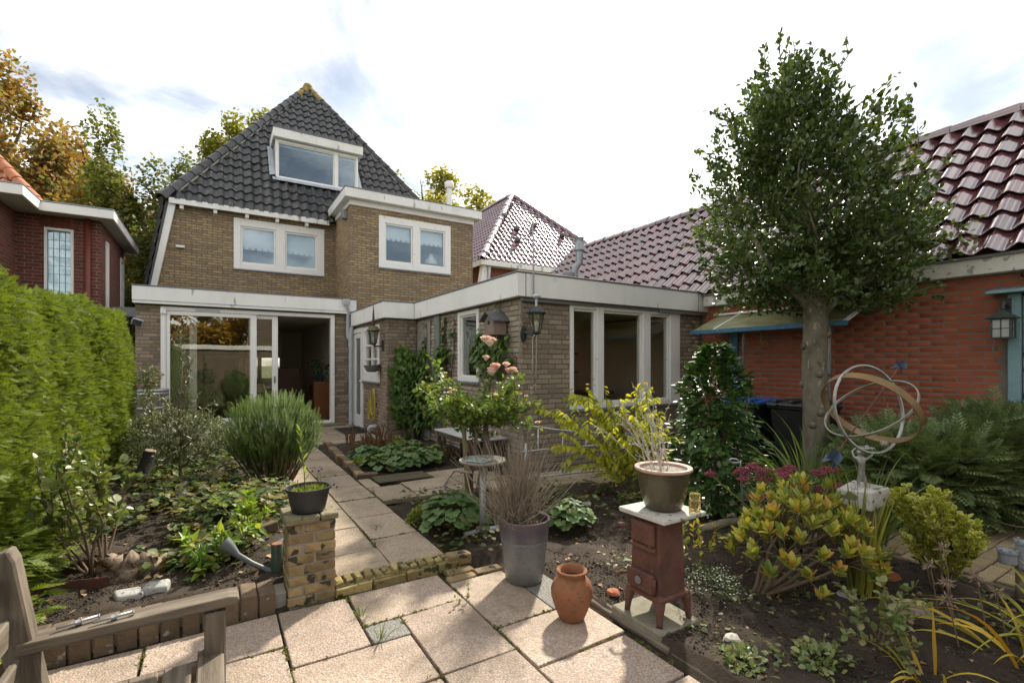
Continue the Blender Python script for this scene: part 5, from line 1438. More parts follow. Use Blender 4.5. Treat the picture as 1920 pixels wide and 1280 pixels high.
q = MB(); q.lathe([(0, 0), (.062, 0), (.07, .008), (.092, .06), (.115, .13), (.117, .165), (.105, .205), (.082, .232), (.072, .24), (.072, .248), (.084, .262), (.086, .272), (.078, .277), (.066, .268), (.062, .24), (.06, .2)], (1.70, 2.13, 0), 40, .008); q.build('jar_body', m_terra, tj, smooth=60)
q = MB(); q.lathe([(0, .232), (.066, .228)], (1.70, 2.13, 0), 16); q.build('soil_fill', m_soil, tj)
bp_ = thing('black_plant_pot', (.49, 3.19, .518), 'black plastic pot with a green shoot on the brick pillar', 'pot')
m_pot = surf('dark_plastic', [(.022, .024, .026), (.038, .04, .043)], 5, .45, .15, 50, .002, speck=(8, .68, (.07, .072, .075)))
q = MB(); q.lathe([(0, .519), (.088, .519), (.093, .527), (.097, .53), (.118, .628), (.122, .65), (.130, .652), (.133, .662), (.131, .668), (.121, .667), (.116, .64), (.112, .62), (0, .618)], (.49, 3.19, 0), 36); q.build('pot_body', m_pot, bp_, smooth=40)
q = MB(); q.lathe([(0, .642), (.06, .64), (.117, .636)], (.49, 3.19, 0), 20, .02); q.build('soil_fill', m_soil, bp_)

# ---- rusty stove on a slab, stone plate, glazed bowl, glass block
sb = thing('concrete_block', (2.07, 1.85, 0), 'mossy concrete slab under the rusty stove', 'slab')
loose_brick(1.90, 2.22, 1.68, 2.03, .0, .058, .006).build('block', surf('mossy_concrete', [(.13, .12, .085), (.22, .205, .155), (.10, .10, .06)], 8, .9, .7, 50, .006), sb, bevel=.008)
sv_ = thing('cast_iron_stove', (2.08, 1.84, .06), 'rusty red-brown cast iron stove on splayed legs', 'stove')
q = MB(); q.add([(1.962, 1.735, .185), (2.168, 1.735, .185), (2.168, 1.948, .185), (1.962, 1.948, .185), (1.976, 1.745, .585), (2.158, 1.745, .585), (2.158, 1.938, .585), (1.976, 1.938, .585)], [(0, 3, 2, 1), (4, 5, 6, 7), (0, 1, 5, 4), (1, 2, 6, 5), (2, 3, 7, 6), (3, 0, 4, 7)])
q.build('body', m_rust, sv_, bevel=.012, seg=3)
gl(sv_, 'base_rim', [(1.945, 2.185, 1.715, 1.965, .175, .205)], m_rust, .008)
gl(sv_, 'top_rim', [(1.975, 2.16, 1.742, 1.94, .575, .598)], m_rust, .008)
d1 = gl(sv_, 'ash_door', [(1.932, 1.952, 1.755, 1.94, .215, .315)], m_rust, .006)
q = MB(); q.lathe([(.012, 0), (.02, .004), (.022, .008), (.016, .012), (0, .012)], (0, 0, 0), 12); q.v = [(1.931 - v[2], 1.85 + v[0], .268 + v[1]) for v in q.v]; q.build('vent_rosette', m_trim, d1)
q = MB(); q.tube([(1.94, 1.945, .27), (1.915, 1.962, .275), (1.905, 1.985, .255), (1.90, 1.995, .245)], [.008, .008, .012, .007], 7); q.build('door_latch', m_rust, d1, smooth=True)
q = MB(); q.tube([(1.94, 1.752, .23), (1.94, 1.752, .30)], .009, 7); q.build('hinge', m_rust, d1, smooth=True)
d2 = gl(sv_, 'fire_door', [(1.946, 1.970, 1.765, 1.925, .46, .575)], m_rust, .006)
q = MB(); q.tube([(1.96, 1.93, .53), (1.93, 1.95, .535), (1.92, 1.965, .53), (1.915, 1.985, .535)], [.009, .011, .014, .008], 7); q.build('door_latch', m_rust, d2, smooth=True)
q = MB(); q.prism([(1.95, 1.76, .445), (1.945, 1.93, .445), (1.968, 1.93, .458), (1.972, 1.76, .458)], (0, 0, -.012)); q.tube([(1.955, 1.79, .43), (1.953, 1.79, .465)], .011, 7); q.build('hinge', m_rust, d2)
for (sx, sy) in ((-1, -1), (-1, 1), (1, -1), (1, 1)):
    cx_, cy_ = 2.065 + sx * .092, 1.84 + sy * .097
    q = MB(); q.tube([(cx_ - sx * .01, cy_ - sy * .01, .195), (cx_ + sx * .01, cy_ + sy * .008, .165), (cx_ + sx * .016, cy_ + sy * .014, .11), (cx_ + sx * .020, cy_ + sy * .018, .062), (cx_ + sx * .026, cy_ + sy * .022, .059)], [.034, .028, .018, .015, .02], 8); q.build('leg', m_rust, sv_, smooth=True)
st_ = thing('stone_plate', (2.08, 1.84, .6), 'pale square stone plate lying on the stove', 'stone plate')
loose_brick(1.93, 2.26, 1.675, 2.0, .6, .624, .004).build('plate', surf('pale_stone_plate', [(.30, .285, .25), (.46, .44, .39), (.38, .36, .31)], 7, .8, .4, 50, .003, speck=(22, .62, (.16, .15, .11))), st_, bevel=.004)
bw_ = thing('glazed_bowl', (2.11, 1.84, .625), 'olive-brown glazed planter bowl with dry twigs on the stove', 'planter')
m_olive = glaze_pot('olive_brown_glaze', [(.045, .04, .022), (.075, .065, .035), (.06, .05, .03)], [.0, .12, .3], .12)
q = MB(); q.lathe([(0, .626), (.085, .626), (.097, .632), (.115, .68), (.133, .76), (.139, .82), (.140, .838)], (2.11, 1.84, 0), 40); q.build('bowl_body', m_olive, bw_, smooth=60)
q = MB(); q.lathe([(.139, .836), (.152, .838), (.156, .846), (.153, .854), (.140, .856), (.128, .850), (.124, .83), (.118, .77), (0, .765)], (2.11, 1.84, 0), 40); q.build('rim', surf('pinkish_clay', [(.36, .22, .165), (.47, .31, .25), (.30, .17, .13)], 9, .7, .2), bw_, smooth=40)
gb = thing('glass_block', (2.215, 1.715, .625), 'small golden glass block beside the bowl on the stove', 'glass block')
t = NT('amber_glass'); p_ = t.principled((.95, .80, .40), .05, .5, 0, None, 0, .9); p_.inputs['IOR'].default_value = 1.45; m_amber = t.done(p_.outputs[0])
q = MB(); q.obox((2.215, 1.715, .655), (.05, .05, .060), Matrix.Rotation(R(20), 3, 'Z')); q.build('lower_block', m_amber, gb, bevel=.004)
q = MB(); q.obox((2.215, 1.715, .703), (.05, .05, .034), Matrix.Rotation(R(24), 3, 'Z')); q.build('upper_block', m_amber, gb, bevel=.004)

# ---- log edging along the patio
le = thing('timber_edging', (1.93, 1.7, 0), 'rotting timber edging between patio and right bed', 'edging')
for k, (y0, y1, x0, z1) in enumerate(((1.62, 2.24, 1.905, .022), (1.0, 1.60, 1.91, .018), (.3, .98, 1.92, .02), (1.75, 2.30, 1.94, .032))):
    q = MB(); q.tube([(x0 + random.uniform(-.004, .004), y_, z1 - .018) for y_ in np.linspace(y0, y1, 9)], [random.uniform(.016, .022) for _ in range(9)], 7); q.build('timber', m_teak_y, le, smooth=True)

# ---- shepherd hook rod
hk = thing('hook_rod', (3.72, 2.41, 0), 'grey steel rod with a looped tip before the camellia', 'rod')
q = MB(); q.tube([(3.735, 2.40, -.02), (3.70, 2.42, .60), (3.695, 2.42, .615)], .009, 7); q.tube([(3.70, 2.42, .61), (3.67, 2.435, .635), (3.63, 2.455, .64), (3.615, 2.465, .625), (3.64, 2.45, .605), (3.68, 2.43, .605), (3.71, 2.415, .62)], .008, 7)
q.build('rod', m_galv, hk, smooth=True)

# ---- armillary sphere on its pedestal
pd = thing('stone_pedestal', (3.60, 1.49, 0), 'chipped white stone block on a grey post among the bushes', 'pedestal')
gl(pd, 'post', [(3.53, 3.66, 1.43, 1.56, -.02, .50)], m_teak_z, .006)
loose_brick(3.46, 3.73, 1.39, 1.60, .502, .615, .012).build('block', surf('chipped_white_stone', [(.26, .25, .20), (.46, .45, .40), (.56, .55, .50)], 9, .85, .7, 40, .008, speck=(13, .58, (.15, .145, .1))), pd, bevel=.01, seg=2)
ar = thing('armillary_sphere', (3.62, 1.48, .615), 'armillary sphere of steel rings carried by a small silver figure', 'armillary')
C0 = Vector((3.64, 1.47, 1.13)); RR = .285
ax = Vector((.70, -.10, .58)).normalized()
u1 = ax.cross(Vector((0, 0, 1))).normalized(); u2 = ax.cross(u1).normalized()
def band(nrm_, R_, wd, th, m, name):
    nrm_ = nrm_.normalized(); a_ = nrm_.orthogonal().normalized(); b_ = nrm_.cross(a_)
    q = MB(); n = 72; V = []; F = []
    for i in range(n):
        an = 2 * math.pi * i / n; d_ = a_ * math.cos(an) + b_ * math.sin(an)
        for (rr_, hh) in ((R_ - th / 2, -wd / 2), (R_ + th / 2, -wd / 2), (R_ + th / 2, wd / 2), (R_ - th / 2, wd / 2)): V.append(C0 + d_ * rr_ + nrm_ * hh)
    for i in range(n):
        j = (i + 1) % n
        for k in range(4): F.append((i * 4 + k, i * 4 + (k + 1) % 4, j * 4 + (k + 1) % 4, j * 4 + k))
    q.add(V, F); return q.build(name, m, ar, smooth=40)
m_bronze = surf('tarnished_bronze', [(.11, .065, .025), (.22, .14, .05), (.16, .10, .045), (.27, .20, .11)], 6, .5, .3, 50, .002, metal=.35)
m_silver = surf('silver_paint', [(.20, .20, .19), (.36, .36, .35), (.28, .28, .26)], 12, .38, .3, 50, .002, metal=.6)
m_mossteel = surf('mossy_steel', [(.12, .125, .06), (.24, .24, .19), (.34, .34, .31)], 5, .5, .3, 50, .002, metal=.4)
band(ax, RR * .985, .05, .005, m_bronze, 'equator_band')
pv_ = (Vector((.573, .563, -.595)) - ax * Vector((.573, .563, -.595)).dot(ax)).normalized()
band(Matrix.Rotation(R(38), 3, ax) @ pv_, RR, .016, .009, m_silver, 'meridian_ring')
band(Matrix.Rotation(R(-48), 3, ax) @ pv_, RR * .955, .015, .008, m_mossteel, 'meridian_ring')
q = MB(); q.tube([C0 - ax * .42, C0 + ax * .46], .005, 7); q.build('axis_rod', m_rust, ar)
m_bluemetal = surf('dark_blue_metal', [(.018, .035, .06), (.03, .055, .09)], 8, .5, .3)
side = ax.cross(Vector((0, 0, 1))).normalized(); upv = side.cross(ax)
tip = C0 + ax * .50
for dd in (side, upv):
    q = MB(); q.prism([tip, C0 + ax * .405 + dd * .055, C0 + ax * .425, C0 + ax * .405 - dd * .055], tuple(ax.cross(dd) * .003)); q.build('arrow_head', m_bluemetal, ar)
tl_ = C0 - ax * .40
for dd in (side, upv):
    q = MB(); q.prism([tl_, tl_ - ax * .05 + dd * .055, tl_ - ax * .12 + dd * .05, tl_ - ax * .08, tl_ - ax * .12 - dd * .05, tl_ - ax * .05 - dd * .055], tuple(ax.cross(dd) * .003)); q.build('arrow_feather', m_bluemetal, ar)
q = MB(); q.lathe([(0, -.022), (.018, -.018), (.026, 0), (.018, .018), (0, .022)], (3.67, 1.40, .905), 14); q.build('globe', m_mossteel, ar, smooth=True)
# the little figure: one skinned mesh with raised arms
def skinned(name, verts, edges, radii, m, parent):
    me = bpy.data.meshes.new(name)
    off = wloc(parent)
    me.from_pydata([tuple(Vector(v) - off) for v in verts], edges, [])
    o = link(name, me, parent)
    md = o.modifiers.new('skin', 'SKIN'); 
    if not me.skin_vertices: 
        bm = bmesh.new(); bm.from_mesh(me); bm.verts.layers.skin.verify(); bm.to_mesh(me); bm.free()
    for i, r_ in enumerate(radii):
        me.skin_vertices[0].data[i].radius = (r_, r_)
    me.skin_vertices[0].data[0].use_root = True
    sd_ = o.modifiers.new('smooth', 'SUBSURF'); sd_.levels = 2; sd_.render_levels = 2
    md.use_smooth_shade = True
    me.materials.append(m)
    return o
fx, fy = 3.585, 1.49
skinned('figure', [(fx, fy, .70), (fx - .005, fy, .755), (fx - .012, fy, .80), (fx - .015, fy + .005, .828), (fx - .02, fy + .008, .845), (fx - .018, fy + .006, .862),
                   (fx + .035, fy - .018, .805), (fx + .07, fy - .03, .825), (fx + .085, fy - .03, .85), (fx - .03, fy + .03, .81), (fx - .025, fy + .045, .845), (fx + .0, fy + .035, .87),
                   (fx + .012, fy - .014, .665), (fx + .018, fy - .016, .63), (fx + .022, fy - .02, .612), (fx - .01, fy + .014, .665), (fx - .008, fy + .016, .635), (fx - .012, fy + .012, .612)],
        [(0, 1), (1, 2), (2, 3), (3, 4), (4, 5), (2, 6), (6, 7), (7, 8), (2, 9), (9, 10), (10, 11), (0, 12), (12, 13), (13, 14), (0, 15), (15, 16), (16, 17)],
        [.020, .020, .022, .009, .019, .015, .009, .006, .006, .009, .006, .006, .014, .009, .010, .014, .009, .010], m_silver, ar)
q = MB(); q.lathe([(0, .862), (.03, .866), (.05, .872), (.045, .880), (0, .878)], (3.61, 1.48, 0), 14, .12); q.tube([(3.61, 1.48, .878), (3.63, 1.475, .85 + .03)], .012, 8); q.build('cradle', m_silver, ar, smooth=True)

# ---- teak bench at the lower left
be = thing('garden_bench', (-.25, 1.4, 0), 'weathered grey wooden garden bench cut off at lower left', 'bench')
def arm_poly(y):
    P = [(-.50, y, .563), (.03, y, .572), (.062, y, .578), (.075, y, .590), (.068, y, .603), (.04, y, .609), (-.2, y, .603), (-.50, y, .600)]
    return P
for y_ in (1.955, .70):
    q = MB(); q.prism(arm_poly(y_), (0, .085, 0)); q.build('armrest', m_teak_x, be, bevel=.006, seg=2)
    gl(be, 'front_leg', [(-.032, .032, y_ + .005, y_ + .068, 0, .562)], m_teak_z, .005)
    q = MB(); q.prism([(-.545, y_ + .01, .86), (-.575, y_ + .01, .80), (-.50, y_ + .01, .42), (-.47, y_ + .01, 0), (-.41, y_ + .01, 0), (-.435, y_ + .01, .42), (-.50, y_ + .01, .84), (-.515, y_ + .01, .875)], (0, .07, 0)); q.build('back_post', m_teak_z, be, bevel=.006)
    gl(be, 'side_rail', [(-.43, -.035, y_ + .02, y_ + .055, .33, .39)], m_teak_x, .004)
for k in range(5): gl(be, 'seat_slat', [(-.42 + k * .092, -.42 + k * .092 + .078, .72, 1.955 if k < 4 else 2.03, .395, .418)], m_teak_y, .005)
for k in range(3):
    q = MB(); q.beam((-.495 - k * .022, .78, .52 + k * .12), (-.495 - k * .022, 1.96, .52 + k * .12), .022, .08); q.build('back_slat', m_teak_y, be, bevel=.005)
for k, (xa, xb, ya, yb) in enumerate(((-.415, -.315, 1.99, 2.015), (-.325, -.225, 1.975, 1.99))):
    bo = thing('anchor_bolt', ((xa + xb) / 2, (ya + yb) / 2, .61), ('left' if k == 0 else 'right') + ' of the two steel anchor bolts lying on the bench arm', 'bolt', 'bolts on the bench arm')
    z_ = .612
    q = MB(); q.tube([(xa, ya, z_), (xb, yb, z_ + .002)], .0045, 8); q.build('shank', m_galv, bo, smooth=True)
    q = MB(); d_ = Vector((xb - xa, yb - ya, 0)); a_ = Vector((xa, ya, z_)); q.tube([a_ + d_ * .42, a_ + d_ * .55], .0085, 6); q.build('nut', m_galv, bo)
    q = MB(); q.tube([a_ + d_ * .56, a_ + d_ * .58], .0115, 12); q.build('washer', m_galv, bo)
    q = MB(); q.tube([a_ + d_ * .97, a_ + d_ * 1.0], .009, 6); q.build('bolt_head', m_galv, bo)

# ---- odds and ends in the left bed
sm = thing('tree_stump', (-.47, 3.85, .08), 'gnarled driftwood stump in the left bed', 'stump')
m_drift = surf('driftwood', [(.04, .027, .02), (.15, .105, .07), (.28, .22, .16), (.08, .052, .036)], 9, .9, .9, 30, .012, dist=1.0)
q = MB()
def gnarl(ctrl, rads, n=16, k=12):
    t_ = np.linspace(0, len(ctrl) - 1, n); C_ = np.array(ctrl, float)
    P_ = np.stack([np.interp(t_, range(len(ctrl)), C_[:, a]) for a in range(3)], 1) + rng.normal(0, .006, (n, 3))
    R_ = np.interp(t_, range(len(rads)), rads) * (1 + rng.normal(0, .24, n))
    q.tube(P_, list(R_), k)
gnarl([(-.62, 3.90, .03), (-.54, 3.87, .09), (-.44, 3.85, .12), (-.33, 3.84, .13), (-.26, 3.84, .15)], [.05, .075, .08, .06, .045], 18)
gnarl([(-.50, 3.85, .10), (-.53, 3.86, .19), (-.56, 3.86, .24)], [.05, .04, .03], 8, 9)
gnarl([(-.46, 3.84, .02), (-.50, 3.78, .06), (-.58, 3.73, .04)], [.06, .045, .012], 9)
gnarl([(-.52, 3.82, .0), (-.46, 3.80, .10), (-.41, 3.80, .15), (-.38, 3.82, .16)], [.075, .06, .045, .012], 10)
gnarl([(-.60, 3.90, .08), (-.58, 3.88, .17), (-.60, 3.87, .20)], [.035, .033, .010], 7, 9)
gnarl([(-.42, 3.78, .02), (-.34, 3.80, .08), (-.30, 3.82, .09)], [.05, .04, .012], 8, 9)
q.v = [(v[0] + random.gauss(0, .010), v[1] + random.gauss(0, .010), v[2] + random.gauss(0, .010)) for v in q.v]; q.build('stump_wood', m_drift, sm, smooth=True)
q = MB(); q.tube([(-.36, 3.95, .07), (-.22, 3.99, .13), (-.16, 4.0, .155)], [.035, .04, .03], 8); q.build('broken_branch', surf('red_brown_bark', [(.07, .035, .022), (.13, .06, .035)], 10, .9, .8), sm, smooth=True)
m_granite = surf('granite', [(.20, .195, .185), (.36, .355, .34), (.28, .275, .265)], 16, .85, .6, 60, .004, speck=(60, .6, (.1, .1, .1)))
for (x_, y_, r_, lb_) in ((-.415, 3.42, .3, 'left of two granite cobbles behind the bench arm'), (-.285, 3.45, -.1, 'right of two granite cobbles behind the bench arm')):
    c_ = thing('cobble_stone', (x_, y_, .05), lb_, 'stone', 'granite cobbles')
    q = MB(); q.obox((x_, y_, .115), (.125, .10, .085), Matrix.Rotation(r_, 3, 'Z')); q.v = [(v[0] + random.gauss(0, .008), v[1] + random.gauss(0, .008), v[2] + random.gauss(0, .006)) for v in q.v]; q.build('cobble', m_granite, c_, bevel=.016, seg=2, smooth=50)
for k, (ya, lb_) in enumerate(((3.72, 'nearer rusty steel edging strip behind the bench'), (4.12, 'farther rusty steel edging strip behind the bench'))):
    e_ = thing('rusty_edging', (-.85, ya, .05), lb_, 'edging', 'rusty strips in the left bed')
    q = MB()
    pts = [(-1.2 + i * .06, ya + .05 * math.sin(i * .35 + k), .05) for i in range(12 + 2 * k)]
    for a_, b_ in zip(pts[:-1], pts[1:]):
        q.add([a_, b_, (b_[0], b_[1], .165), (a_[0], a_[1], .16), (a_[0], a_[1] + .004, .05), (b_[0], b_[1] + .004, .05), (b_[0], b_[1] + .004, .165), (a_[0], a_[1] + .004, .16)], [(0, 1, 2, 3), (7, 6, 5, 4), (3, 2, 6, 7)])
    q.build('strip', m_rust, e_)
wc = thing('watering_can', (.25, 3.6, .1), 'grey watering can spout poking out behind the pillar', 'watering can')
m_can = surf('grey_green_plastic', [(.10, .12, .125), (.15, .175, .18)], 5, .45, .15)
q = MB(); q.tube([(.045, 3.52, .30), (.085, 3.50, .265), (.12, 3.48, .225), (.20, 3.45, .165), (.33, 3.41, .085)], [.047, .032, .018, .016, .018], 12); q.build('spout', m_can, wc, smooth=40)
q = MB(); q.lathe([(.10, .06), (.105, .08), (.10, .24), (.06, .26)], (.44, 3.52, 0), 18); q.build('can_body', m_can, wc, smooth=40)
q = MB(); q.tube([(.40, 3.53, .25), (.44, 3.52, .33), (.50, 3.50, .30), (.53, 3.49, .15)], .012, 8); q.build('handle', m_can, wc, smooth=True)
gc = thing('green_canister', (.345, 3.40, .08), 'dark green tube with terracotta-red top left of the pillar', 'canister')
q = MB(); q.lathe([(.032, .05), (.034, .06), (.034, .27), (.030, .275)], (.335, 3.40, 0), 16); q.build('tube', surf('dark_green_plastic', [(.035, .06, .045), (.05, .085, .06)], 5, .4, .1), gc, smooth=40)
q = MB(); q.lathe([(0, .283), (.03, .283), (.033, .276), (.03, .272)], (.335, 3.40, 0), 16); q.build('cap', m_terra, gc, smooth=40)
lbk = thing('loose_brick', (.30, 4.12, .1), 'single reddish brick lying in the left bed behind the pillar', 'brick')
q = MB(); q.obox((.31, 4.15, .16), (.20, .10, .075), Matrix.Rotation(R(18), 3, 'Z') @ Matrix.Rotation(R(-6), 3, 'Y')); q.build('brick', m_dk_brick, lbk, bevel=.006)
tagp = thing('plant_tag', (-.27, 5.60, .1), 'white plastic plant tag hung on the olive stem', 'tag')
q = MB(); q.obox((-.275, 5.60, .215), (.105, .004, .145), Matrix.Rotation(R(28), 3, 'Z') @ Matrix.Rotation(R(-4), 3, 'Y')); q.build('card', surf('pale_tag', [(.50, .53, .54), (.60, .62, .62)], 4, .5, .05), tagp, bevel=.001)

# ---- stones and shards lying on the right bed
m_terr2 = surf('brick_shard', [(.26, .085, .045), (.34, .12, .06)], 10, .9, .5)
shards = [(2.262, 1.524, 'white_stone', 'white stone lying on the soil before the stove', 'stone', m_shell, .045), (3.024, 3.562, 'pale_stone', 'pale ochre stone beyond the tall pot', 'stone', m_shell, .05),
          (3.31, 1.465, 'slate_shard', 'flat grey slate shard standing in the right bed', 'stone', m_granite, .06), (2.067, 2.187, 'brick_shard', 'orange brick shard near the terracotta jar', 'shard', m_terr2, .045), (3.822, 1.466, 'clay_tile', 'orange clay tile fragment behind the golden bush', 'tile', m_terr2, .10), (3.308, 1.13, 'dark_stone', 'big dark brown stone half sunk in the right bed', 'stone', m_drift, .09)]
for (x_, y_, nm, lb_, ct_, mm_, r_) in shards:
    z_ = float(soil_z(np.array(x_), np.array(y_)))
    t_ = thing(nm, (x_, y_, z_), lb_, ct_)
    q = MB(); q.lathe([(0, -r_ * .3), (r_ * .8, -r_ * .25), (r_, 0), (r_ * .75, r_ * .35), (0, r_ * .42)], (x_, y_, z_ + .005), 9, .14); q.v = [(v[0] + random.gauss(0, r_ * .06), v[1] + random.gauss(0, r_ * .06), v[2] + random.gauss(0, r_ * .04)) for v in q.v]; q.build('piece', mm_, t_, smooth=50)
kerb2 = thing('stone_kerb', (4.0, 2.62, .03), 'curved grey stone kerb before the camellia', 'kerb')
q = MB(); q.tube([(3.45, 2.62, .04), (3.75, 2.60, .045), (4.05, 2.52, .045), (4.3, 2.40, .04)], [.035, .04, .04, .035], 8); q.build('stone', m_cap, kerb2, smooth=True)

# ---- brick paving at the far right
m_pav = surf('tan_paver', [(.20, .15, .085), (.31, .24, .14), (.25, .19, .11)], 7, .88, .6, 40, .005, var=.22, speck=(14, .64, (.11, .10, .05)))
pv = MB().box(4.18, 6.75, -.4, 1.98, -.04, .0).build('brick_paving', m_soil); tag(pv, 'sandy bed of the tan brick paving at right', 'paving', kind='structure')
P_ = []; M_ = []
for i in range(24):
    for j in range(13):
        x_ = 4.26 + j * .208 + (.104 if i % 2 else 0); y_ = -.3 + i * .098
        if x_ > 6.7: continue
        a = R(0) + random.gauss(0, .02)
        ca, sa = math.cos(a), math.sin(a)
        P_.append((x_ + random.gauss(0, .003), y_, .012 + random.gauss(0, .004)))
        M_.append(np.array([[.200 * ca, -.088 * sa, 0], [.200 * sa, .088 * ca, 0], [0, 0, .05]]))
tvb = [(-.5, -.5, -.5), (.5, -.5, -.5), (.5, .5, -.5), (-.5, .5, -.5), (-.5, -.5, .35), (.5, -.5, .35), (.5, .5, .35), (-.5, .5, .35), (-.47, -.43, .5), (.47, -.43, .5), (.47, .43, .5), (-.47, .43, .5)]
tfb = [(0, 1, 5, 4), (1, 2, 6, 5), (2, 3, 7, 6), (3, 0, 4, 7), (4, 5, 9, 8), (5, 6, 10, 9), (6, 7, 11, 10), (7, 4, 8, 11), (8, 9, 10, 11)]
place_many(pv, 'paver', tvb, tfb, np.array(M_), np.array(P_), m_pav, 300, 'paver_field')
te = thing('timber_board', (4.16, .8, 0), 'grey timber board edging the tan brick paving', 'board')
gl(te, 'board', [(4.125, 4.165, -.3, 1.55, -.02, .05)], m_teak_y, .005)
ca_ = thing('castle_ornament', (4.10, .90, 0), 'grey castle-shaped ornament on a brown post at right edge', 'ornament')
q = MB(); q.tube([(4.12, .87, 0), (4.12, .87, .20)], .03, 8); q.build('post', m_drift, ca_, smooth=True)
m_cas = surf('grey_cast_stone', [(.18, .19, .21), (.30, .31, .33)], 14, .85, .5)
for (x_, y_, z0, z1, r_) in ((4.07, .92, .22, .30, .045), (4.12, .86, .20, .36, .04), (4.15, .84, .2, .30, .04)):
    q = MB(); q.lathe([(r_ * .9, z0), (r_, z0 + .01), (r_ * .95, z1 - .02), (r_ * 1.1, z1 - .015), (r_ * 1.1, z1)], (x_, y_, 0), 14)
    for k in range(7):
        a = k * .9; q.box(x_ + r_ * math.cos(a) - .006, x_ + r_ * math.cos(a) + .006, y_ + r_ * math.sin(a) - .006, y_ + r_ * math.sin(a) + .006, z1, z1 + .012)
    q.build('tower', m_cas, ca_)

# ---- spare ridge tiles on the annex roof
for k in range(5):
    s_t = thing('spare_tile', (5.9 + k * .16, 5.5, 2.58), ['first', 'second', 'third', 'fourth', 'fifth'][k] + ' from the left of the brown tiles on the annex roof', 'tile', 'spare tiles on the annex roof')
    q = MB(); n_ = 8; V = []; F = []
    for j in range(2):
        for i in range(n_):
            a = math.pi * i / (n_ - 1); V.append((5.9 + k * .16 + .075 * math.cos(a), 5.42 + j * .3, 2.585 + .075 * math.sin(a)))
    for i in range(n_ - 1): F.append((i, i + 1, n_ + i + 1, n_ + i))
    F.append(tuple(range(n_)))
    q.add(V, F); q.build('tile_body', surf('brown_clay_tile', [(.22, .11, .06), (.30, .16, .09)], 8, .85, .5) if k == 0 else bpy.data.materials['brown_clay_tile'], s_t, smooth=40)

# ---- things inside the rooms
m_wood_r = surf('mahogany', [(.045, .016, .010), (.075, .028, .016)], 4, .35, .1, stretch=(6, 6, 1))
m_wood_o = surf('orange_wood', [(.20, .075, .025), (.28, .11, .04)], 4, .4, .1, stretch=(6, 6, 1))
pn = thing('upright_piano', (1.55, 13.6, .1), 'dark brown upright piano inside the living room', 'piano')
gl(pn, 'case', [(1.35, 1.85, 13.4, 14.8, .1, 1.32)], m_wood_r, .01); gl(pn, 'keyboard', [(1.10, 1.345, 13.5, 14.7, .70, .80)], m_wood_r, .01); gl(pn, 'keys', [(1.12, 1.30, 13.55, 14.65, .802, .815)], m_white, .002); gl(pn, 'leg', [(1.12, 1.18, 13.5, 13.56, .1, .698)], m_wood_r, .005)
cb2 = thing('orange_cabinet', (2.3, 13.2, .1), 'small orange wood cabinet inside the open door', 'cabinet')
gl(cb2, 'case', [(2.08, 2.50, 12.75, 13.35, .1, .98)], m_wood_o, .008); gl(cb2, 'drawer_front', [(2.06, 2.078, 12.8, 13.3, .62, .88)], m_wood_r, .004); gl(cb2, 'drawer_front', [(2.06, 2.078, 12.8, 13.3, .2, .56)], m_wood_r, .004)
pt = thing('red_painting', (2.54, 12.0, 1.5), 'red abstract painting on the room wall', 'painting')
gl(pt, 'canvas', [(2.49, 2.512, 11.75, 12.03, 1.42, 2.0)], surf('red_canvas', [(.35, .04, .02), (.12, .015, .012), (.42, .10, .04)], 3, .6, 0), .003)
pp2 = thing('indoor_plant', (2.28, 13.05, .98), 'small dark indoor plant in a blue pot on the cabinet', 'plant')
q = MB(); q.lathe([(.07, .985), (.10, 1.10), (.105, 1.15), (.09, 1.15)], (2.28, 13.05, 0), 16); q.build('pot', surf('blue_pot', [(.03, .05, .08), (.04, .07, .1)], 4, .3, 0), pp2, smooth=40)
pl_lamp = thing('pendant_lamp', (4.55, 6.4, 1.7), 'small white pendant lamp inside the annex', 'lamp')
q = MB(); q.lathe([(.0, 1.98), (.02, 1.97), (.03, 1.9), (.06, 1.82), (.062, 1.80), (.05, 1.80)], (4.55, 6.4, 0), 16); q.build('shade', m_white, pl_lamp, smooth=True)
q = MB(); q.tube([(4.55, 6.4, 1.97), (4.55, 6.4, 2.29)], .005, 5); q.build('cord', m_trim, pl_lamp)
wb = thing('work_bench', (5.2, 7.0, .05), 'wooden workbench inside the annex', 'workbench')
gl(wb, 'bench_top', [(3.9, 6.4, 6.75, 7.35, .85, .92)], m_wood_o, .006)
for x_ in (4.0, 5.2, 6.3): gl(wb, 'leg', [(x_ - .04, x_ + .04, 6.8, 6.88, .05, .848)], m_wood_o, .004)
for k, z_ in enumerate((1.25, 1.6)):
    s_f = thing('indoor_shelf', (4.6, 7.3, z_), ('lower' if k == 0 else 'upper') + ' shelf on the annex back wall', 'shelf')
    gl(s_f, 'board', [(3.7, 5.9, 7.2, 7.44, z_, z_ + .025)], m_wood_o, .003)
# =================================================================== plants
UP = np.array([0., 0., 1.])
def runit(n): return norm(rng.normal(0, 1, (n, 3)))

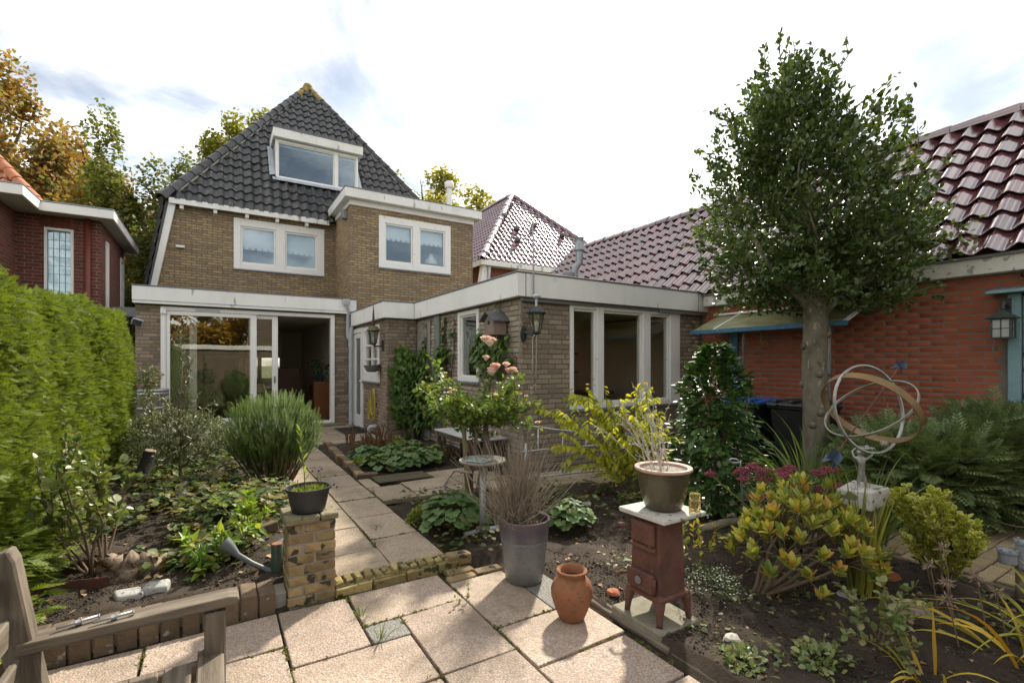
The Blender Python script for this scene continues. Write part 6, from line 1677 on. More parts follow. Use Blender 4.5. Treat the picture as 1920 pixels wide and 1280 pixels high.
# leaf templates: x = half-width scale, y = length 0..1, z = relief; attr = 1 on the rim, 0 on the midrib
T_OVAL = ([(0, 0, 0), (.62, .25, .10), (.9, .55, .12), (.5, .85, .04), (0, 1, -.12), (-.5, .85, .04), (-.9, .55, .12), (-.62, .25, .10), (0, .3, -.04), (0, .65, -.05)],
          [(0, 1, 8), (8, 1, 2, 9), (9, 2, 3), (9, 3, 4), (0, 8, 7), (7, 8, 9, 6), (6, 9, 5), (5, 9, 4)], [1, 1, 1, 1, 1, 1, 1, 1, 0, 0])
T_QUAD = ([(0, 0, 0), (.8, .5, .12), (0, 1, -.05), (-.8, .5, .12)], [(0, 1, 2), (0, 2, 3)], [0, 1, 1, 1])
T_POINT = ([(0, 0, 0), (.75, .22, .1), (.55, .55, .06), (0, 1, -.25), (-.55, .55, .06), (-.75, .22, .1), (0, .45, -.06)], [(0, 1, 6), (6, 1, 2), (6, 2, 3), (0, 6, 5), (5, 6, 4), (4, 6, 3)], [1, 1, 1, 1, 1, 1, 0])
def lobed(nl, depth, pts_per=3, cy=.45, jag=.0):
    V = [(0, cy * .75, -.08)]; n = nl * pts_per
    for i in range(n + 1):
        a = -math.pi * .5 + .35 + (2 * math.pi - .7) * i / n
        ph = (i % pts_per) / pts_per
        r = .52 * (1 - depth * (abs(math.sin(math.pi * (i / pts_per))) < .3))
        r *= 1.0 if nl > 6 else (1.0 + .12 * math.sin(a))
        V.append((math.cos(a) * r * 1.9, cy + math.sin(a) * r, .10 * math.sin(2.5 * a)))
    F = [(0, i, i + 1) for i in range(1, n + 1)]
    return V, F, [0] + [1] * (n + 1)
T_HEUCH = lobed(7, .20, 2)
T_MAPLE = lobed(5, .45, 2)
def frond(pairs, ang=50, w=.07, tipw=.10, up=.0):
    """flat spray: a midrib with side leaflets"""
    V = []; F = []
    def leaflet(p, d, l, wd):
        n = len(V); d = d / np.linalg.norm(d); s = np.array([-d[1], d[0], 0])
        for q in (p, p + d * l * .55 + s * wd, p + d * l, p + d * l * .55 - s * wd): V.append((q[0], q[1], up * abs(q[0]) * .4))
        F.append((n, n + 1, n + 2, n + 3))
    for i in range(pairs):
        t = (i + .6) / (pairs + .6)
        l = (.52 - .36 * t) * (1.0 if t > .15 else .7)
        for sg in (-1, 1):
            a = R(90 - ang)
            leaflet(np.array([0, t * .82, 0]), np.array([sg * math.cos(a), math.sin(a), 0]), l, w)
    leaflet(np.array([0, .0, 0.]), np.array([0, 1., 0]), 1.0, tipw * .5)
    return V, F, [.5] * len(V)
def thuja():
    V = []; F = []; E_ = []
    def lf(p, d, l, wd):
        n = len(V); d = np.array(d) / np.linalg.norm(d); s = np.array([-d[1], d[0], 0]); p = np.array(p)
        for q, e in ((p - s * wd, 0), (p + s * wd, 0), (p + d * l, 1)): V.append(tuple(q)); E_.append(e)
        F.append((n, n + 1, n + 2))
    lf((0, 0, 0), (0, 1, 0), 1.0, .07)
    for i in range(4):
        t = .12 + .19 * i
        for sg in (-1, 1): lf((0, t, 0), (sg * .75, .9, 0), .46 - .07 * i, .075)
    return V, F, E_
T_THUJA = thuja()
T_FERN = frond(7, 62, .042, .05, -.3)
def sprig(n=20):
    """upright stem set with needle leaves all round"""
    V = []; F = []
    for i in range(n):
        t = .08 + .9 * i / n
        for k in range(4):
            a = i * 2.4 + k * 1.571
            d = np.array([math.cos(a), .7 + t * .9, math.sin(a)]); d /= np.linalg.norm(d)
            l = .125 * (1.15 - .55 * t)
            p = np.array([0, t, 0]); s = np.cross(d, [0, 1, 0]); s = s / np.linalg.norm(s) * .0095
            m_ = len(V)
            for q in (p - s, p + s, p + d * l): V.append(tuple(q))
            F.append((m_, m_ + 1, m_ + 2))
    return V, F, [.5] * len(V)
T_SPRIG = sprig()

def leaves(parent, T, P, A, Nn, width, length, m, maxparts=0, name='leaf'):
    if len(P) == 0: return
    M3 = frames(A, Nn, width, length)
    place_many(parent, name, T[0], T[1], M3, P, m, maxparts, 'leaf_mass' if name == 'leaf' else name + '_mass', attr=T[2])

def blob(c, rad, n, inner=.5, lumps=14, amp=.35, flat=0):
    d = runit(n)
    if flat: d[:, 2] = np.abs(d[:, 2]) * (1 if flat > 0 else 1)
    lc = runit(lumps)
    k = np.max(d @ lc.T, axis=1)
    f = (1 - amp) + amp * np.clip((k - .55) / .45, 0, 1)
    r = f * (inner + (1 - inner) * rng.random(n) ** .6)
    return np.array(c) + d * np.array(rad) * r[:, None], d
def orient(d, out=.6, rand=.7, up=.2, nup=.7, nout=.35, nr=.45):
    n = len(d)
    return norm(d * out + runit(n) * rand + UP * up), norm(UP * nup + d * nout + runit(n) * nr)

def grow(base, direction, length, nseg=6, wander=.15, up=.1, droop=0):
    p = np.array(base, float); d = norm(np.array(direction, float)); pts = [p.copy()]
    for i in range(nseg):
        d = norm(d + rng.normal(0, wander, 3) + UP * (up - droop * i / nseg))
        p = p + d * length / nseg; pts.append(p.copy())
    return np.array(pts)
def along(pts, t):
    t = np.asarray(t) * (len(pts) - 1); i = np.minimum(t.astype(int), len(pts) - 2); f = (t - i)[:, None]
    return pts[i] * (1 - f) + pts[i + 1] * f, norm(pts[i + 1] - pts[i])
def taper(pts, r0, r1): return [r0 + (r1 - r0) * i / (len(pts) - 1) for i in range(len(pts))]

m_bark = surf('grey_brown_bark', [(.08, .062, .045), (.15, .12, .09), (.11, .088, .065)], 10, .95, .8, 40, .008)
m_twig = surf('brown_twig', [(.10, .07, .045), (.17, .12, .08)], 10, .9, .4)
m_gtwig = surf('green_twig', [(.10, .12, .04), (.15, .17, .06)], 10, .8, .3)

def bushy(name, base, label, cat, nb, ln, tilt, r0, leafspec, m_b, up=.12, wander=.16, sub=2, droop=0, group=None, lean=(0, 0, 0), t0=.35, stems='stem', maxparts=300, sublen=.45):
    """shrub of growing stems with leaves along them; leafspec = (template, n per stem, width, length, material)"""
    root = thing(name, base, label, cat, group)
    mb = MB(); P = []; A = []; Nn = []
    T, nl, w_, l_, m = leafspec
    for i in range(nb):
        az = 2 * math.pi * (i + rng.random() * .7) / nb; ti = R(tilt) * (.35 + .75 * rng.random())
        d = np.array([math.sin(ti) * math.cos(az), math.sin(ti) * math.sin(az), math.cos(ti)]) + np.array(lean)
        L_ = ln * (.75 + .4 * rng.random())
        b0 = np.array(base) + np.array([rng.normal(0, .02), rng.normal(0, .02), -.02])
        pts = grow(b0, d, L_, 7, wander, up, droop)
        mb.tube(pts, taper(pts, r0, r0 * .35), 6)
        segs = [(pts, t0, 1.0, nl)]
        for s_ in range(sub):
            tt = .3 + .6 * rng.random()
            q0, qd = along(pts, [tt])
            sp = grow(q0[0], qd[0] + runit(1)[0] * .9 + UP * .2, L_ * sublen * (1.1 - tt * .5), 5, wander, up, droop)
            mb.tube(sp, taper(sp, r0 * .5, r0 * .2), 5)
            segs.append((sp, .1, 1.0, int(nl * .6)))
        for (pp, a_, b_, n_) in segs:
            t_ = a_ + (b_ - a_) * rng.random(n_) ** .8
            q, qd = along(pp, t_)
            r_ = norm(runit(n_) - 0)
            ax_ = norm(np.cross(qd, r_) * 1.0 + qd * .55 + UP * .1)
            P.append(q); A.append(ax_); Nn.append(norm(UP * .8 + runit(n_) * .5 + qd * .2))
    mb.build(stems, m_b, root, smooth=True)
    P = np.concatenate(P); A = np.concatenate(A); Nn = np.concatenate(Nn)
    s_ = rng.uniform(.65, 1.15, len(P))
    leaves(root, T, P, A, Nn, w_ * s_, l_ * s_, m, maxparts)
    return root

# ---------------------------------------------------------------- thuja hedge
m_hedge = leafmat('thuja', [(.06, .095, .014), (.10, .15, .02), (.14, .19, .028), (.08, .12, .016)], .6, .35, .25, (1.15, 1.15, .5), edge=((.25, .285, .065), [.3, 1.0]))
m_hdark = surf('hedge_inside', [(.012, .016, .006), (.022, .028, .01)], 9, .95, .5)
hg = thing('thuja_hedge', (-1.4, 6.2, 0), 'tall clipped bright green conifer hedge along the left side', 'hedge')
def hedge_surface(n):
    """points on the bulging right face and rounded top of the hedge"""
    y = 2.2 + 7.2 * rng.random(n) ** 1.35
    s_ = rng.random(n) * 2.9
    H_ = 1.88 + .035 * (y - 3) + .035 * np.sin(y * 2.3) + .03 * np.sin(y * 5.1 + 1)
    bul = .035 * np.sin(y * 1.7 + 2) + .022 * np.sin(y * 4.3 + s_ * 2.0) + .018 * np.sin(s_ * 7 + y * 2.1)
    face = s_ < 2.05
    z = np.where(face, s_ / 2.05 * H_, H_)
    xf = -1.03 + bul - .10 * np.clip((z - 1.6) / .4, 0, 1) ** 2 - .12 * np.clip((.5 - z) / .5, 0, 1)
    x = np.where(face, xf, -1.12 - (s_ - 2.05) * .9)
    z = np.where(face, z, H_ - .05 * np.clip((-1.2 - x), 0, 1) + bul * .5)
    nr = np.where(face[:, None], np.array([1., 0, .12]), np.array([.15, 0, 1.]))
    far_ = np.clip((y - 9.0) / .4, 0, 1)
    nr = nr + np.stack([far_ * 0, far_ * 1.2, far_ * 0], 1)
    return np.stack([x - .25 * far_ ** 2, y, z], 1), norm(nr)
P, D = hedge_surface(88000)
P = P - D * (rng.random(len(P)) ** 1.2 * .17)[:, None] + D * (.022 * np.sin(P[:, 1] * 9 + P[:, 2] * 5) * np.sin(P[:, 2] * 11 - P[:, 1] * 3))[:, None]
A = norm(D * .85 + UP * rng.uniform(-.35, .5, len(P))[:, None] + runit(len(P)) * .5)
Nn = norm(UP * .35 + D * .55 + runit(len(P)) * .9)
s_ = rng.uniform(.7, 1.25, len(P)) * (1 + .25 * (P[:, 1] > 6.5))
leaves(hg, T_THUJA, P, A, Nn, .06 * s_, .074 * s_, m_hedge, 300, 'spray')
# stray fronds at the foot near the bench
n = 900
y = 2.9 + 1.9 * rng.random(n); P = np.stack([-.98 + rng.normal(.03, .06, n), y, .06 + rng.random(n) * .4], 1)
A = norm(np.stack([np.ones(n), rng.normal(-.2, .5, n), rng.normal(-.05, .3, n)], 1))
leaves(hg, T_THUJA, P, A, norm(UP + runit(n) * .6), .095, .12 * rng.uniform(.7, 1.3, n), m_hedge, 0, 'low_spray')
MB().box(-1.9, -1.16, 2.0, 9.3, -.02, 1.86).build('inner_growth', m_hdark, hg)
q = MB()
for yy in np.arange(2.6, 9.3, .55): q.tube([(-1.2, yy, -.02), (-1.2, yy + .03, .6)], .03, 6)
q.build('stem_row', m_bark, hg)

# ---------------------------------------------------------------- holly tree
m_holly = leafmat('holly_leaf', [(.032, .055, .02), (.05, .082, .027), (.095, .13, .036), (.038, .064, .023)], .34, .24, .5, (1.4, 1.4, .45), [0, .4, .85, 1])
m_hollybark = surf('smooth_grey_bark', [(.07, .062, .045), (.20, .175, .13), (.14, .12, .085), (.065, .075, .04)], 9, .9, .8, 30, .012, stretch=(1, 1, .5), speck=(16, .63, (.30, .28, .22)))
ht = thing('holly_tree', (5.93, 2.93, 0), 'dense dark green holly tree with bare grey trunk', 'tree')
tb_ = MB()
tpts = [(5.93, 2.93, -.05), (5.93, 2.93, .12), (5.92, 2.93, .4), (5.93, 2.93, .9), (5.91, 2.94, 1.4), (5.93, 2.93, 1.9), (5.90, 2.95, 2.3), (5.87, 2.97, 2.9), (5.84, 3.0, 3.5), (5.80, 3.02, 4.2)]
tb_.tube(tpts, [.19, .150, .134, .136, .128, .126, .10, .065, .045, .02], 16)
tr = tb_.build('trunk', m_hollybark, ht, smooth=True)
for (z_, a_) in ((1.30, 3.9), (1.12, 4.3), (.72, 3.4), (1.62, 2.6), (1.18, 2.3), (.86, 4.0), (1.75, 4.9)):
    dv = Vector((math.cos(a_), math.sin(a_), 0)); c_ = Vector((5.925, 2.935, z_)) + dv * .122
    q = MB(); q.tube([c_, c_ + dv * .03 + Vector((0, 0, .008)), c_ + dv * .038], [.042, .032, .012], 10); q.build('branch_scar', m_hollybark, tr, smooth=True)
br = MB(); hl_P = []
def hrad(z): return np.interp(z, [1.95, 2.15, 2.45, 2.85, 3.3, 3.7, 4.1, 4.45, 4.75, 5.0], [.40, .86, 1.14, 1.32, 1.18, .98, .76, .50, .25, .10])
def hcx(z): return 5.93 - .15 * (z - 2.6)
def hcy(z): return 2.94 + .09 * (z - 2.6)
for i in range(34):
    z0 = 2.05 + 2.2 * (i / 34) ** .9; az = i * 2.4
    q0 = np.array([5.92 - .03 * (z0 - 2), 2.94, z0]); d = np.array([math.cos(az), math.sin(az), .35])
    pts = grow(q0, d, hrad(z0 + .25) * .95, 6, .16, .08)
    br.tube(pts, taper(pts, .035 - .006 * (z0 - 2), .006), 6)
    hl_P.append(pts)
for lp, lr in (([(5.93, 2.93, 1.92), (6.08, 2.82, 2.12), (6.30, 2.66, 2.32), (6.62, 2.45, 2.55)], .06), ([(5.91, 2.94, 2.0), (5.74, 3.04, 2.22), (5.50, 3.18, 2.5), (5.25, 3.3, 2.9)], .055), ([(5.92, 2.93, 2.05), (5.85, 2.72, 2.3), (5.75, 2.5, 2.7)], .05)):
    br.tube(lp, taper(lp, lr, lr * .4), 9)
br.build('branches', m_hollybark, ht, smooth=True)
n = 950
z = 2.0 + 2.75 * rng.beta(1.15, 1.5, n)
az = rng.random(n) * 2 * math.pi
lob = .78 + .36 * (np.sin(az * 5 + z * 4.0) * .5 + np.sin(az * 3 - z * 5.5 + 1) * .5) + .16 * np.sin(az * 8 + z * 10)
rr_ = hrad(z) * np.clip(lob, .55, 1.06) * (.18 + .82 * rng.random(n) ** .5)
P = np.stack([hcx(z) + rr_ * np.cos(az), hcy(z) + rr_ * np.sin(az), z + rng.normal(0, .05, n)], 1)
z = np.where((rr_ < .45) & (z < 2.45), z + .35, z); P[:, 2] = np.where((rr_ < .45) & (P[:, 2] < 2.45), P[:, 2] + .35, P[:, 2])
D = norm(np.stack([np.cos(az), np.sin(az), .25 + .3 * (z - 2.6)], 1))
per = 32
cD = norm(D + runit(n) * .5 + UP * .25)
t_ = rng.random((n, per))
Q = P[:, None, :] + cD[:, None, :] * (t_ * .26 - .06)[:, :, None] + rng.normal(0, .052, (n, per, 3)) * (1.15 - .6 * t_)[:, :, None]
D = np.repeat(cD, per, axis=0); P = Q.reshape(-1, 3); n = len(P)
A, Nn = orient(D, .8, .8, .15, .6, .35, .6)
s_ = rng.uniform(.75, 1.25, n)
# outlying twigs breaking the outline
tw = MB(); P2 = []; A2 = []
for i in range(70):
    z0 = 2.05 + 2.4 * rng.random(); a0 = rng.random() * 6.283
    q0 = np.array([hcx(z0) + hrad(z0) * .8 * math.cos(a0), hcy(z0) + hrad(z0) * .8 * math.sin(a0), z0])
    pts = grow(q0, (math.cos(a0), math.sin(a0), .55 if z0 > 2.6 else .05), .30 + .25 * rng.random(), 5, .18, .12 if z0 > 2.5 else -.02)
    tw.tube(pts, taper(pts, .008, .003), 5)
    q, qd = along(pts, rng.random(20)); P2.append(q); A2.append(norm(qd * .6 + runit(20)))
for i in range(9):
    pts = grow((5.62 + rng.normal(0, .12), 3.10 + rng.normal(0, .10), 4.25), (rng.normal(-.02, .12), rng.normal(0, .10), 1), .95 if i == 0 else .55 + .30 * rng.random(), 7, .07, .2)
    tw.tube(pts, taper(pts, .012, .003), 5)
    q, qd = along(pts, .1 + .9 * rng.random(42)); P2.append(q + rng.normal(0, .02, q.shape)); A2.append(norm(qd * .8 + runit(42)))
tag(tw.build('twigs', m_gtwig, ht, smooth=True), kind='stuff')
P2 = np.concatenate(P2); A2 = np.concatenate(A2)
P = np.concatenate([P, P2]); A = np.concatenate([A, A2]); Nn = np.concatenate([Nn, norm(UP + runit(len(P2)))]); s_ = np.concatenate([s_, rng.uniform(.8, 1.2, len(P2))])
leaves(ht, T_OVAL, P, A, Nn, .0195 * s_, .062 * s_, m_holly, 300)

# ---------------------------------------------------------------- far trees
def far_tree(name, c, rad, base, label, cols, n, lsz, group='trees behind the houses', lumps=26, amp=.5, trunk_r=.25):
    root = thing(name, (base[0], base[1], 0), label, 'tree', group)
    mt = leafmat(name + '_leaf', cols, .6, .5, .3, (1.2, 1.15, .7))
    mb = MB()
    b = np.array([base[0], base[1], -.1]); top = np.array(c) + np.array([0, 0, rad[2] * .4])
    tp_ = np.array([b + (top - b) * t + (rng.normal(0, .15, 3) * (t > 0) * (t < 1)) for t in np.linspace(0, 1, 7)])
    mb.tube(tp_, taper(tp_, trunk_r, trunk_r * .2), 9)
    mb.build('trunk', m_bark, root, smooth=True)
    mb = MB(); Ps = []; Ds = []
    nb = 26
    for i in range(nb):
        t_ = .35 + .6 * i / nb; q, _ = along(tp_, [t_])
        d = runit(1)[0]; d[2] = abs(d[2]) * .8 + .1
        ln_ = min(rad[0], rad[1]) * .62
        pts = grow(q[0], d, ln_, 6, .2, .06); mb.tube(pts, taper(pts, trunk_r * .3, .02), 5)
    mb.build('branches', m_bark, root, smooth=True)
    # clumps
    K = lumps * 2
    cc_, dd_ = blob(c, rad, K, .55, 10, .25)
    per = n // K
    for i in range(K):
        q, dq = blob(cc_[i], np.array(rad) * rng.uniform(.18, .32), per, .2, 8, .5)
        Ps.append(q); Ds.append(norm(dq + dd_[i] * .6))
    P = np.concatenate(Ps); D = np.concatenate(Ds)
    A, Nn = orient(D, .5, .9, .0)
    s_ = rng.uniform(.7, 1.3, len(P)) * lsz
    leaves(root, T_QUAD, P, A, Nn, s_ * .55, s_, mt)
    root.children[-1].name = 'crown'
    return root
far_tree('autumn_tree', (-10.8, 39.4, 10.9), (6.2, 6.2, 7.3), (-10.8, 39.4), 'tall tree in orange autumn leaf at the left edge', [(.21, .105, .035), (.25, .15, .045), (.18, .15, .05), (.12, .125, .045)], 52000, .26, lumps=34, trunk_r=.4)
far_tree('green_tree', (-2.3, 22.6, 5.6), (2.7, 2.7, 4.9), (-2.3, 22.6), 'dark green rounded tree between the left building and the house', [(.055, .09, .022), (.085, .125, .03), (.13, .155, .04), (.18, .15, .04)], 40000, .13, lumps=30, trunk_r=.2)
far_tree('rusty_tree', (-4.9, 31.3, 5.8), (3.4, 3.4, 4.6), (-5.3, 31.3), 'mixed green and rust coloured tree behind the left building', [(.11, .13, .03), (.15, .16, .04), (.30, .16, .04), (.20, .12, .03)], 34000, .20, lumps=30, trunk_r=.25)
far_tree('yellowing_tree', (1.9, 34.3, 12.2), (3.7, 3.4, 5.0), (1.9, 34.3), 'yellow-green tree behind the left side of the black roof', [(.14, .17, .03), (.20, .22, .04), (.27, .24, .045), (.11, .14, .03)], 20000, .22, lumps=24, trunk_r=.25)
far_tree('yellowing_tree', (12.0, 31.4, 9.9), (5.8, 4.8, 4.7), (12.0, 31.4), 'yellow-green tree behind the right side of the black roof', [(.16, .18, .03), (.23, .23, .04), (.31, .26, .05), (.13, .15, .035)], 24000, .22, lumps=26, trunk_r=.3)

def rose_flower(root, c, r, m, name='flower', n=3):
    V = []; F = []
    for layer, (cnt, rad, tilt) in enumerate(((5, .5, 8), (6, .8, 24), (7, 1.0, 46))):
        for k in range(cnt):
            a = 2 * math.pi * k / cnt + layer * .7 + rng.normal(0, .1)
            ti = R(tilt) + rng.normal(0, .12)
            d = np.array([math.cos(a) * math.sin(ti), math.sin(a) * math.sin(ti), math.cos(ti)]); s = np.array([-math.sin(a), math.cos(a), 0])
            m_ = len(V); l = r * (.75 + .25 * rad)
            for (t, wd, cup) in ((0, .12, 0), (.55, .46, .06), (.9, .42, .0), (1.02, .16, -.10)):
                for sg in (-1, 1): V.append(np.array(c) + d * l * t + s * sg * wd * r * (.6 + .4 * rad) + UP * (.18 * r * abs(sg) * (wd > .3)) - d * cup * r)
            for i in range(3): F.append((m_ + 2 * i, m_ + 2 * i + 1, m_ + 2 * i + 3, m_ + 2 * i + 2))
    off = np.array(wloc(root))
    me = bpy.data.meshes.new(name); me.from_pydata([tuple(v - off) for v in V], [], F); me.update()
    me.polygons.foreach_set('use_smooth', [True] * len(me.polygons)); me.materials.append(m)
    return link(name, me, root)
# ---------------------------------------------------------------- rose standard
m_rose = leafmat('rose_leaf', [(.06, .105, .022), (.10, .16, .03), (.16, .22, .04), (.22, .25, .055)], .48, .3, .4)
m_petal = leafmat('pink_petal', [(.66, .44, .38), (.69, .53, .46), (.70, .60, .53)], .6, .35, .3, (1.05, .95, .9))
m_dead = leafmat('dried_flower', [(.28, .16, .07), (.36, .24, .11), (.42, .34, .17)], .8, .25, .2)
rs = thing('rose_bush', (2.03, 4.08, .04), 'standard rose with pale pink blooms beside the path', 'rose bush')
q = MB(); 
st1 = np.array([(2.06, 4.10, .0), (2.055, 4.10, .3), (2.10, 4.09, .6), (2.11, 4.06, .85)]); q.tube(st1, [.022, .02, .02, .018], 8)
st2 = np.array([(2.14, 4.16, .0), (2.20, 4.14, .3), (2.23, 4.10, .6), (2.19, 4.05, .9)]); q.tube(st2, [.04, .045, .04, .02], 8)
P = []; A = []; Nn = []; tips = []
for i in range(46):
    az = i * 2.4; el = rng.uniform(-.25, 1.0)
    d = np.array([math.cos(az), math.sin(az), el])
    s0 = np.array([2.10, 4.07, .86]) + rng.normal(0, .04, 3)
    pts = grow(s0, d, rng.uniform(.40, .70), 7, .16, .09)
    q.tube(pts, taper(pts, .007, .003), 5); tips.append(pts[-1])
    n_ = 64
    pp_, qd = along(pts, .25 + .75 * rng.random(n_)); P.append(pp_ + rng.normal(0, .03, pp_.shape)); A.append(norm(runit(n_) + qd * .5)); Nn.append(norm(UP * .8 + runit(n_) * .7))
q.build('stems', m_bark, rs, smooth=True)
for i in range(14): rose_flower(rs, tuple(tips[(i * 3) % len(tips)] + np.array([0, 0, .01])), rng.uniform(.022, .034), m_petal)
P = np.concatenate(P); A = np.concatenate(A); Nn = np.concatenate(Nn); s_ = rng.uniform(.6, 1.2, len(P))
leaves(rs, T_OVAL, P, A, Nn, .022 * s_, .050 * s_, m_rose, 300)
for (x_, y_, z_, r_) in ((2.219, 4.092, 1.62, .05), (2.24, 4.05, 1.585, .055), (2.262, 4.06, 1.61, .045), (2.18, 4.02, 1.45, .035), (2.26, 3.98, 1.355, .05), (2.225, 3.98, 1.32, .05), (2.20, 3.95, 1.31, .04), (2.36, 3.95, 1.39, .034), (2.42, 3.93, 1.335, .04), (2.38, 3.94, 1.33, .035), (2.30, 3.96, 1.21, .025)):
    rose_flower(rs, (x_, y_, z_), r_ * 1.45, m_petal)
for i in range(26):
    tpt = tips[i % len(tips)] + rng.normal(0, .03, 3)
    rose_flower(rs, tuple(tpt), rng.uniform(.014, .028), m_dead, 'faded_flower')

# ---------------------------------------------------------------- climbing hydrangea on the passage and annex wall
m_clim = leafmat('climber_leaf', [(.045, .085, .02), (.07, .125, .026), (.11, .18, .03), (.055, .10, .024)], .45, .28, .4)
def climber(name, base, label, regions, stems, parts=300):
    root = thing(name, base, label, 'climbing plant', 'climbers on the annex')
    q = MB()
    for s_pts, r_ in stems: q.tube(s_pts, taper(s_pts, r_, r_ * .5), 7)
    q.build('stem', m_bark, root, smooth=True)
    P = []; A = []; Nn = []
    for (axis, plane, a0, a1, z0, z1, n_, thick, shape) in regions:
        a = rng.uniform(a0, a1, n_); z = rng.uniform(z0, z1, n_); dep = rng.random(n_) * thick
        if shape == 'blob':
            ca, cz = (a0 + a1) / 2, (z0 + z1) / 2; k = ((a - ca) / (a1 - a0) * 2) ** 2 + ((z - cz) / (z1 - z0) * 2) ** 2
            keep = k < 1.0 + .25 * np.sin(a * 17 + z * 9); a, z, dep = a[keep], z[keep], dep[keep] * np.sqrt(np.clip(1.3 - k[keep], .15, 1))
        n2 = len(a)
        if axis == 'X': P.append(np.stack([a, plane - dep, z], 1)); o_ = np.array([0, -1., 0])
        else: P.append(np.stack([plane - dep, a, z], 1)); o_ = np.array([-1., 0, 0])
        A.append(norm(np.tile(-UP * .75 + o_ * .5, (n2, 1)) + runit(n2) * .5)); Nn.append(norm(np.tile(o_ * .9 + UP * .55, (n2, 1)) + runit(n2) * .4))
    P = np.concatenate(P); A = np.concatenate(A); Nn = np.concatenate(Nn); s_ = rng.uniform(.6, 1.15, len(P))
    leaves(root, T_POINT, P, A, Nn, .054 * s_, .105 * s_, m_clim, parts)
climber('climbing_plant', (3.15, 8.6, 0), 'dense leafy climber covering the passage corner',
        [('X', 8.80, 2.73, 3.30, .30, 1.80, 1100, .28, 'blob'), ('Y', 3.28, 7.95, 8.8, .2, 1.75, 800, .25, 'blob'), ('X', 8.80, 3.05, 3.28, .1, .9, 130, .2, 'x')],
        [(np.array([(3.12, 8.55, -.02), (3.10, 8.58, .3), (3.0, 8.65, .7), (2.98, 8.72, 1.2)]), .05), (np.array([(3.10, 8.58, .3), (3.2, 8.4, .8), (3.25, 8.3, 1.4)]), .035), (np.array([(3.08, 8.79, 1.4), (3.05, 8.79, 1.9), (3.12, 8.79, 2.2)]), .008)])
climber('climbing_plant', (3.2, 7.2, 0), 'sparse climber trailing up the annex wall beside the small window',
        [('Y', 3.28, 7.25, 7.75, 1.15, 1.75, 200, .16, 'blob'), ('Y', 3.28, 7.45, 7.56, 1.6, 2.2, 26, .05, 'x'), ('Y', 3.28, 7.1, 7.2, 1.5, 2.15, 22, .05, 'x'), ('Y', 3.28, 8.3, 8.38, 1.5, 2.2, 16, .05, 'x'), ('Y', 3.28, 7.6, 8.0, .3, 1.2, 130, .15, 'blob')],
        [(np.array([(3.18, 7.3, -.02), (3.2, 7.32, .4), (3.26, 7.4, 1.0), (3.28, 7.5, 1.6), (3.29, 7.5, 2.2)]), .035), (np.array([(3.27, 7.3, 1.0), (3.29, 7.15, 1.6), (3.29, 7.15, 2.15)]), .012)], 200)
climber('climbing_plant', (3.2, 5.8, 0), 'leafy climber spreading below the bird house',
        [('Y', 3.28, 5.28, 6.35, 1.25, 1.88, 330, .16, 'blob'), ('Y', 3.28, 5.85, 6.3, 1.5, 1.95, 90, .14, 'blob'), ('Y', 3.28, 5.66, 5.74, 2.0, 2.25, 9, .04, 'x')],
        [(np.array([(3.2, 6.0, .03), (3.24, 5.98, .6), (3.27, 5.9, 1.2), (3.28, 5.7, 1.8)]), .02)], 200)

# ---------------------------------------------------------------- round-leaved clumps (each a plant of its own)
m_heu = leafmat('heuchera_leaf', [(.045, .085, .025), (.065, .12, .033), (.085, .15, .045), (.13, .16, .05)], .5, .22, .4)
m_petiole = surf('petiole', [(.12, .12, .05), (.15, .10, .05)], 6, .7, .2)
def rosette(name, c, r, h_, n, ls, label, m, T=T_HEUCH, group='round-leaved clumps', cat='plant', maxparts=300):
    root = thing(name, (c[0], c[1], c[2]), label, cat, group)
    k = np.arange(n); az = k * 2.4 + rng.normal(0, .2, n); f = np.sqrt((k + .5) / n)
    rad = r * f * rng.uniform(.85, 1.12, n)
    z = c[2] + h_ * (1 - f ** 2.2 * .75) * rng.uniform(.8, 1.1, n) + .02
    P = np.stack([c[0] + rad * np.cos(az), c[1] + rad * np.sin(az), z], 1)
    D = np.stack([np.cos(az), np.sin(az), np.zeros(n)], 1)
    A = norm(D * 1.0 - UP * (.15 + .55 * f)[:, None] + runit(n) * .22); Nn = norm(UP * 1.0 + D * (.25 + .55 * f)[:, None] + runit(n) * .22)
    s_ = rng.uniform(.75, 1.2, n) * ls
    q = MB()
    for i in range(n): q.tube([(c[0] + rad[i] * .15 * math.cos(az[i]), c[1] + rad[i] * .15 * math.sin(az[i]), c[2] - .01), tuple(P[i] * .5 + np.array([c[0], c[1], z[i] + .02]) * .5 - np.array([0, 0, .03])), tuple(P[i])], .0025, 4)
    q.build('petioles', m_petiole, root)
    leaves(root, T, P - A * (s_ * .4)[:, None], A, Nn, s_ * .56, s_, m, maxparts)
    return root
gz = lambda x, y: float(soil_z(np.array(x), np.array(y)))
rosette('round_leaf_plant', (1.70, 3.72, .06), .30, .24, 70, .115, 'broad round-leaved clump at the path edge near the rose', m_heu)
rosette('round_leaf_plant', (1.90, 4.02, .06), .22, .18, 40, .095, 'round-leaved clump at the foot of the rose stakes', m_heu)
rosette('round_leaf_plant', (2.55, 3.22, .05), .20, .20, 34, .11, 'round-leaved clump right of the tall glazed pot', m_heu)
lab = ['front left', 'front middle', 'front right', 'back left', 'back middle', 'back right']
for i, (x_, y_) in enumerate(((1.80, 6.12), (2.13, 6.06), (2.46, 6.16), (1.78, 6.75), (2.12, 6.7), (2.48, 6.85))):
    rosette('round_leaf_plant', (x_, y_, .07), .24, .23 if i < 3 else .2, 46, .125, lab[i] + ' round-leaved clump in the bed by the passage', m_heu)
m_lime_l = leafmat('lime_ground_leaf', [(.11, .15, .02), (.16, .21, .03), (.22, .24, .04), (.08, .12, .02)], .5, .3, .35)
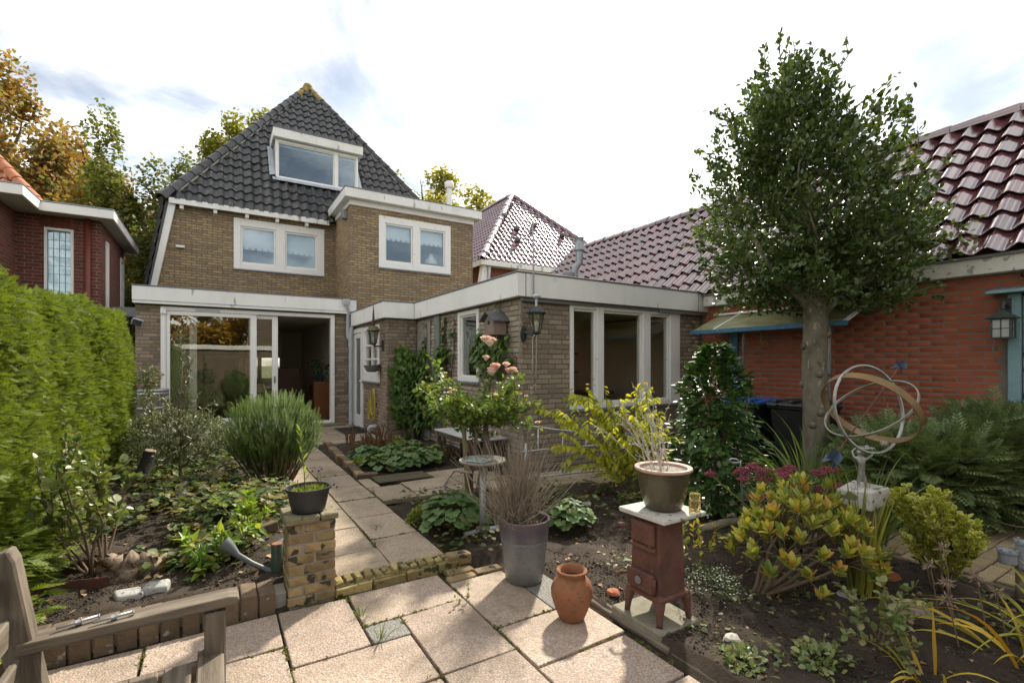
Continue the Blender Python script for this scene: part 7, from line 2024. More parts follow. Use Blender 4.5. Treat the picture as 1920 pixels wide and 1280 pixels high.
def mat_plant(name, c, rad, n, T, w_, l_, m, label, cat='plant', hz=.10, parts=120, group=None):
    root = thing(name, c, label, cat, group)
    P, D = blob((c[0], c[1], c[2]), (rad[0], rad[1], hz), n, .3, 9, .4, 1)
    A, Nn = orient(D, .7, .7, .1, 1.0, .3, .35)
    s_ = rng.uniform(.65, 1.2, n)
    leaves(root, T, P, A, Nn, w_ * s_, l_ * s_, m, parts)
    return root
mat_plant('lime_ground_plant', (1.52, 3.98, .06), (.20, .20), 420, T_OVAL, .012, .034, m_lime_l, 'lime-green small-leaved mound at the path edge', hz=.16, parts=200)
mat_plant('lime_ground_plant', (1.66, 6.45, .07), (.22, .3), 420, T_OVAL, .014, .04, m_lime_l, 'yellow-green mound along the brick kerb', hz=.14, parts=150)
mat_plant('lime_ground_plant', (2.38, 7.3, .07), (.25, .3), 420, T_OVAL, .016, .045, m_lime_l, 'bright yellow-green mound before the passage wall', hz=.24, parts=150)
m_redl = leafmat('reddish_leaf', [(.10, .05, .02), (.14, .085, .03), (.07, .08, .025), (.16, .10, .03)], .55, .25, .3)
mat_plant('reddish_plant', (2.85, 6.6, .07), (.32, .45), 600, T_OVAL, .014, .04, m_redl, 'reddish-brown low plant beside the table leg', hz=.20, parts=150)
mat_plant('reddish_plant', (2.2, 7.7, .07), (.4, .4), 600, T_OVAL, .014, .045, m_redl, 'brownish low plant behind the round-leaved clumps', hz=.2, parts=100)
sp = thing('dry_flower_spikes', (1.75, 7.3, .08), 'row of dry brown flower spikes near the door', 'plant')
q = MB()
for i in range(34):
    x_, y_ = rng.uniform(1.6, 2.3), rng.uniform(7.0, 7.9); h_ = rng.uniform(.3, .5)
    q.tube([(x_, y_, .05), (x_ + rng.normal(0, .01), y_, h_ * .5), (x_ + rng.normal(0, .015), y_, h_ * .6), (x_ + rng.normal(0, .02), y_, h_ * .85), (x_ + rng.normal(0, .02), y_, h_)], [.003, .004, .014, .011, .003], 5)
q.build('spikes', surf('dry_brown', [(.10, .05, .025), (.16, .085, .045)], 20, .95, .8), sp)

# ---------------------------------------------------------------- kerria
m_ker = leafmat('kerria_leaf', [(.26, .31, .03), (.38, .40, .04), (.50, .47, .07), (.20, .27, .03)], .45, .45, .35, (1.1, 1.05, .35))
m_yel = leafmat('yellow_petal', [(.75, .40, .02), (.80, .50, .03)], .6, .4, .2, (1, .9, .4))
kr = thing('kerria_bush', (3.74, 3.62, .04), 'arching bush with bright yellow-green drooping leaves before the annex window', 'bush')
q = MB(); P = []; A = []; Nn = []; fl_pts = []
kspec = [((-.95, .55, 1.0), 1.25, .28), ((-.85, .6, 1.3), 1.35, .24), ((-.6, .7, 1.6), 1.40, .20), ((-.2, .5, 1.9), 1.35, .12), ((.1, .2, 2.0), 1.15, .10), ((-.4, -.1, 1.6), 1.05, .22), ((.4, -.3, 1.5), 1.0, .2), ((-.3, .1, 1.9), 1.2, .12), ((.2, -.1, 1.8), 1.1, .15), ((.2, .6, 1.5), 1.1, .15), ((-.1, -.4, 1.5), .9, .2), ((-.6, .5, 1.5), 1.2, .2), ((.6, .1, 1.2), .9, .2), ((-.3, .3, 1.5), 1.0, .18)]
for (d, ln_, dr) in kspec:
    pts = grow((3.78 + rng.normal(0, .05), 3.60 + rng.normal(0, .05), .02), d, ln_ * rng.uniform(.9, 1.05), 9, .05, .05, dr * 1.5)
    q.tube(pts, taper(pts, .008, .0025), 5)
    segs = [(pts, .22, 34)]
    for s_ in range(7):
        tt = .2 + .7 * rng.random(); q0, qd = along(pts, [tt]); sp_ = grow(q0[0], qd[0] + runit(1)[0] * .8, .42 * rng.uniform(.6, 1.1), 5, .08, .02, .2)
        q.tube(sp_, taper(sp_, .004, .002), 4); segs.append((sp_, .1, 14))
    fl_pts.append(pts[-1])
    for (pp_, a_, n_) in segs:
        t_ = a_ + (1 - a_) * (np.arange(n_) + rng.random(n_)) / n_; pq, qd = along(pp_, t_)
        sd_ = norm(np.cross(qd, UP)) * rng.choice([-1, 1], n_)[:, None]
        P.append(pq); A.append(norm(-UP * .75 + sd_ * .45 + qd * .45 + runit(n_) * .2)); Nn.append(norm(sd_ * .8 + UP * .5 + runit(n_) * .4))
q.build('stems', m_gtwig, kr, smooth=True)
P = np.concatenate(P); A = np.concatenate(A); Nn = np.concatenate(Nn); s_ = rng.uniform(.7, 1.2, len(P))
leaves(kr, T_POINT, P, A, Nn, .027 * s_, .074 * s_, m_ker, 300)
for i in (0, 2, 3, 7): rose_flower(kr, tuple(fl_pts[i] + np.array([0, 0, .01])), .024, m_yel)
for i in (5, 8): rose_flower(kr, tuple(fl_pts[i] + np.array([0, 0, -.1])), .018, m_yel)

# ---------------------------------------------------------------- camellia
m_cam = leafmat('camellia_leaf', [(.022, .052, .013), (.038, .085, .018), (.06, .115, .022), (.028, .06, .016)], .42, .18, .45, (1.4, 1.5, .4))
cm = thing('camellia_bush', (4.05, 2.86, .04), 'glossy dark green upright camellia before the bins', 'bush')
q = MB()
for i in range(9):
    pts = grow((4.05 + rng.normal(0, .03), 2.86 + rng.normal(0, .03), 0), (rng.normal(0, .3), rng.normal(0, .3), 1.6), 1.35, 7, .10, .1); q.tube(pts, taper(pts, .016, .004), 6)
q.build('stems', m_bark, cm, smooth=True)
n = 3800
z = .08 + 1.50 * rng.random(n) ** .95; az = rng.random(n) * 6.283
rc = np.interp(z, [.05, .35, .75, 1.1, 1.4, 1.62], [.36, .42, .40, .33, .21, .05]) * (.82 + .28 * np.sin(az * 4 + z * 9) + .16 * np.sin(az * 7 - z * 13)) * (.45 + .55 * rng.random(n) ** .4)
rc = rc * .94; P = np.stack([4.0 + rc * np.cos(az), 2.88 + rc * np.sin(az), z], 1); D = np.stack([np.cos(az), np.sin(az), np.full(n, .1)], 1)
A = norm(D * .85 - UP * .35 + runit(n) * .45 + UP * (.5 * (z > 1.1))[:, None]); Nn = norm(UP * .75 + D * .55 + runit(n) * .35); s_ = rng.uniform(.7, 1.15, n)
leaves(cm, T_OVAL, P, A, Nn, .025 * s_, .082 * s_, m_cam, 300)

# ---------------------------------------------------------------- golden rosette bush
m_gold = leafmat('golden_leaf', [(.09, .14, .025), (.17, .22, .035), (.27, .29, .045), (.37, .33, .055), (.38, .19, .035)], .38, .3, .45, (1.1, 1.0, .4))
gbush = thing('golden_bush', (2.80, 1.74, 0), 'golden and orange tinted bush with whorled leaves behind the stove', 'bush')
q = MB(); P = []; A = []; Nn = []
forks = np.array([(2.92, 1.74, .22), (3.02, 1.60, .30), (3.20, 1.56, .28), (3.10, 1.76, .32), (3.30, 1.70, .26), (2.90, 1.62, .26), (3.22, 1.42, .22), (3.36, 1.54, .22)])
for k_, f_ in enumerate(forks):
    b0 = np.array([2.79 + .03 * (k_ % 3), 1.755 - .02 * (k_ % 2), -.02]); pts = np.array([b0, b0 * .6 + f_ * .4 + np.array([0, 0, -.01]), b0 * .25 + f_ * .75 + rng.normal(0, .015, 3), f_]); q.tube(pts, [.014, .012, .010, .007], 6)
for i in range(92):
    f = i / 92; az = i * 2.4
    d = np.array([math.cos(az), math.sin(az)]) * math.sqrt(f)
    tip_ = np.array([3.12 + d[0] * .42, 1.62 + d[1] * .42, .62 - .40 * f + rng.normal(0, .06)])
    j_ = int(np.argmin(np.linalg.norm(forks - tip_, axis=1))); b0 = forks[j_]
    mid = b0 * .5 + tip_ * .5 + np.array([0, 0, .02]) + rng.normal(0, .015, 3)
    pts = np.array([b0, mid, tip_]); q.tube(pts, [.006, .004, .003], 5)
    ax_t = norm(np.array([d[0] * .5, d[1] * .5, 1.0]) + rng.normal(0, .15, 3))
    nl = 11
    for k in range(nl):
        a = k * 2.4 + rng.random(); e1 = norm(np.cross(ax_t, [1, 0, 0])); e2 = np.cross(ax_t, e1)
        rd = e1 * math.cos(a) + e2 * math.sin(a); spread = .45 + .9 * (k / nl)
        P.append(tip_ - ax_t * (.05 * k / nl)); A.append(norm(ax_t + rd * spread)); Nn.append(norm(ax_t * spread - rd * .4 + rng.normal(0, .15, 3)))
q.build('stems', m_twig, gbush, smooth=True)
P = np.array(P); A = np.array(A); Nn = np.array(Nn); s_ = rng.uniform(.7, 1.15, len(P))
leaves(gbush, T_OVAL, P, A, Nn, .019 * s_, .070 * s_, m_gold, 300)

# ---------------------------------------------------------------- variegated euonymus
m_euo = leafmat('euonymus_leaf', [(.16, .22, .03), (.22, .28, .04), (.28, .32, .05)], .4, .3, .4, (1.1, 1.05, .4), edge=((.60, .56, .12), [.55, .8]))
bushy('euonymus_bush', (3.86, 1.18, 0), 'small bush with yellow-edged green leaves at right', 'bush', 18, .58, 38, .009, (T_OVAL, 60, .020, .046, m_euo), m_twig, up=.16, wander=.14, sub=3, t0=.30, maxparts=300)

# ---------------------------------------------------------------- sedum
m_sed = surf('sedum_flower', [(.15, .028, .050), (.25, .050, .080), (.33, .09, .115)], 60, .9, .3, 120, .003, var=.35)
m_sedl = leafmat('sedum_leaf', [(.12, .17, .06), (.18, .23, .09), (.22, .25, .08)], .5, .2, .3)
se = thing('sedum_plant', (3.75, 2.0, 0), 'sedum with flat magenta flower heads behind the golden bush', 'plant')
q = MB(); P = []; A = []; Nn = []
for i in range(20):
    x_ = 3.30 + .72 * rng.random(); y_ = 2.25 - (x_ - 3.3) * .72 + rng.normal(0, .12); z_ = rng.uniform(.50, .66) - .12 * (x_ < 3.45)
    b = (3.72 + rng.normal(0, .08), 2.0 + rng.normal(0, .08), .0)
    q.tube([b, ((b[0] + x_) / 2 + rng.normal(0, .02), (b[1] + y_) / 2, z_ * .55), (x_, y_, z_)], [.008, .007, .005], 5)
    h = MB(); r_ = rng.uniform(.045, .075)
    for k in range(70):
        a = k * 2.4; f_ = math.sqrt((k + .5) / 70); c_ = Vector((x_ + r_ * f_ * math.cos(a), y_ + r_ * f_ * math.sin(a), z_ + .022 * (1 - f_ ** 2) + rng.normal(0, .004))); b_ = rng.uniform(.005, .009)
        h.add([c_ + Vector(o_) * b_ for o_ in ((1, 0, 0), (-.5, .87, 0), (-.5, -.87, 0), (0, 0, 1), (0, 0, -1))], [(0, 1, 3), (1, 2, 3), (2, 0, 3), (1, 0, 4), (2, 1, 4), (0, 2, 4)])
    for k in range(7):
        a = k * .9; h.tube([(x_, y_, z_ - .03), (x_ + r_ * .7 * math.cos(a), y_ + r_ * .7 * math.sin(a), z_)], .002, 3)
    tag(h.build('flower_head', m_sed, se, smooth=True), kind='stuff')
    for k in range(9):
        t_ = rng.random(); P.append((b[0] + (x_ - b[0]) * t_, b[1] + (y_ - b[1]) * t_, z_ * (.3 + .65 * t_))); A.append(norm(runit(1)[0] + UP * .3)); Nn.append(norm(UP + runit(1)[0] * .4))
q.build('stems', m_gtwig, se, smooth=True)
leaves(se, T_OVAL, np.array(P), np.array(A), np.array(Nn), .016, .05, m_sedl, 150)

# ---------------------------------------------------------------- strap leaves
def straps(name, base, label, cat, n, ln, wd, m, spread=.6, droop=1.0, rb=.08, parts=True, lean=(0, 0), group=None, up=1.6):
    root = thing(name, base, label, cat, group)
    off = Vector(base)
    for i in range(n):
        a = rng.random() * 6.283; L_ = ln * rng.uniform(.55, 1.1)
        d = norm(np.array([math.cos(a) * spread * rng.random() + lean[0], math.sin(a) * spread * rng.random() + lean[1], up]))
        p = np.array(base) + np.array([math.cos(a), math.sin(a), 0]) * rb * rng.random(); nseg = 9
        V = []; F = []
        sidev = norm(np.cross(d, UP) + rng.normal(0, .15, 3))
        for k in range(nseg + 1):
            t_ = k / nseg; w_ = wd * (.7 + .5 * math.sin(math.pi * min(t_ * 1.1, 1))) * (1 - t_ ** 3) + .0006
            V += [tuple(Vector(p + sidev * w_) - off), tuple(Vector(p + UP * w_ * -.25) - off), tuple(Vector(p - sidev * w_) - off)]
            d = norm(d + np.array([d[0], d[1], 0]) * .10 * droop - UP * (.04 + .30 * t_) * droop * .55 + rng.normal(0, .02, 3)); p = p + d * L_ / nseg
        for k in range(nseg):
            for j in range(2): F.append((3 * k + j, 3 * k + j + 1, 3 * k + 4 + j, 3 * k + 3 + j))
        me = bpy.data.meshes.new('blade'); me.from_pydata(V, [], F); me.update(); me.polygons.foreach_set('use_smooth', [True] * len(F)); me.materials.append(m)
        link('blade', me, root)
    return root
m_strap = leafmat('strap_leaf', [(.05, .09, .02), (.085, .13, .03), (.14, .17, .05), (.06, .10, .03)], .45, .3, .35)
m_strapy = leafmat('yellow_strap', [(.42, .27, .03), (.50, .36, .05), (.30, .28, .04), (.45, .20, .02)], .5, .35, .3, (1.1, 1.0, .4))
straps('strap_leaf_clump', (4.75, 2.40, .02), 'fountain of long green grassy leaves below the holly trunk', 'grass clump', 200, 1.05, .009, m_strap, 1.9, 1.05, .16, lean=(-.25, .0))
straps('strap_leaf_clump', (4.35, 1.75, .02), 'grassy green leaves behind the armillary pedestal', 'grass clump', 80, .8, .0075, m_strap, 1.5, .9, .12)
straps('iris_clump', (3.44, 1.44, 0), 'upright green and yellowing sword leaves before the pedestal', 'plant', 46, .72, .011, leafmat('iris_leaf', [(.08, .12, .02), (.16, .18, .03), (.30, .26, .05), (.10, .12, .025)], .5, .3, .35), .35, .25, .09)
straps('day_lily', (3.22, .66, 0), 'yellow and orange withering day lily at lower right', 'plant', 13, .62, .011, m_strapy, 1.6, 1.45, .10, lean=(-.5, .35))
straps('day_lily', (3.50, .62, 0), 'withering day lily with green and yellow blades at the right edge', 'plant', 26, .60, .008, leafmat('fading_strap', [(.20, .22, .03), (.36, .30, .04), (.12, .16, .03)], .5, .35, .3), 1.6, 1.3, .10, lean=(-.3, .2))
straps('day_lily', (2.72, .86, 0), 'thin yellowing blades at the bottom edge right of the stove', 'plant', 12, .30, .006, m_strapy, 1.7, 1.3, .12)
dh = thing('dried_flower_heads', (3.15, .85, 0), 'brown dried flower heads among the day lilies', 'plant')
q = MB()
for (x_, y_, z_) in ((3.22, 1.02, .36), (3.28, .98, .44), (3.2, .95, .30), (3.30, .86, .34), (3.35, .80, .27), (3.12, .92, .24)):
    q.tube([(x_ - .03, y_ - .06, 0), (x_, y_, z_)], .003, 4)
    h = MB()
    for k in range(26):
        dd = runit(1)[0]; pq = np.array([x_, y_, z_]) + dd * .03 * rng.random(); 
        h.tube([pq, pq + dd * .022], [.005, .0015], 4)
    h.build('seed_head', surf('dried_seed', [(.17, .12, .08), (.28, .21, .15)], 30, .95, .5) if 'dried_seed' not in bpy.data.materials else bpy.data.materials['dried_seed'], dh)
q.build('stems', m_twig, dh)

# ---------------------------------------------------------------- feathery evergreen mass at the garage wall
m_yew = leafmat('yew_spray', [(.075, .115, .045), (.11, .155, .06), (.17, .205, .085), (.085, .125, .052)], .5, .25, .35)
def yew(c, rad, n, label):
    root = thing('feathery_shrub', (c[0], c[1], 0), label, 'shrub', 'feathery shrubs by the garage')
    q = MB()
    for i in range(12):
        pts = grow((c[0] + rng.normal(0, .05), c[1] + rng.normal(0, .05), -.02), (rng.normal(0, .6), rng.normal(0, .6), 1), c[2] + rad[2] * .8, 6, .16, .05); q.tube(pts, taper(pts, .014, .004), 5)
    q.build('stems', m_twig, root, smooth=True)
    P, D = blob(c, rad, n, .35, 22, .38)
    P[:, 2] = np.maximum(P[:, 2], .02)
    A = norm(D * np.array([1, 1, .5]) * .9 + UP * .15 + runit(n) * .5); Nn = norm(UP * 1.1 + runit(n) * .4)
    s_ = rng.uniform(.65, 1.25, n)
    leaves(root, T_FERN, P, A, Nn, .16 * s_, .24 * s_, m_yew, 200, 'spray')
yew((5.35, 1.75, .42), (.55, .55, .45), 1900, 'feathery dark evergreen right of the armillary sphere')
yew((6.15, 1.55, .48), (.62, .5, .55), 2100, 'tallest feathery evergreen below the old garage window')
yew((6.15, .75, .40), (.62, .5, .46), 1700, 'feathery evergreen at the right edge')
yew((6.0, 2.35, .33), (.5, .4, .4), 1500, 'feathery evergreen against the brick wall by the holly trunk')

# ---------------------------------------------------------------- rosemary
m_rosm = leafmat('rosemary', [(.085, .14, .035), (.12, .185, .05), (.16, .22, .06)], .55, .3, .3)
rm = thing('rosemary_bush', (.60, 6.15, .08), 'big upright rosemary bush left of the path', 'bush')
q = MB(); P = []; A = []; Ls = []
for i in range(80):
    az = i * 2.4; f = math.sqrt((i + .5) / 80); ti = R(36) * f
    d = np.array([math.sin(ti) * math.cos(az), math.sin(ti) * math.sin(az), math.cos(ti)])
    pts = grow((.58 + .20 * f * math.cos(az), 6.15 + .20 * f * math.sin(az), .06), d, rng.uniform(.66, 1.0) * (1.08 - .25 * f), 6, .07, .12)
    q.tube(pts, taper(pts, .009, .003), 5)
    for k in range(9):
        t_ = .08 + .92 * rng.random(); p0, qd = along(pts, [t_]); P.append(p0[0]); A.append(norm(qd[0] + runit(1)[0] * .45 + UP * .45)); Ls.append(rng.uniform(.12, .22) * (1.0 if t_ > .4 else .8))
q.build('stems', m_twig, rm, smooth=True)
d_, dd_ = blob((.58, 6.15, .60), (.50, .50, .44), 2300, .45, 16, .22)
k_ = (d_[:, 2] < .35) & (np.hypot(d_[:, 0] - .58, d_[:, 1] - 6.15) > .22 + .7 * d_[:, 2]); d_, dd_ = d_[~k_], dd_[~k_]
P += list(d_); A += list(norm(UP * .85 + dd_ * .45 + runit(len(d_)) * .3)); Ls += list(rng.uniform(.09, .15, len(d_)))
P = np.array(P); A = np.array(A); Ls = np.array(Ls)
leaves(rm, T_SPRIG, P, A, runit(len(P)), Ls * 1.5, Ls, m_rosm, 300, 'sprig')

# ---------------------------------------------------------------- olive, variegated bush, cut trunk
m_olv = leafmat('olive_leaf', [(.05, .07, .032), (.08, .10, .05), (.12, .135, .075), (.17, .175, .11)], .45, .18, .35, (1.1, 1.1, .7))
ol = thing('olive_tree', (-.287, 5.68, .08), 'slender young olive tree before the sliding door', 'tree')
q = MB()
tk = np.array([(-.287, 5.68, .04), (-.285, 5.69, .35), (-.30, 5.70, .7), (-.29, 5.71, 1.1), (-.27, 5.72, 1.45)]); q.tube(tk, [.016, .015, .012, .008, .004], 8)
q.build('trunk', m_twig, ol, smooth=True)
q = MB(); P = []; A = []
ospec = [((.05, 0, 1), 1.0, .75, 1.0), ((.12, .05, 1), .9, .65, .8), ((.55, .1, .95), .55, .55, .9), ((.7, -.1, .7), .45, .55, .8), ((-.35, 0, 1), .45, .6, .8), ((.3, .1, 1.1), .7, .55, .8)]
for i in range(40):
    az = i * 2.4; z0 = rng.uniform(.42, .95); d = np.array([math.cos(az), math.sin(az), .5]); ospec.append((tuple(d), z0, rng.uniform(.22, .42), .9))
for (d, z0, ln_, _) in ospec:
    b0, _q = along(tk, [min(.98, max(0, (z0 - .04) / 1.41))]); pts = grow(b0[0], d, ln_, 6, .10, .08)
    q.tube(pts, taper(pts, .005, .002), 4); n_ = int((170 if ln_ > .5 else 95) * ln_ + 8)
    pq, qd = along(pts, .08 + .92 * rng.random(n_)); P.append(pq); A.append(norm(qd * .7 + runit(n_)))
q.build('branches', m_twig, ol, smooth=True)
P = np.concatenate(P); A = np.concatenate(A); s_ = rng.uniform(.7, 1.2, len(P))
leaves(ol, T_QUAD, P, A, norm(UP + runit(len(P)) * .9), .0085 * s_, .062 * s_, m_olv, 300)
m_vari = leafmat('variegated_leaf', [(.035, .062, .02), (.06, .09, .028), (.085, .115, .036)], .5, .2, .35, (1.1, 1.1, .6), edge=((.30, .31, .15), [.55, .95]))
vb = thing('variegated_bush', (-.40, 7.25, .08), 'rounded cream-edged bush behind the olive', 'bush')
q = MB()
for i in range(8):
    pts = grow((-.45 + rng.normal(0, .03), 7.2, .05), (rng.normal(0, .5), rng.normal(0, .5), 1), .55, 5, .15, .05); q.tube(pts, taper(pts, .018, .006), 6)
pts = grow((-.62, 7.15, .4), (-.05, 0, 1), .95, 6, .05, .1); q.tube(pts, taper(pts, .012, .004), 6)
q.build('stems', m_bark, vb, smooth=True)
P1, D1 = blob((-.40, 7.25, .47), (.62, .57, .42), 8500, .62, 20, .26)
P2, D2 = blob((-.66, 7.12, 1.28), (.12, .12, .15), 260, .3, 8, .4)
P3, D3 = blob((-.68, 7.12, .98), (.09, .09, .25), 220, .3, 8, .4)
P = np.concatenate([P1, P2, P3]); D = np.concatenate([D1, D2, D3]); A, Nn = orient(D, .7, .7, .25); s_ = rng.uniform(.7, 1.2, len(P))
leaves(vb, T_OVAL, P, A, Nn, .0115 * s_, .032 * s_, m_vari, 200)
ct = thing('cut_trunk', (-.68, 6.3, .05), 'leaning dark trunk with a pale sawn end behind the left shrub', 'trunk')
q = MB(); q.tube([(-.70, 6.22, .0), (-.68, 6.28, .18), (-.62, 6.38, .36), (-.59, 6.43, .47)], [.10, .075, .06, .062], 12); q.build('bark', surf('black_bark', [(.012, .010, .009), (.03, .025, .02)], 9, .95, .8, 30, .01), ct, smooth=40)
q = MB(); q.tube([(-.592, 6.425, .468), (-.585, 6.42, .50)], [.056, .05], 14); q.build('sawn_end', m_drift, ct)

# ---------------------------------------------------------------- left bed shrubs and ground plants
m_pale = leafmat('pale_green_leaf', [(.07, .11, .035), (.11, .15, .05), (.17, .20, .08), (.22, .22, .07)], .32, .25, .5)
bushy('open_shrub', (-.62, 3.92, .09), 'open shrub with pale glossy leaves before the hedge', 'shrub', 9, .80, 42, .010, (T_OVAL, 26, .026, .062, m_pale), m_twig, up=.10, wander=.20, sub=3, t0=.45, lean=(-.05, .15, .15), maxparts=300)
m_gcov = leafmat('ground_leaf', [(.03, .055, .016), (.05, .085, .02), (.085, .12, .025), (.15, .13, .03), (.06, .04, .018)], .55, .25, .35)
def cover(name, label, pts_fn, n, T, ls, m, z0, z1):
    P = pts_fn(n); n = len(P)
    z = np.array([soil_z(P[:, 0], P[:, 1])]).ravel() + rng.uniform(z0, z1, n)
    Q = np.stack([P[:, 0], P[:, 1], z], 1)
    A = norm(np.stack([rng.normal(0, 1, n), rng.normal(0, 1, n), rng.normal(-.1, .25, n)], 1)); Nn = norm(UP + runit(n) * .45)
    s_ = rng.uniform(.6, 1.2, n) * ls
    M3 = frames(A, Nn, s_ * .56, s_)
    V = np.einsum('nij,kj->nki', M3, np.asarray(T[0], float)) + Q[:, None, :]
    tf_ = tri(T[1]); F = tf_[None] + (np.arange(n) * len(T[0]))[:, None, None]
    o_ = link(name, np_mesh(name, V.reshape(-1, 3), F.reshape(-1, 3), m))
    at_ = o_.data.attributes.new('edge', 'FLOAT', 'POINT'); at_.data.foreach_set('value', np.tile(np.asarray(T[2], dtype=np.float32), n))
    return tag(o_, label, 'ground cover', kind='stuff')
def patchy(x0, x1, y0, y1, centers, sd):
    def f(n):
        c = np.array(centers); i = rng.integers(0, len(c), n); P = c[i] + rng.normal(0, 1, (n, 2)) * sd
        k = (P[:, 0] > x0) & (P[:, 0] < x1) & (P[:, 1] > y0) & (P[:, 1] < y1); P = P[k]
        return P[~in_pave(P[:, 0], P[:, 1])]
    return f
cen = [(rng.uniform(-.75, .5), rng.uniform(4.4, 8.6)) for _ in range(44)] + [(.1, 4.6), (.3, 4.9), (.2, 5.2), (.0, 5.0), (.35, 4.5), (-.1, 4.7)]
cover('ground_cover', 'lobed green and yellowing ground cover over the left bed', patchy(-1.0, .62, 4.15, 9.2, cen, .15), 4200, T_HEUCH, .066, m_gcov, .01, .26)
cen = [(rng.uniform(-.35, .25), rng.uniform(3.55, 4.4)) for _ in range(16)]
cover('ground_cover', 'small green ground plants behind the brick edging', patchy(-.5, .34, 3.4, 4.6, cen, .08), 520, T_OVAL, .06, m_gcov, .01, .10)
cen = [(rng.uniform(2.0, 4.1), rng.uniform(.5, 2.5)) for _ in range(34)] + [(2.2, 1.35), (2.3, 1.25), (2.15, 1.25), (2.05, 1.4), (2.45, 1.3)]
cover('ground_cover', 'scattered small weeds over the right bed', patchy(1.97, 4.1, .2, 4.6, cen, .07), 600, T_POINT, .034, m_gcov, .0, .05)
cen = [(rng.uniform(1.5, 3.6), rng.uniform(3.2, 4.6)) for _ in range(26)]
cover('ground_cover', 'low green plants between the rose and the railing', patchy(1.46, 4.0, 3.1, 4.7, cen, .10), 1500, T_OVAL, .045, m_gcov, .0, .16)
m_litter = leafmat('dead_leaf', [(.18, .10, .05), (.30, .19, .10), (.38, .28, .17), (.12, .06, .04)], .8, .15, .2)
def unif(x0, x1, y0, y1):
    def f(n):
        P = np.stack([rng.uniform(x0, x1, n), rng.uniform(y0, y1, n)], 1); return P[~in_pave(P[:, 0], P[:, 1])]
    return f
cover('leaf_litter', 'dead leaves littering the right bed', unif(1.95, 4.15, .2, 4.6), 420, T_POINT, .034, m_litter, .0, .012)
cover('leaf_litter', 'dead leaves littering the left bed', unif(-1.1, .6, 3.3, 9), 420, T_POINT, .04, m_litter, .0, .015)
# clods and pebbles
def clods(n, x0, x1, y0, y1, label):
    P = unif(x0, x1, y0, y1)(n); n = len(P); z = soil_z(P[:, 0], P[:, 1]) + .004
    t8 = np.array([(1, 0, 0), (-1, 0, 0), (0, 1, 0), (0, -1, 0), (0, 0, .8), (0, 0, -.8)], float); f8 = np.array([(0, 2, 4), (2, 1, 4), (1, 3, 4), (3, 0, 4), (2, 0, 5), (1, 2, 5), (3, 1, 5), (0, 3, 5)])
    s_ = rng.uniform(.003, .008, n) * (1 + 1.2 * (rng.random(n) > .95)); V = t8[None] * s_[:, None, None] * rng.uniform(.6, 1.3, (n, 6, 1)) + np.stack([P[:, 0], P[:, 1], z], 1)[:, None, :]
    F = f8[None] + (np.arange(n) * 6)[:, None, None]
    o_ = link('soil_crumbs', np_mesh('soil_crumbs', V.reshape(-1, 3), F.reshape(-1, 3), m_crumb)); tag(o_, label, 'soil', kind='stuff')
m_crumb = surf('crumb', [(.030, .023, .016), (.06, .046, .033), (.042, .031, .022)], 8, .95, .3, var=.45, speck=(3, .70, (.16, .14, .11)))
clods(17000, 1.93, 4.15, .3, 4.0, 'soil crumbs on the right bed'); clods(9000, -1.1, .6, 3.3, 6.0, 'soil crumbs on the left bed')

bushy('leafy_perennial', (.02, 3.68, .10), 'bright green leafy plant around the watering can spout', 'plant', 9, .28, 52, .005, (T_POINT, 10, .026, .085, leafmat('fresh_leaf', [(.07, .14, .02), (.12, .21, .03), (.22, .28, .04), (.30, .30, .06)], .4, .35, .4)), m_gtwig, up=.02, wander=.2, sub=1, t0=.2, maxparts=200)
bushy('leafy_perennial', (.20, 3.95, .10), 'tall lime-green leafy stems behind the pillar', 'plant', 6, .42, 25, .005, (T_MAPLE, 14, .032, .07, leafmat('lime_leaf', [(.14, .21, .02), (.22, .29, .03), (.09, .15, .02)], .45, .4, .35)), m_gtwig, up=.15, wander=.15, sub=1, t0=.15, maxparts=150)
bushy('bramble_plant', (2.80, 1.06, 0), 'pale green leafy seedling in the middle of the right bed', 'plant', 11, .36, 50, .004, (T_OVAL, 16, .017, .040, leafmat('dull_leaf', [(.08, .12, .04), (.12, .16, .055), (.18, .19, .075), (.24, .18, .09)], .5, .25, .35)), m_twig, up=.08, wander=.2, sub=2, t0=.2, maxparts=200)
bushy('small_shrub', (2.62, 2.08, 0), 'thin twiggy shrub with green leaf tufts right of the stove', 'shrub', 7, .42, 30, .004, (T_OVAL, 10, .013, .048, m_gold), m_twig, up=.15, wander=.16, sub=2, t0=.6, maxparts=150)
m_cot = leafmat('tiny_leaf', [(.022, .040, .016), (.035, .06, .022), (.05, .075, .03)], .5, .15, .35)
mat_plant('creeping_shrub', (2.36, 1.72, .16), (.17, .22), 900, T_QUAD, .006, .014, m_cot, 'dark tiny-leaved creeping shrub beside the stove legs', 'shrub', .20, 100)
mat_plant('low_weed', (2.06, 1.36, .03), (.16, .13), 160, T_OVAL, .013, .032, m_pale, 'pale green weed patch at the foot of the stove slab', hz=.07, parts=100)
mat_plant('low_weed', (2.42, 1.18, .03), (.18, .13), 170, T_OVAL, .014, .034, m_pale, 'low green weed patch at the bottom edge', hz=.06, parts=100)
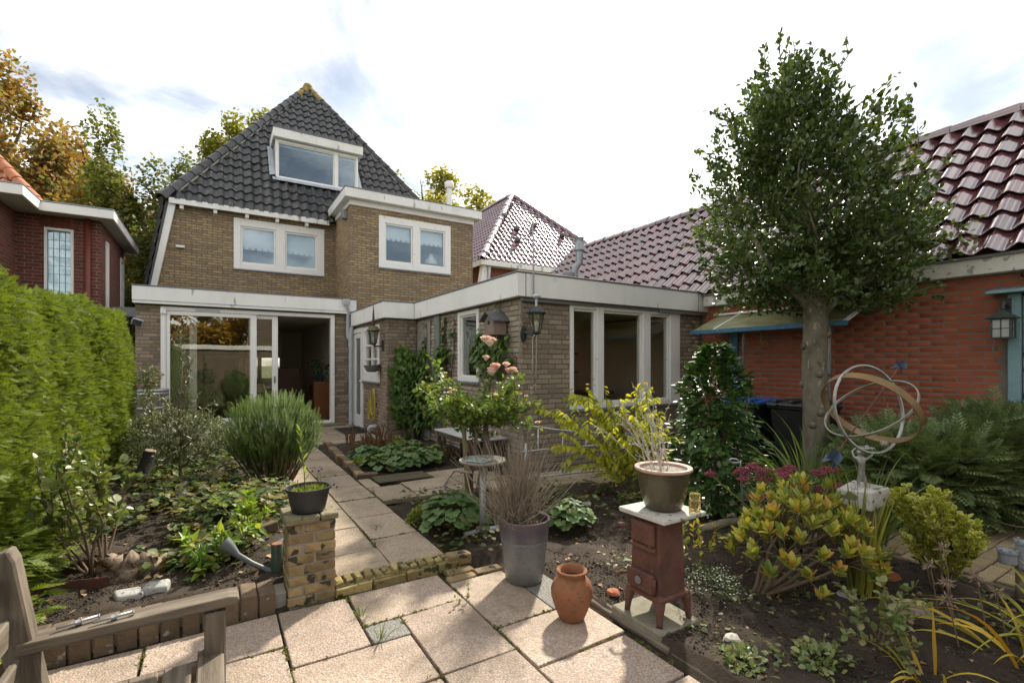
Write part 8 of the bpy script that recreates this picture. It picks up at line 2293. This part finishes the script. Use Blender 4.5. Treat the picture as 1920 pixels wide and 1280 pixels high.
for i, (x_, y_, lb_) in enumerate(((.72, 2.47, 'grassy weed growing by the small grey slab'), (.705, 2.76, 'little weed in the slab joint left of the wide slab'), (1.33, 2.97, 'tuft of blue-green grass at the end of the step'), (1.285, 2.60, 'weed with heart-shaped leaves in the slab joint'), (1.14, 4.0, 'tuft of grass in the path joint'), (1.41, 5.1, 'tuft of grass in the path joint beyond the pillar'), (1.02, 3.62, 'mossy tuft in the near path joint'))):
    z_ = .0 if y_ < 3.05 else .055
    if i == 3: bushy('joint_weed', (x_, y_, z_), lb_, 'weed', 3, .12, 30, .002, (T_OVAL, 7, .010, .024, m_lime_l), m_gtwig, sub=0, t0=.2, maxparts=50)
    else: straps('joint_weed', (x_, y_, z_), lb_, 'weed', 16, .07 if i else .10, .0018, m_strap, 1.7, .8, .035)
# moss in the joints
mo_P = []
for rc_, zz in [(r_, 0.0) for r_ in patio_rects[:13]] + [(r_, .062) for r_ in path_rects[:34]]:
    k = 26
    t_ = rng.random(k); e = rng.integers(0, 4, k)
    x_ = np.where(e == 0, rc_[0], np.where(e == 1, rc_[1], rc_[0] + (rc_[1] - rc_[0]) * t_)); y_ = np.where(e == 2, rc_[2], np.where(e == 3, rc_[3], rc_[2] + (rc_[3] - rc_[2]) * t_))
    keep = np.sin(x_ * 7 + y_ * 5) + np.sin(y_ * 11 - x_ * 3) > .1
    mo_P.append(np.stack([x_, y_, np.full(k, zz - .006)], 1)[keep])
mo_P = np.repeat(np.concatenate(mo_P), 14, axis=0); mo_P[:, :2] += rng.normal(0, .007, (len(mo_P), 2))
t8 = np.array([(0, 0, 0), (1, .2, .9), (-.3, 1, .7)], float)
mr = rng.normal(0, 1, (len(mo_P), 3, 3)) * .006; mr[:, 2, :] = np.abs(mr[:, 2, :]) * .7
V = np.einsum('nij,kj->nki', mr, t8) + mo_P[:, None, :]
o_ = link('joint_moss', np_mesh('joint_moss', V.reshape(-1, 3), np.arange(len(mo_P) * 3).reshape(-1, 3), leafmat('moss', [(.07, .085, .018), (.12, .13, .03), (.09, .07, .03)], .8, .2, .2))); tag(o_, 'moss growing in the slab joints', 'moss', kind='stuff')

# ---------------------------------------------------------------- plants in pots
dl = thing('dry_lavender', (1.72, 2.68, .36), 'fan of dry grey-brown stalks in the tall glazed pot', 'dried plant')
m_dry = surf('dry_stalk', [(.12, .10, .075), (.22, .185, .14), (.165, .135, .105)], 14, .95, .3, var=.3)
q = MB()
for i in range(260):
    az = rng.random() * 6.283; ti = min(abs(rng.normal(0, .55)), .95); b0 = (1.70 + rng.normal(0, .045), 2.70 + rng.normal(0, .045), .35)
    pts = grow(b0, (math.sin(ti) * math.cos(az) + .05, math.sin(ti) * math.sin(az), math.cos(ti)), rng.uniform(.34, .66), 5, .05, .02); q.tube(pts, [.0028, .0024, .002, .0018, .0016, .0013], 3, caps=False)
tag(q.build('stalks', m_dry, dl), kind='stuff')
q = MB(); 
for i in range(420):
    az = rng.random() * 6.283; b0 = np.array([1.69 + rng.normal(0, .07), 2.70 + rng.normal(0, .07), .36 + .16 * rng.random()])
    pts = grow(b0, (rng.normal(0, .6), rng.normal(0, .6), 1), rng.uniform(.05, .14), 3, .25, .05); q.tube(pts, [.0025, .002, .0016, .0012], 3, caps=False)
tag(q.build('twiggy_base', m_dry, dl), kind='stuff')
n = 700; P = np.stack([1.69 + rng.normal(0, .075, n), 2.70 + rng.normal(0, .075, n), .36 + .20 * rng.random(n)], 1)
leaves(dl, T_QUAD, P, norm(runit(n) + UP * .6), runit(n), .003, .022, leafmat('dry_leaf', [(.15, .12, .085), (.22, .18, .13), (.11, .10, .06)], .9, .1, .1), 0)
n = 260; az = rng.random(n) * 6.283; r_ = .14 * np.sqrt(rng.random(n)); P = np.stack([1.74 + r_ * np.cos(az), 2.68 + r_ * np.sin(az), np.full(n, .365)], 1)
leaves(dl, T_QUAD, P, norm(runit(n) + UP * .2), runit(n), .004, .03, bpy.data.materials['dry_leaf'], 0, 'dry_moss')
tw_ = thing('dry_twigs', (2.11, 1.84, .77), 'pale silvery dry twigs rising from the glazed bowl', 'dried plant')
m_pale_tw = surf('silver_twig', [(.40, .37, .34), (.55, .52, .49)], 20, .9, .2)
q = MB(); P = []; A = []
for i in range(18):
    b0 = (2.11 + rng.normal(0, .035), 1.85 + rng.normal(0, .035), .765); lean_ = (-.32 + rng.normal(0, .22), .10 + rng.normal(0, .18), 1) if i < 15 else (rng.normal(-.3, .5), rng.normal(.2, .4), .9)
    ln_ = rng.uniform(.34, .60) if i < 15 else rng.uniform(.18, .32)
    pts = grow(b0, lean_, ln_, 6, .10, .03, .10 if i < 15 else .45); q.tube(pts, taper(pts, .0018, .0009), 4)
    for s_ in range(5):
        p0, qd = along(pts, [.2 + .7 * rng.random()]); sp_ = grow(p0[0], qd[0] + runit(1)[0] * .6, rng.uniform(.03, .10), 3, .15, 0); q.tube(sp_, taper(sp_, .0014, .001), 3)
    n_ = 26; pq, qd = along(pts, rng.random(n_)); P.append(pq); A.append(norm(runit(n_) + qd * .3))
q.build('stems', m_pale_tw, tw_)
P = np.concatenate(P); A = np.concatenate(A)
leaves(tw_, T_QUAD, P, A, runit(len(P)), .0035, .012, leafmat('silver_leaf', [(.38, .36, .34), (.5, .48, .46), (.32, .25, .2)], .8, .2, .2), 0)
pshoot = thing('potted_shoot', (.475, 3.20, .64), 'single willow-like green shoot with purple flowers in the black pot', 'plant')
q = MB(); spts = np.array([(.470, 3.20, .63), (.468, 3.20, .75), (.455, 3.205, .86), (.448, 3.21, .95), (.445, 3.21, 1.02)]); q.tube(spts, [.0035, .003, .0028, .0022, .0015], 5)
q.tube([(.43, 3.16, .63), (.425, 3.17, .72)], .003, 4)
P = []; A = []
for k in range(15):
    t_ = .15 + .85 * k / 15; p0, qd = along(spts, [t_]); a = k * 2.4; P.append(p0[0]); A.append(norm(np.array([math.cos(a) * .6, math.sin(a) * .6, .9])))
fl2 = []
for (x_, y_, z_) in ((.63, 3.14, .665), (.645, 3.13, .65), (.56, 3.26, .735), (.53, 3.30, .73), (.575, 3.25, .745)):
    q.tube([(.56, 3.19, .64), ((x_ + .56) / 2, (y_ + 3.19) / 2, z_ + .01), (x_, y_, z_)], .0016, 4); fl2.append((x_, y_, z_))
q.build('stems', m_gtwig, pshoot, smooth=True)
leaves(pshoot, T_OVAL, np.array(P), np.array(A), norm(UP + runit(len(P)) * .5), .0075, .058, leafmat('willow_leaf', [(.16, .23, .03), (.26, .31, .05)], .45, .4, .3), 60)
m_purp = leafmat('purple_petal', [(.12, .06, .13), (.2, .1, .2)], .7, .2, .2, (1, 1, 1))
for c_ in fl2: rose_flower(pshoot, c_, .013, m_purp)
n = 300; az = rng.random(n) * 6.283; r_ = .105 * np.sqrt(rng.random(n)); P = np.stack([.49 + r_ * np.cos(az), 3.19 + r_ * np.sin(az), np.full(n, .642)], 1)
leaves(pshoot, T_QUAD, P, norm(runit(n) * .7 + UP * .7), runit(n), .005, .026, m_lime_l, 100, 'seedling_leaf')
br_ = thing('barrel_rose', (-1.0, 11.02, .9), 'thin rose with an orange bloom in the half barrel', 'rose')
q = MB(); P = []; A = []
for i in range(7):
    pts = grow((-1.0 + rng.normal(0, .05), 11.0, .9), (rng.normal(0, .4), rng.normal(-.1, .3), 1), rng.uniform(.25, .6), 5, .12, .05); q.tube(pts, taper(pts, .005, .002), 5); pq, qd = along(pts, rng.random(12)); P.append(pq); A.append(norm(runit(12) + qd * .4))
q.build('stems', m_twig, br_, smooth=True)
P = np.concatenate(P); A = np.concatenate(A); leaves(br_, T_OVAL, P, A, norm(UP + runit(len(P)) * .5), .02, .05, m_rose, 84)
rose_flower(br_, (-.93, 10.85, 1.10), .045, leafmat('salmon_petal', [(.75, .22, .12), (.80, .33, .2)], .6, .3, .2))
n = 60; P = np.array([2.28, 13.05, 1.28]) + rng.normal(0, .12, (n, 3)); leaves(pp2, T_OVAL, P, norm(runit(n) - UP * .2), runit(n), .03, .12, m_cam, 60)

# ---------------------------------------------------------------- behind the photographer: shed, yellow tree (seen in the door glass)
shd = thing('garden_shed', (1.2, -4.4, 0), 'brick garden shed with white edge reflected in the sliding door', 'shed')
gl(shd, 'wall', [(-2.6, 5.0, -4.6, -4.4, 0, 2.1)], m_brick_e, 0); gl(shd, 'roof_edge', [(-2.7, 5.1, -4.7, -4.33, 2.102, 2.32)], m_fascia, .01); gl(shd, 'upper_wall', [(1.5, 6.0, -6.9, -6.6, 0, 6.0)], m_brick_e, 0)
far_tree('garden_tree', (-.6, -8.5, 4.2), (3.2, 2.2, 3.0), (-.6, -8.5), 'yellow autumn tree reflected in the sliding door', [(.32, .19, .03), (.42, .27, .045), (.22, .17, .03)], 15000, .2, group='trees behind the camera', lumps=22, trunk_r=.12)
for i, (x_, y_) in enumerate(((-.6, -2.9), (.9, -3.1), (2.1, -2.7))):
    mat_plant('garden_shrub', (x_, y_, .5), (.75, .5), 1600, T_QUAD, .03, .07, m_cam, ['left', 'middle', 'right'][i] + ' of the dark shrubs reflected in the sliding door', 'shrub', 1.0, 0, 'shrubs by the shed')
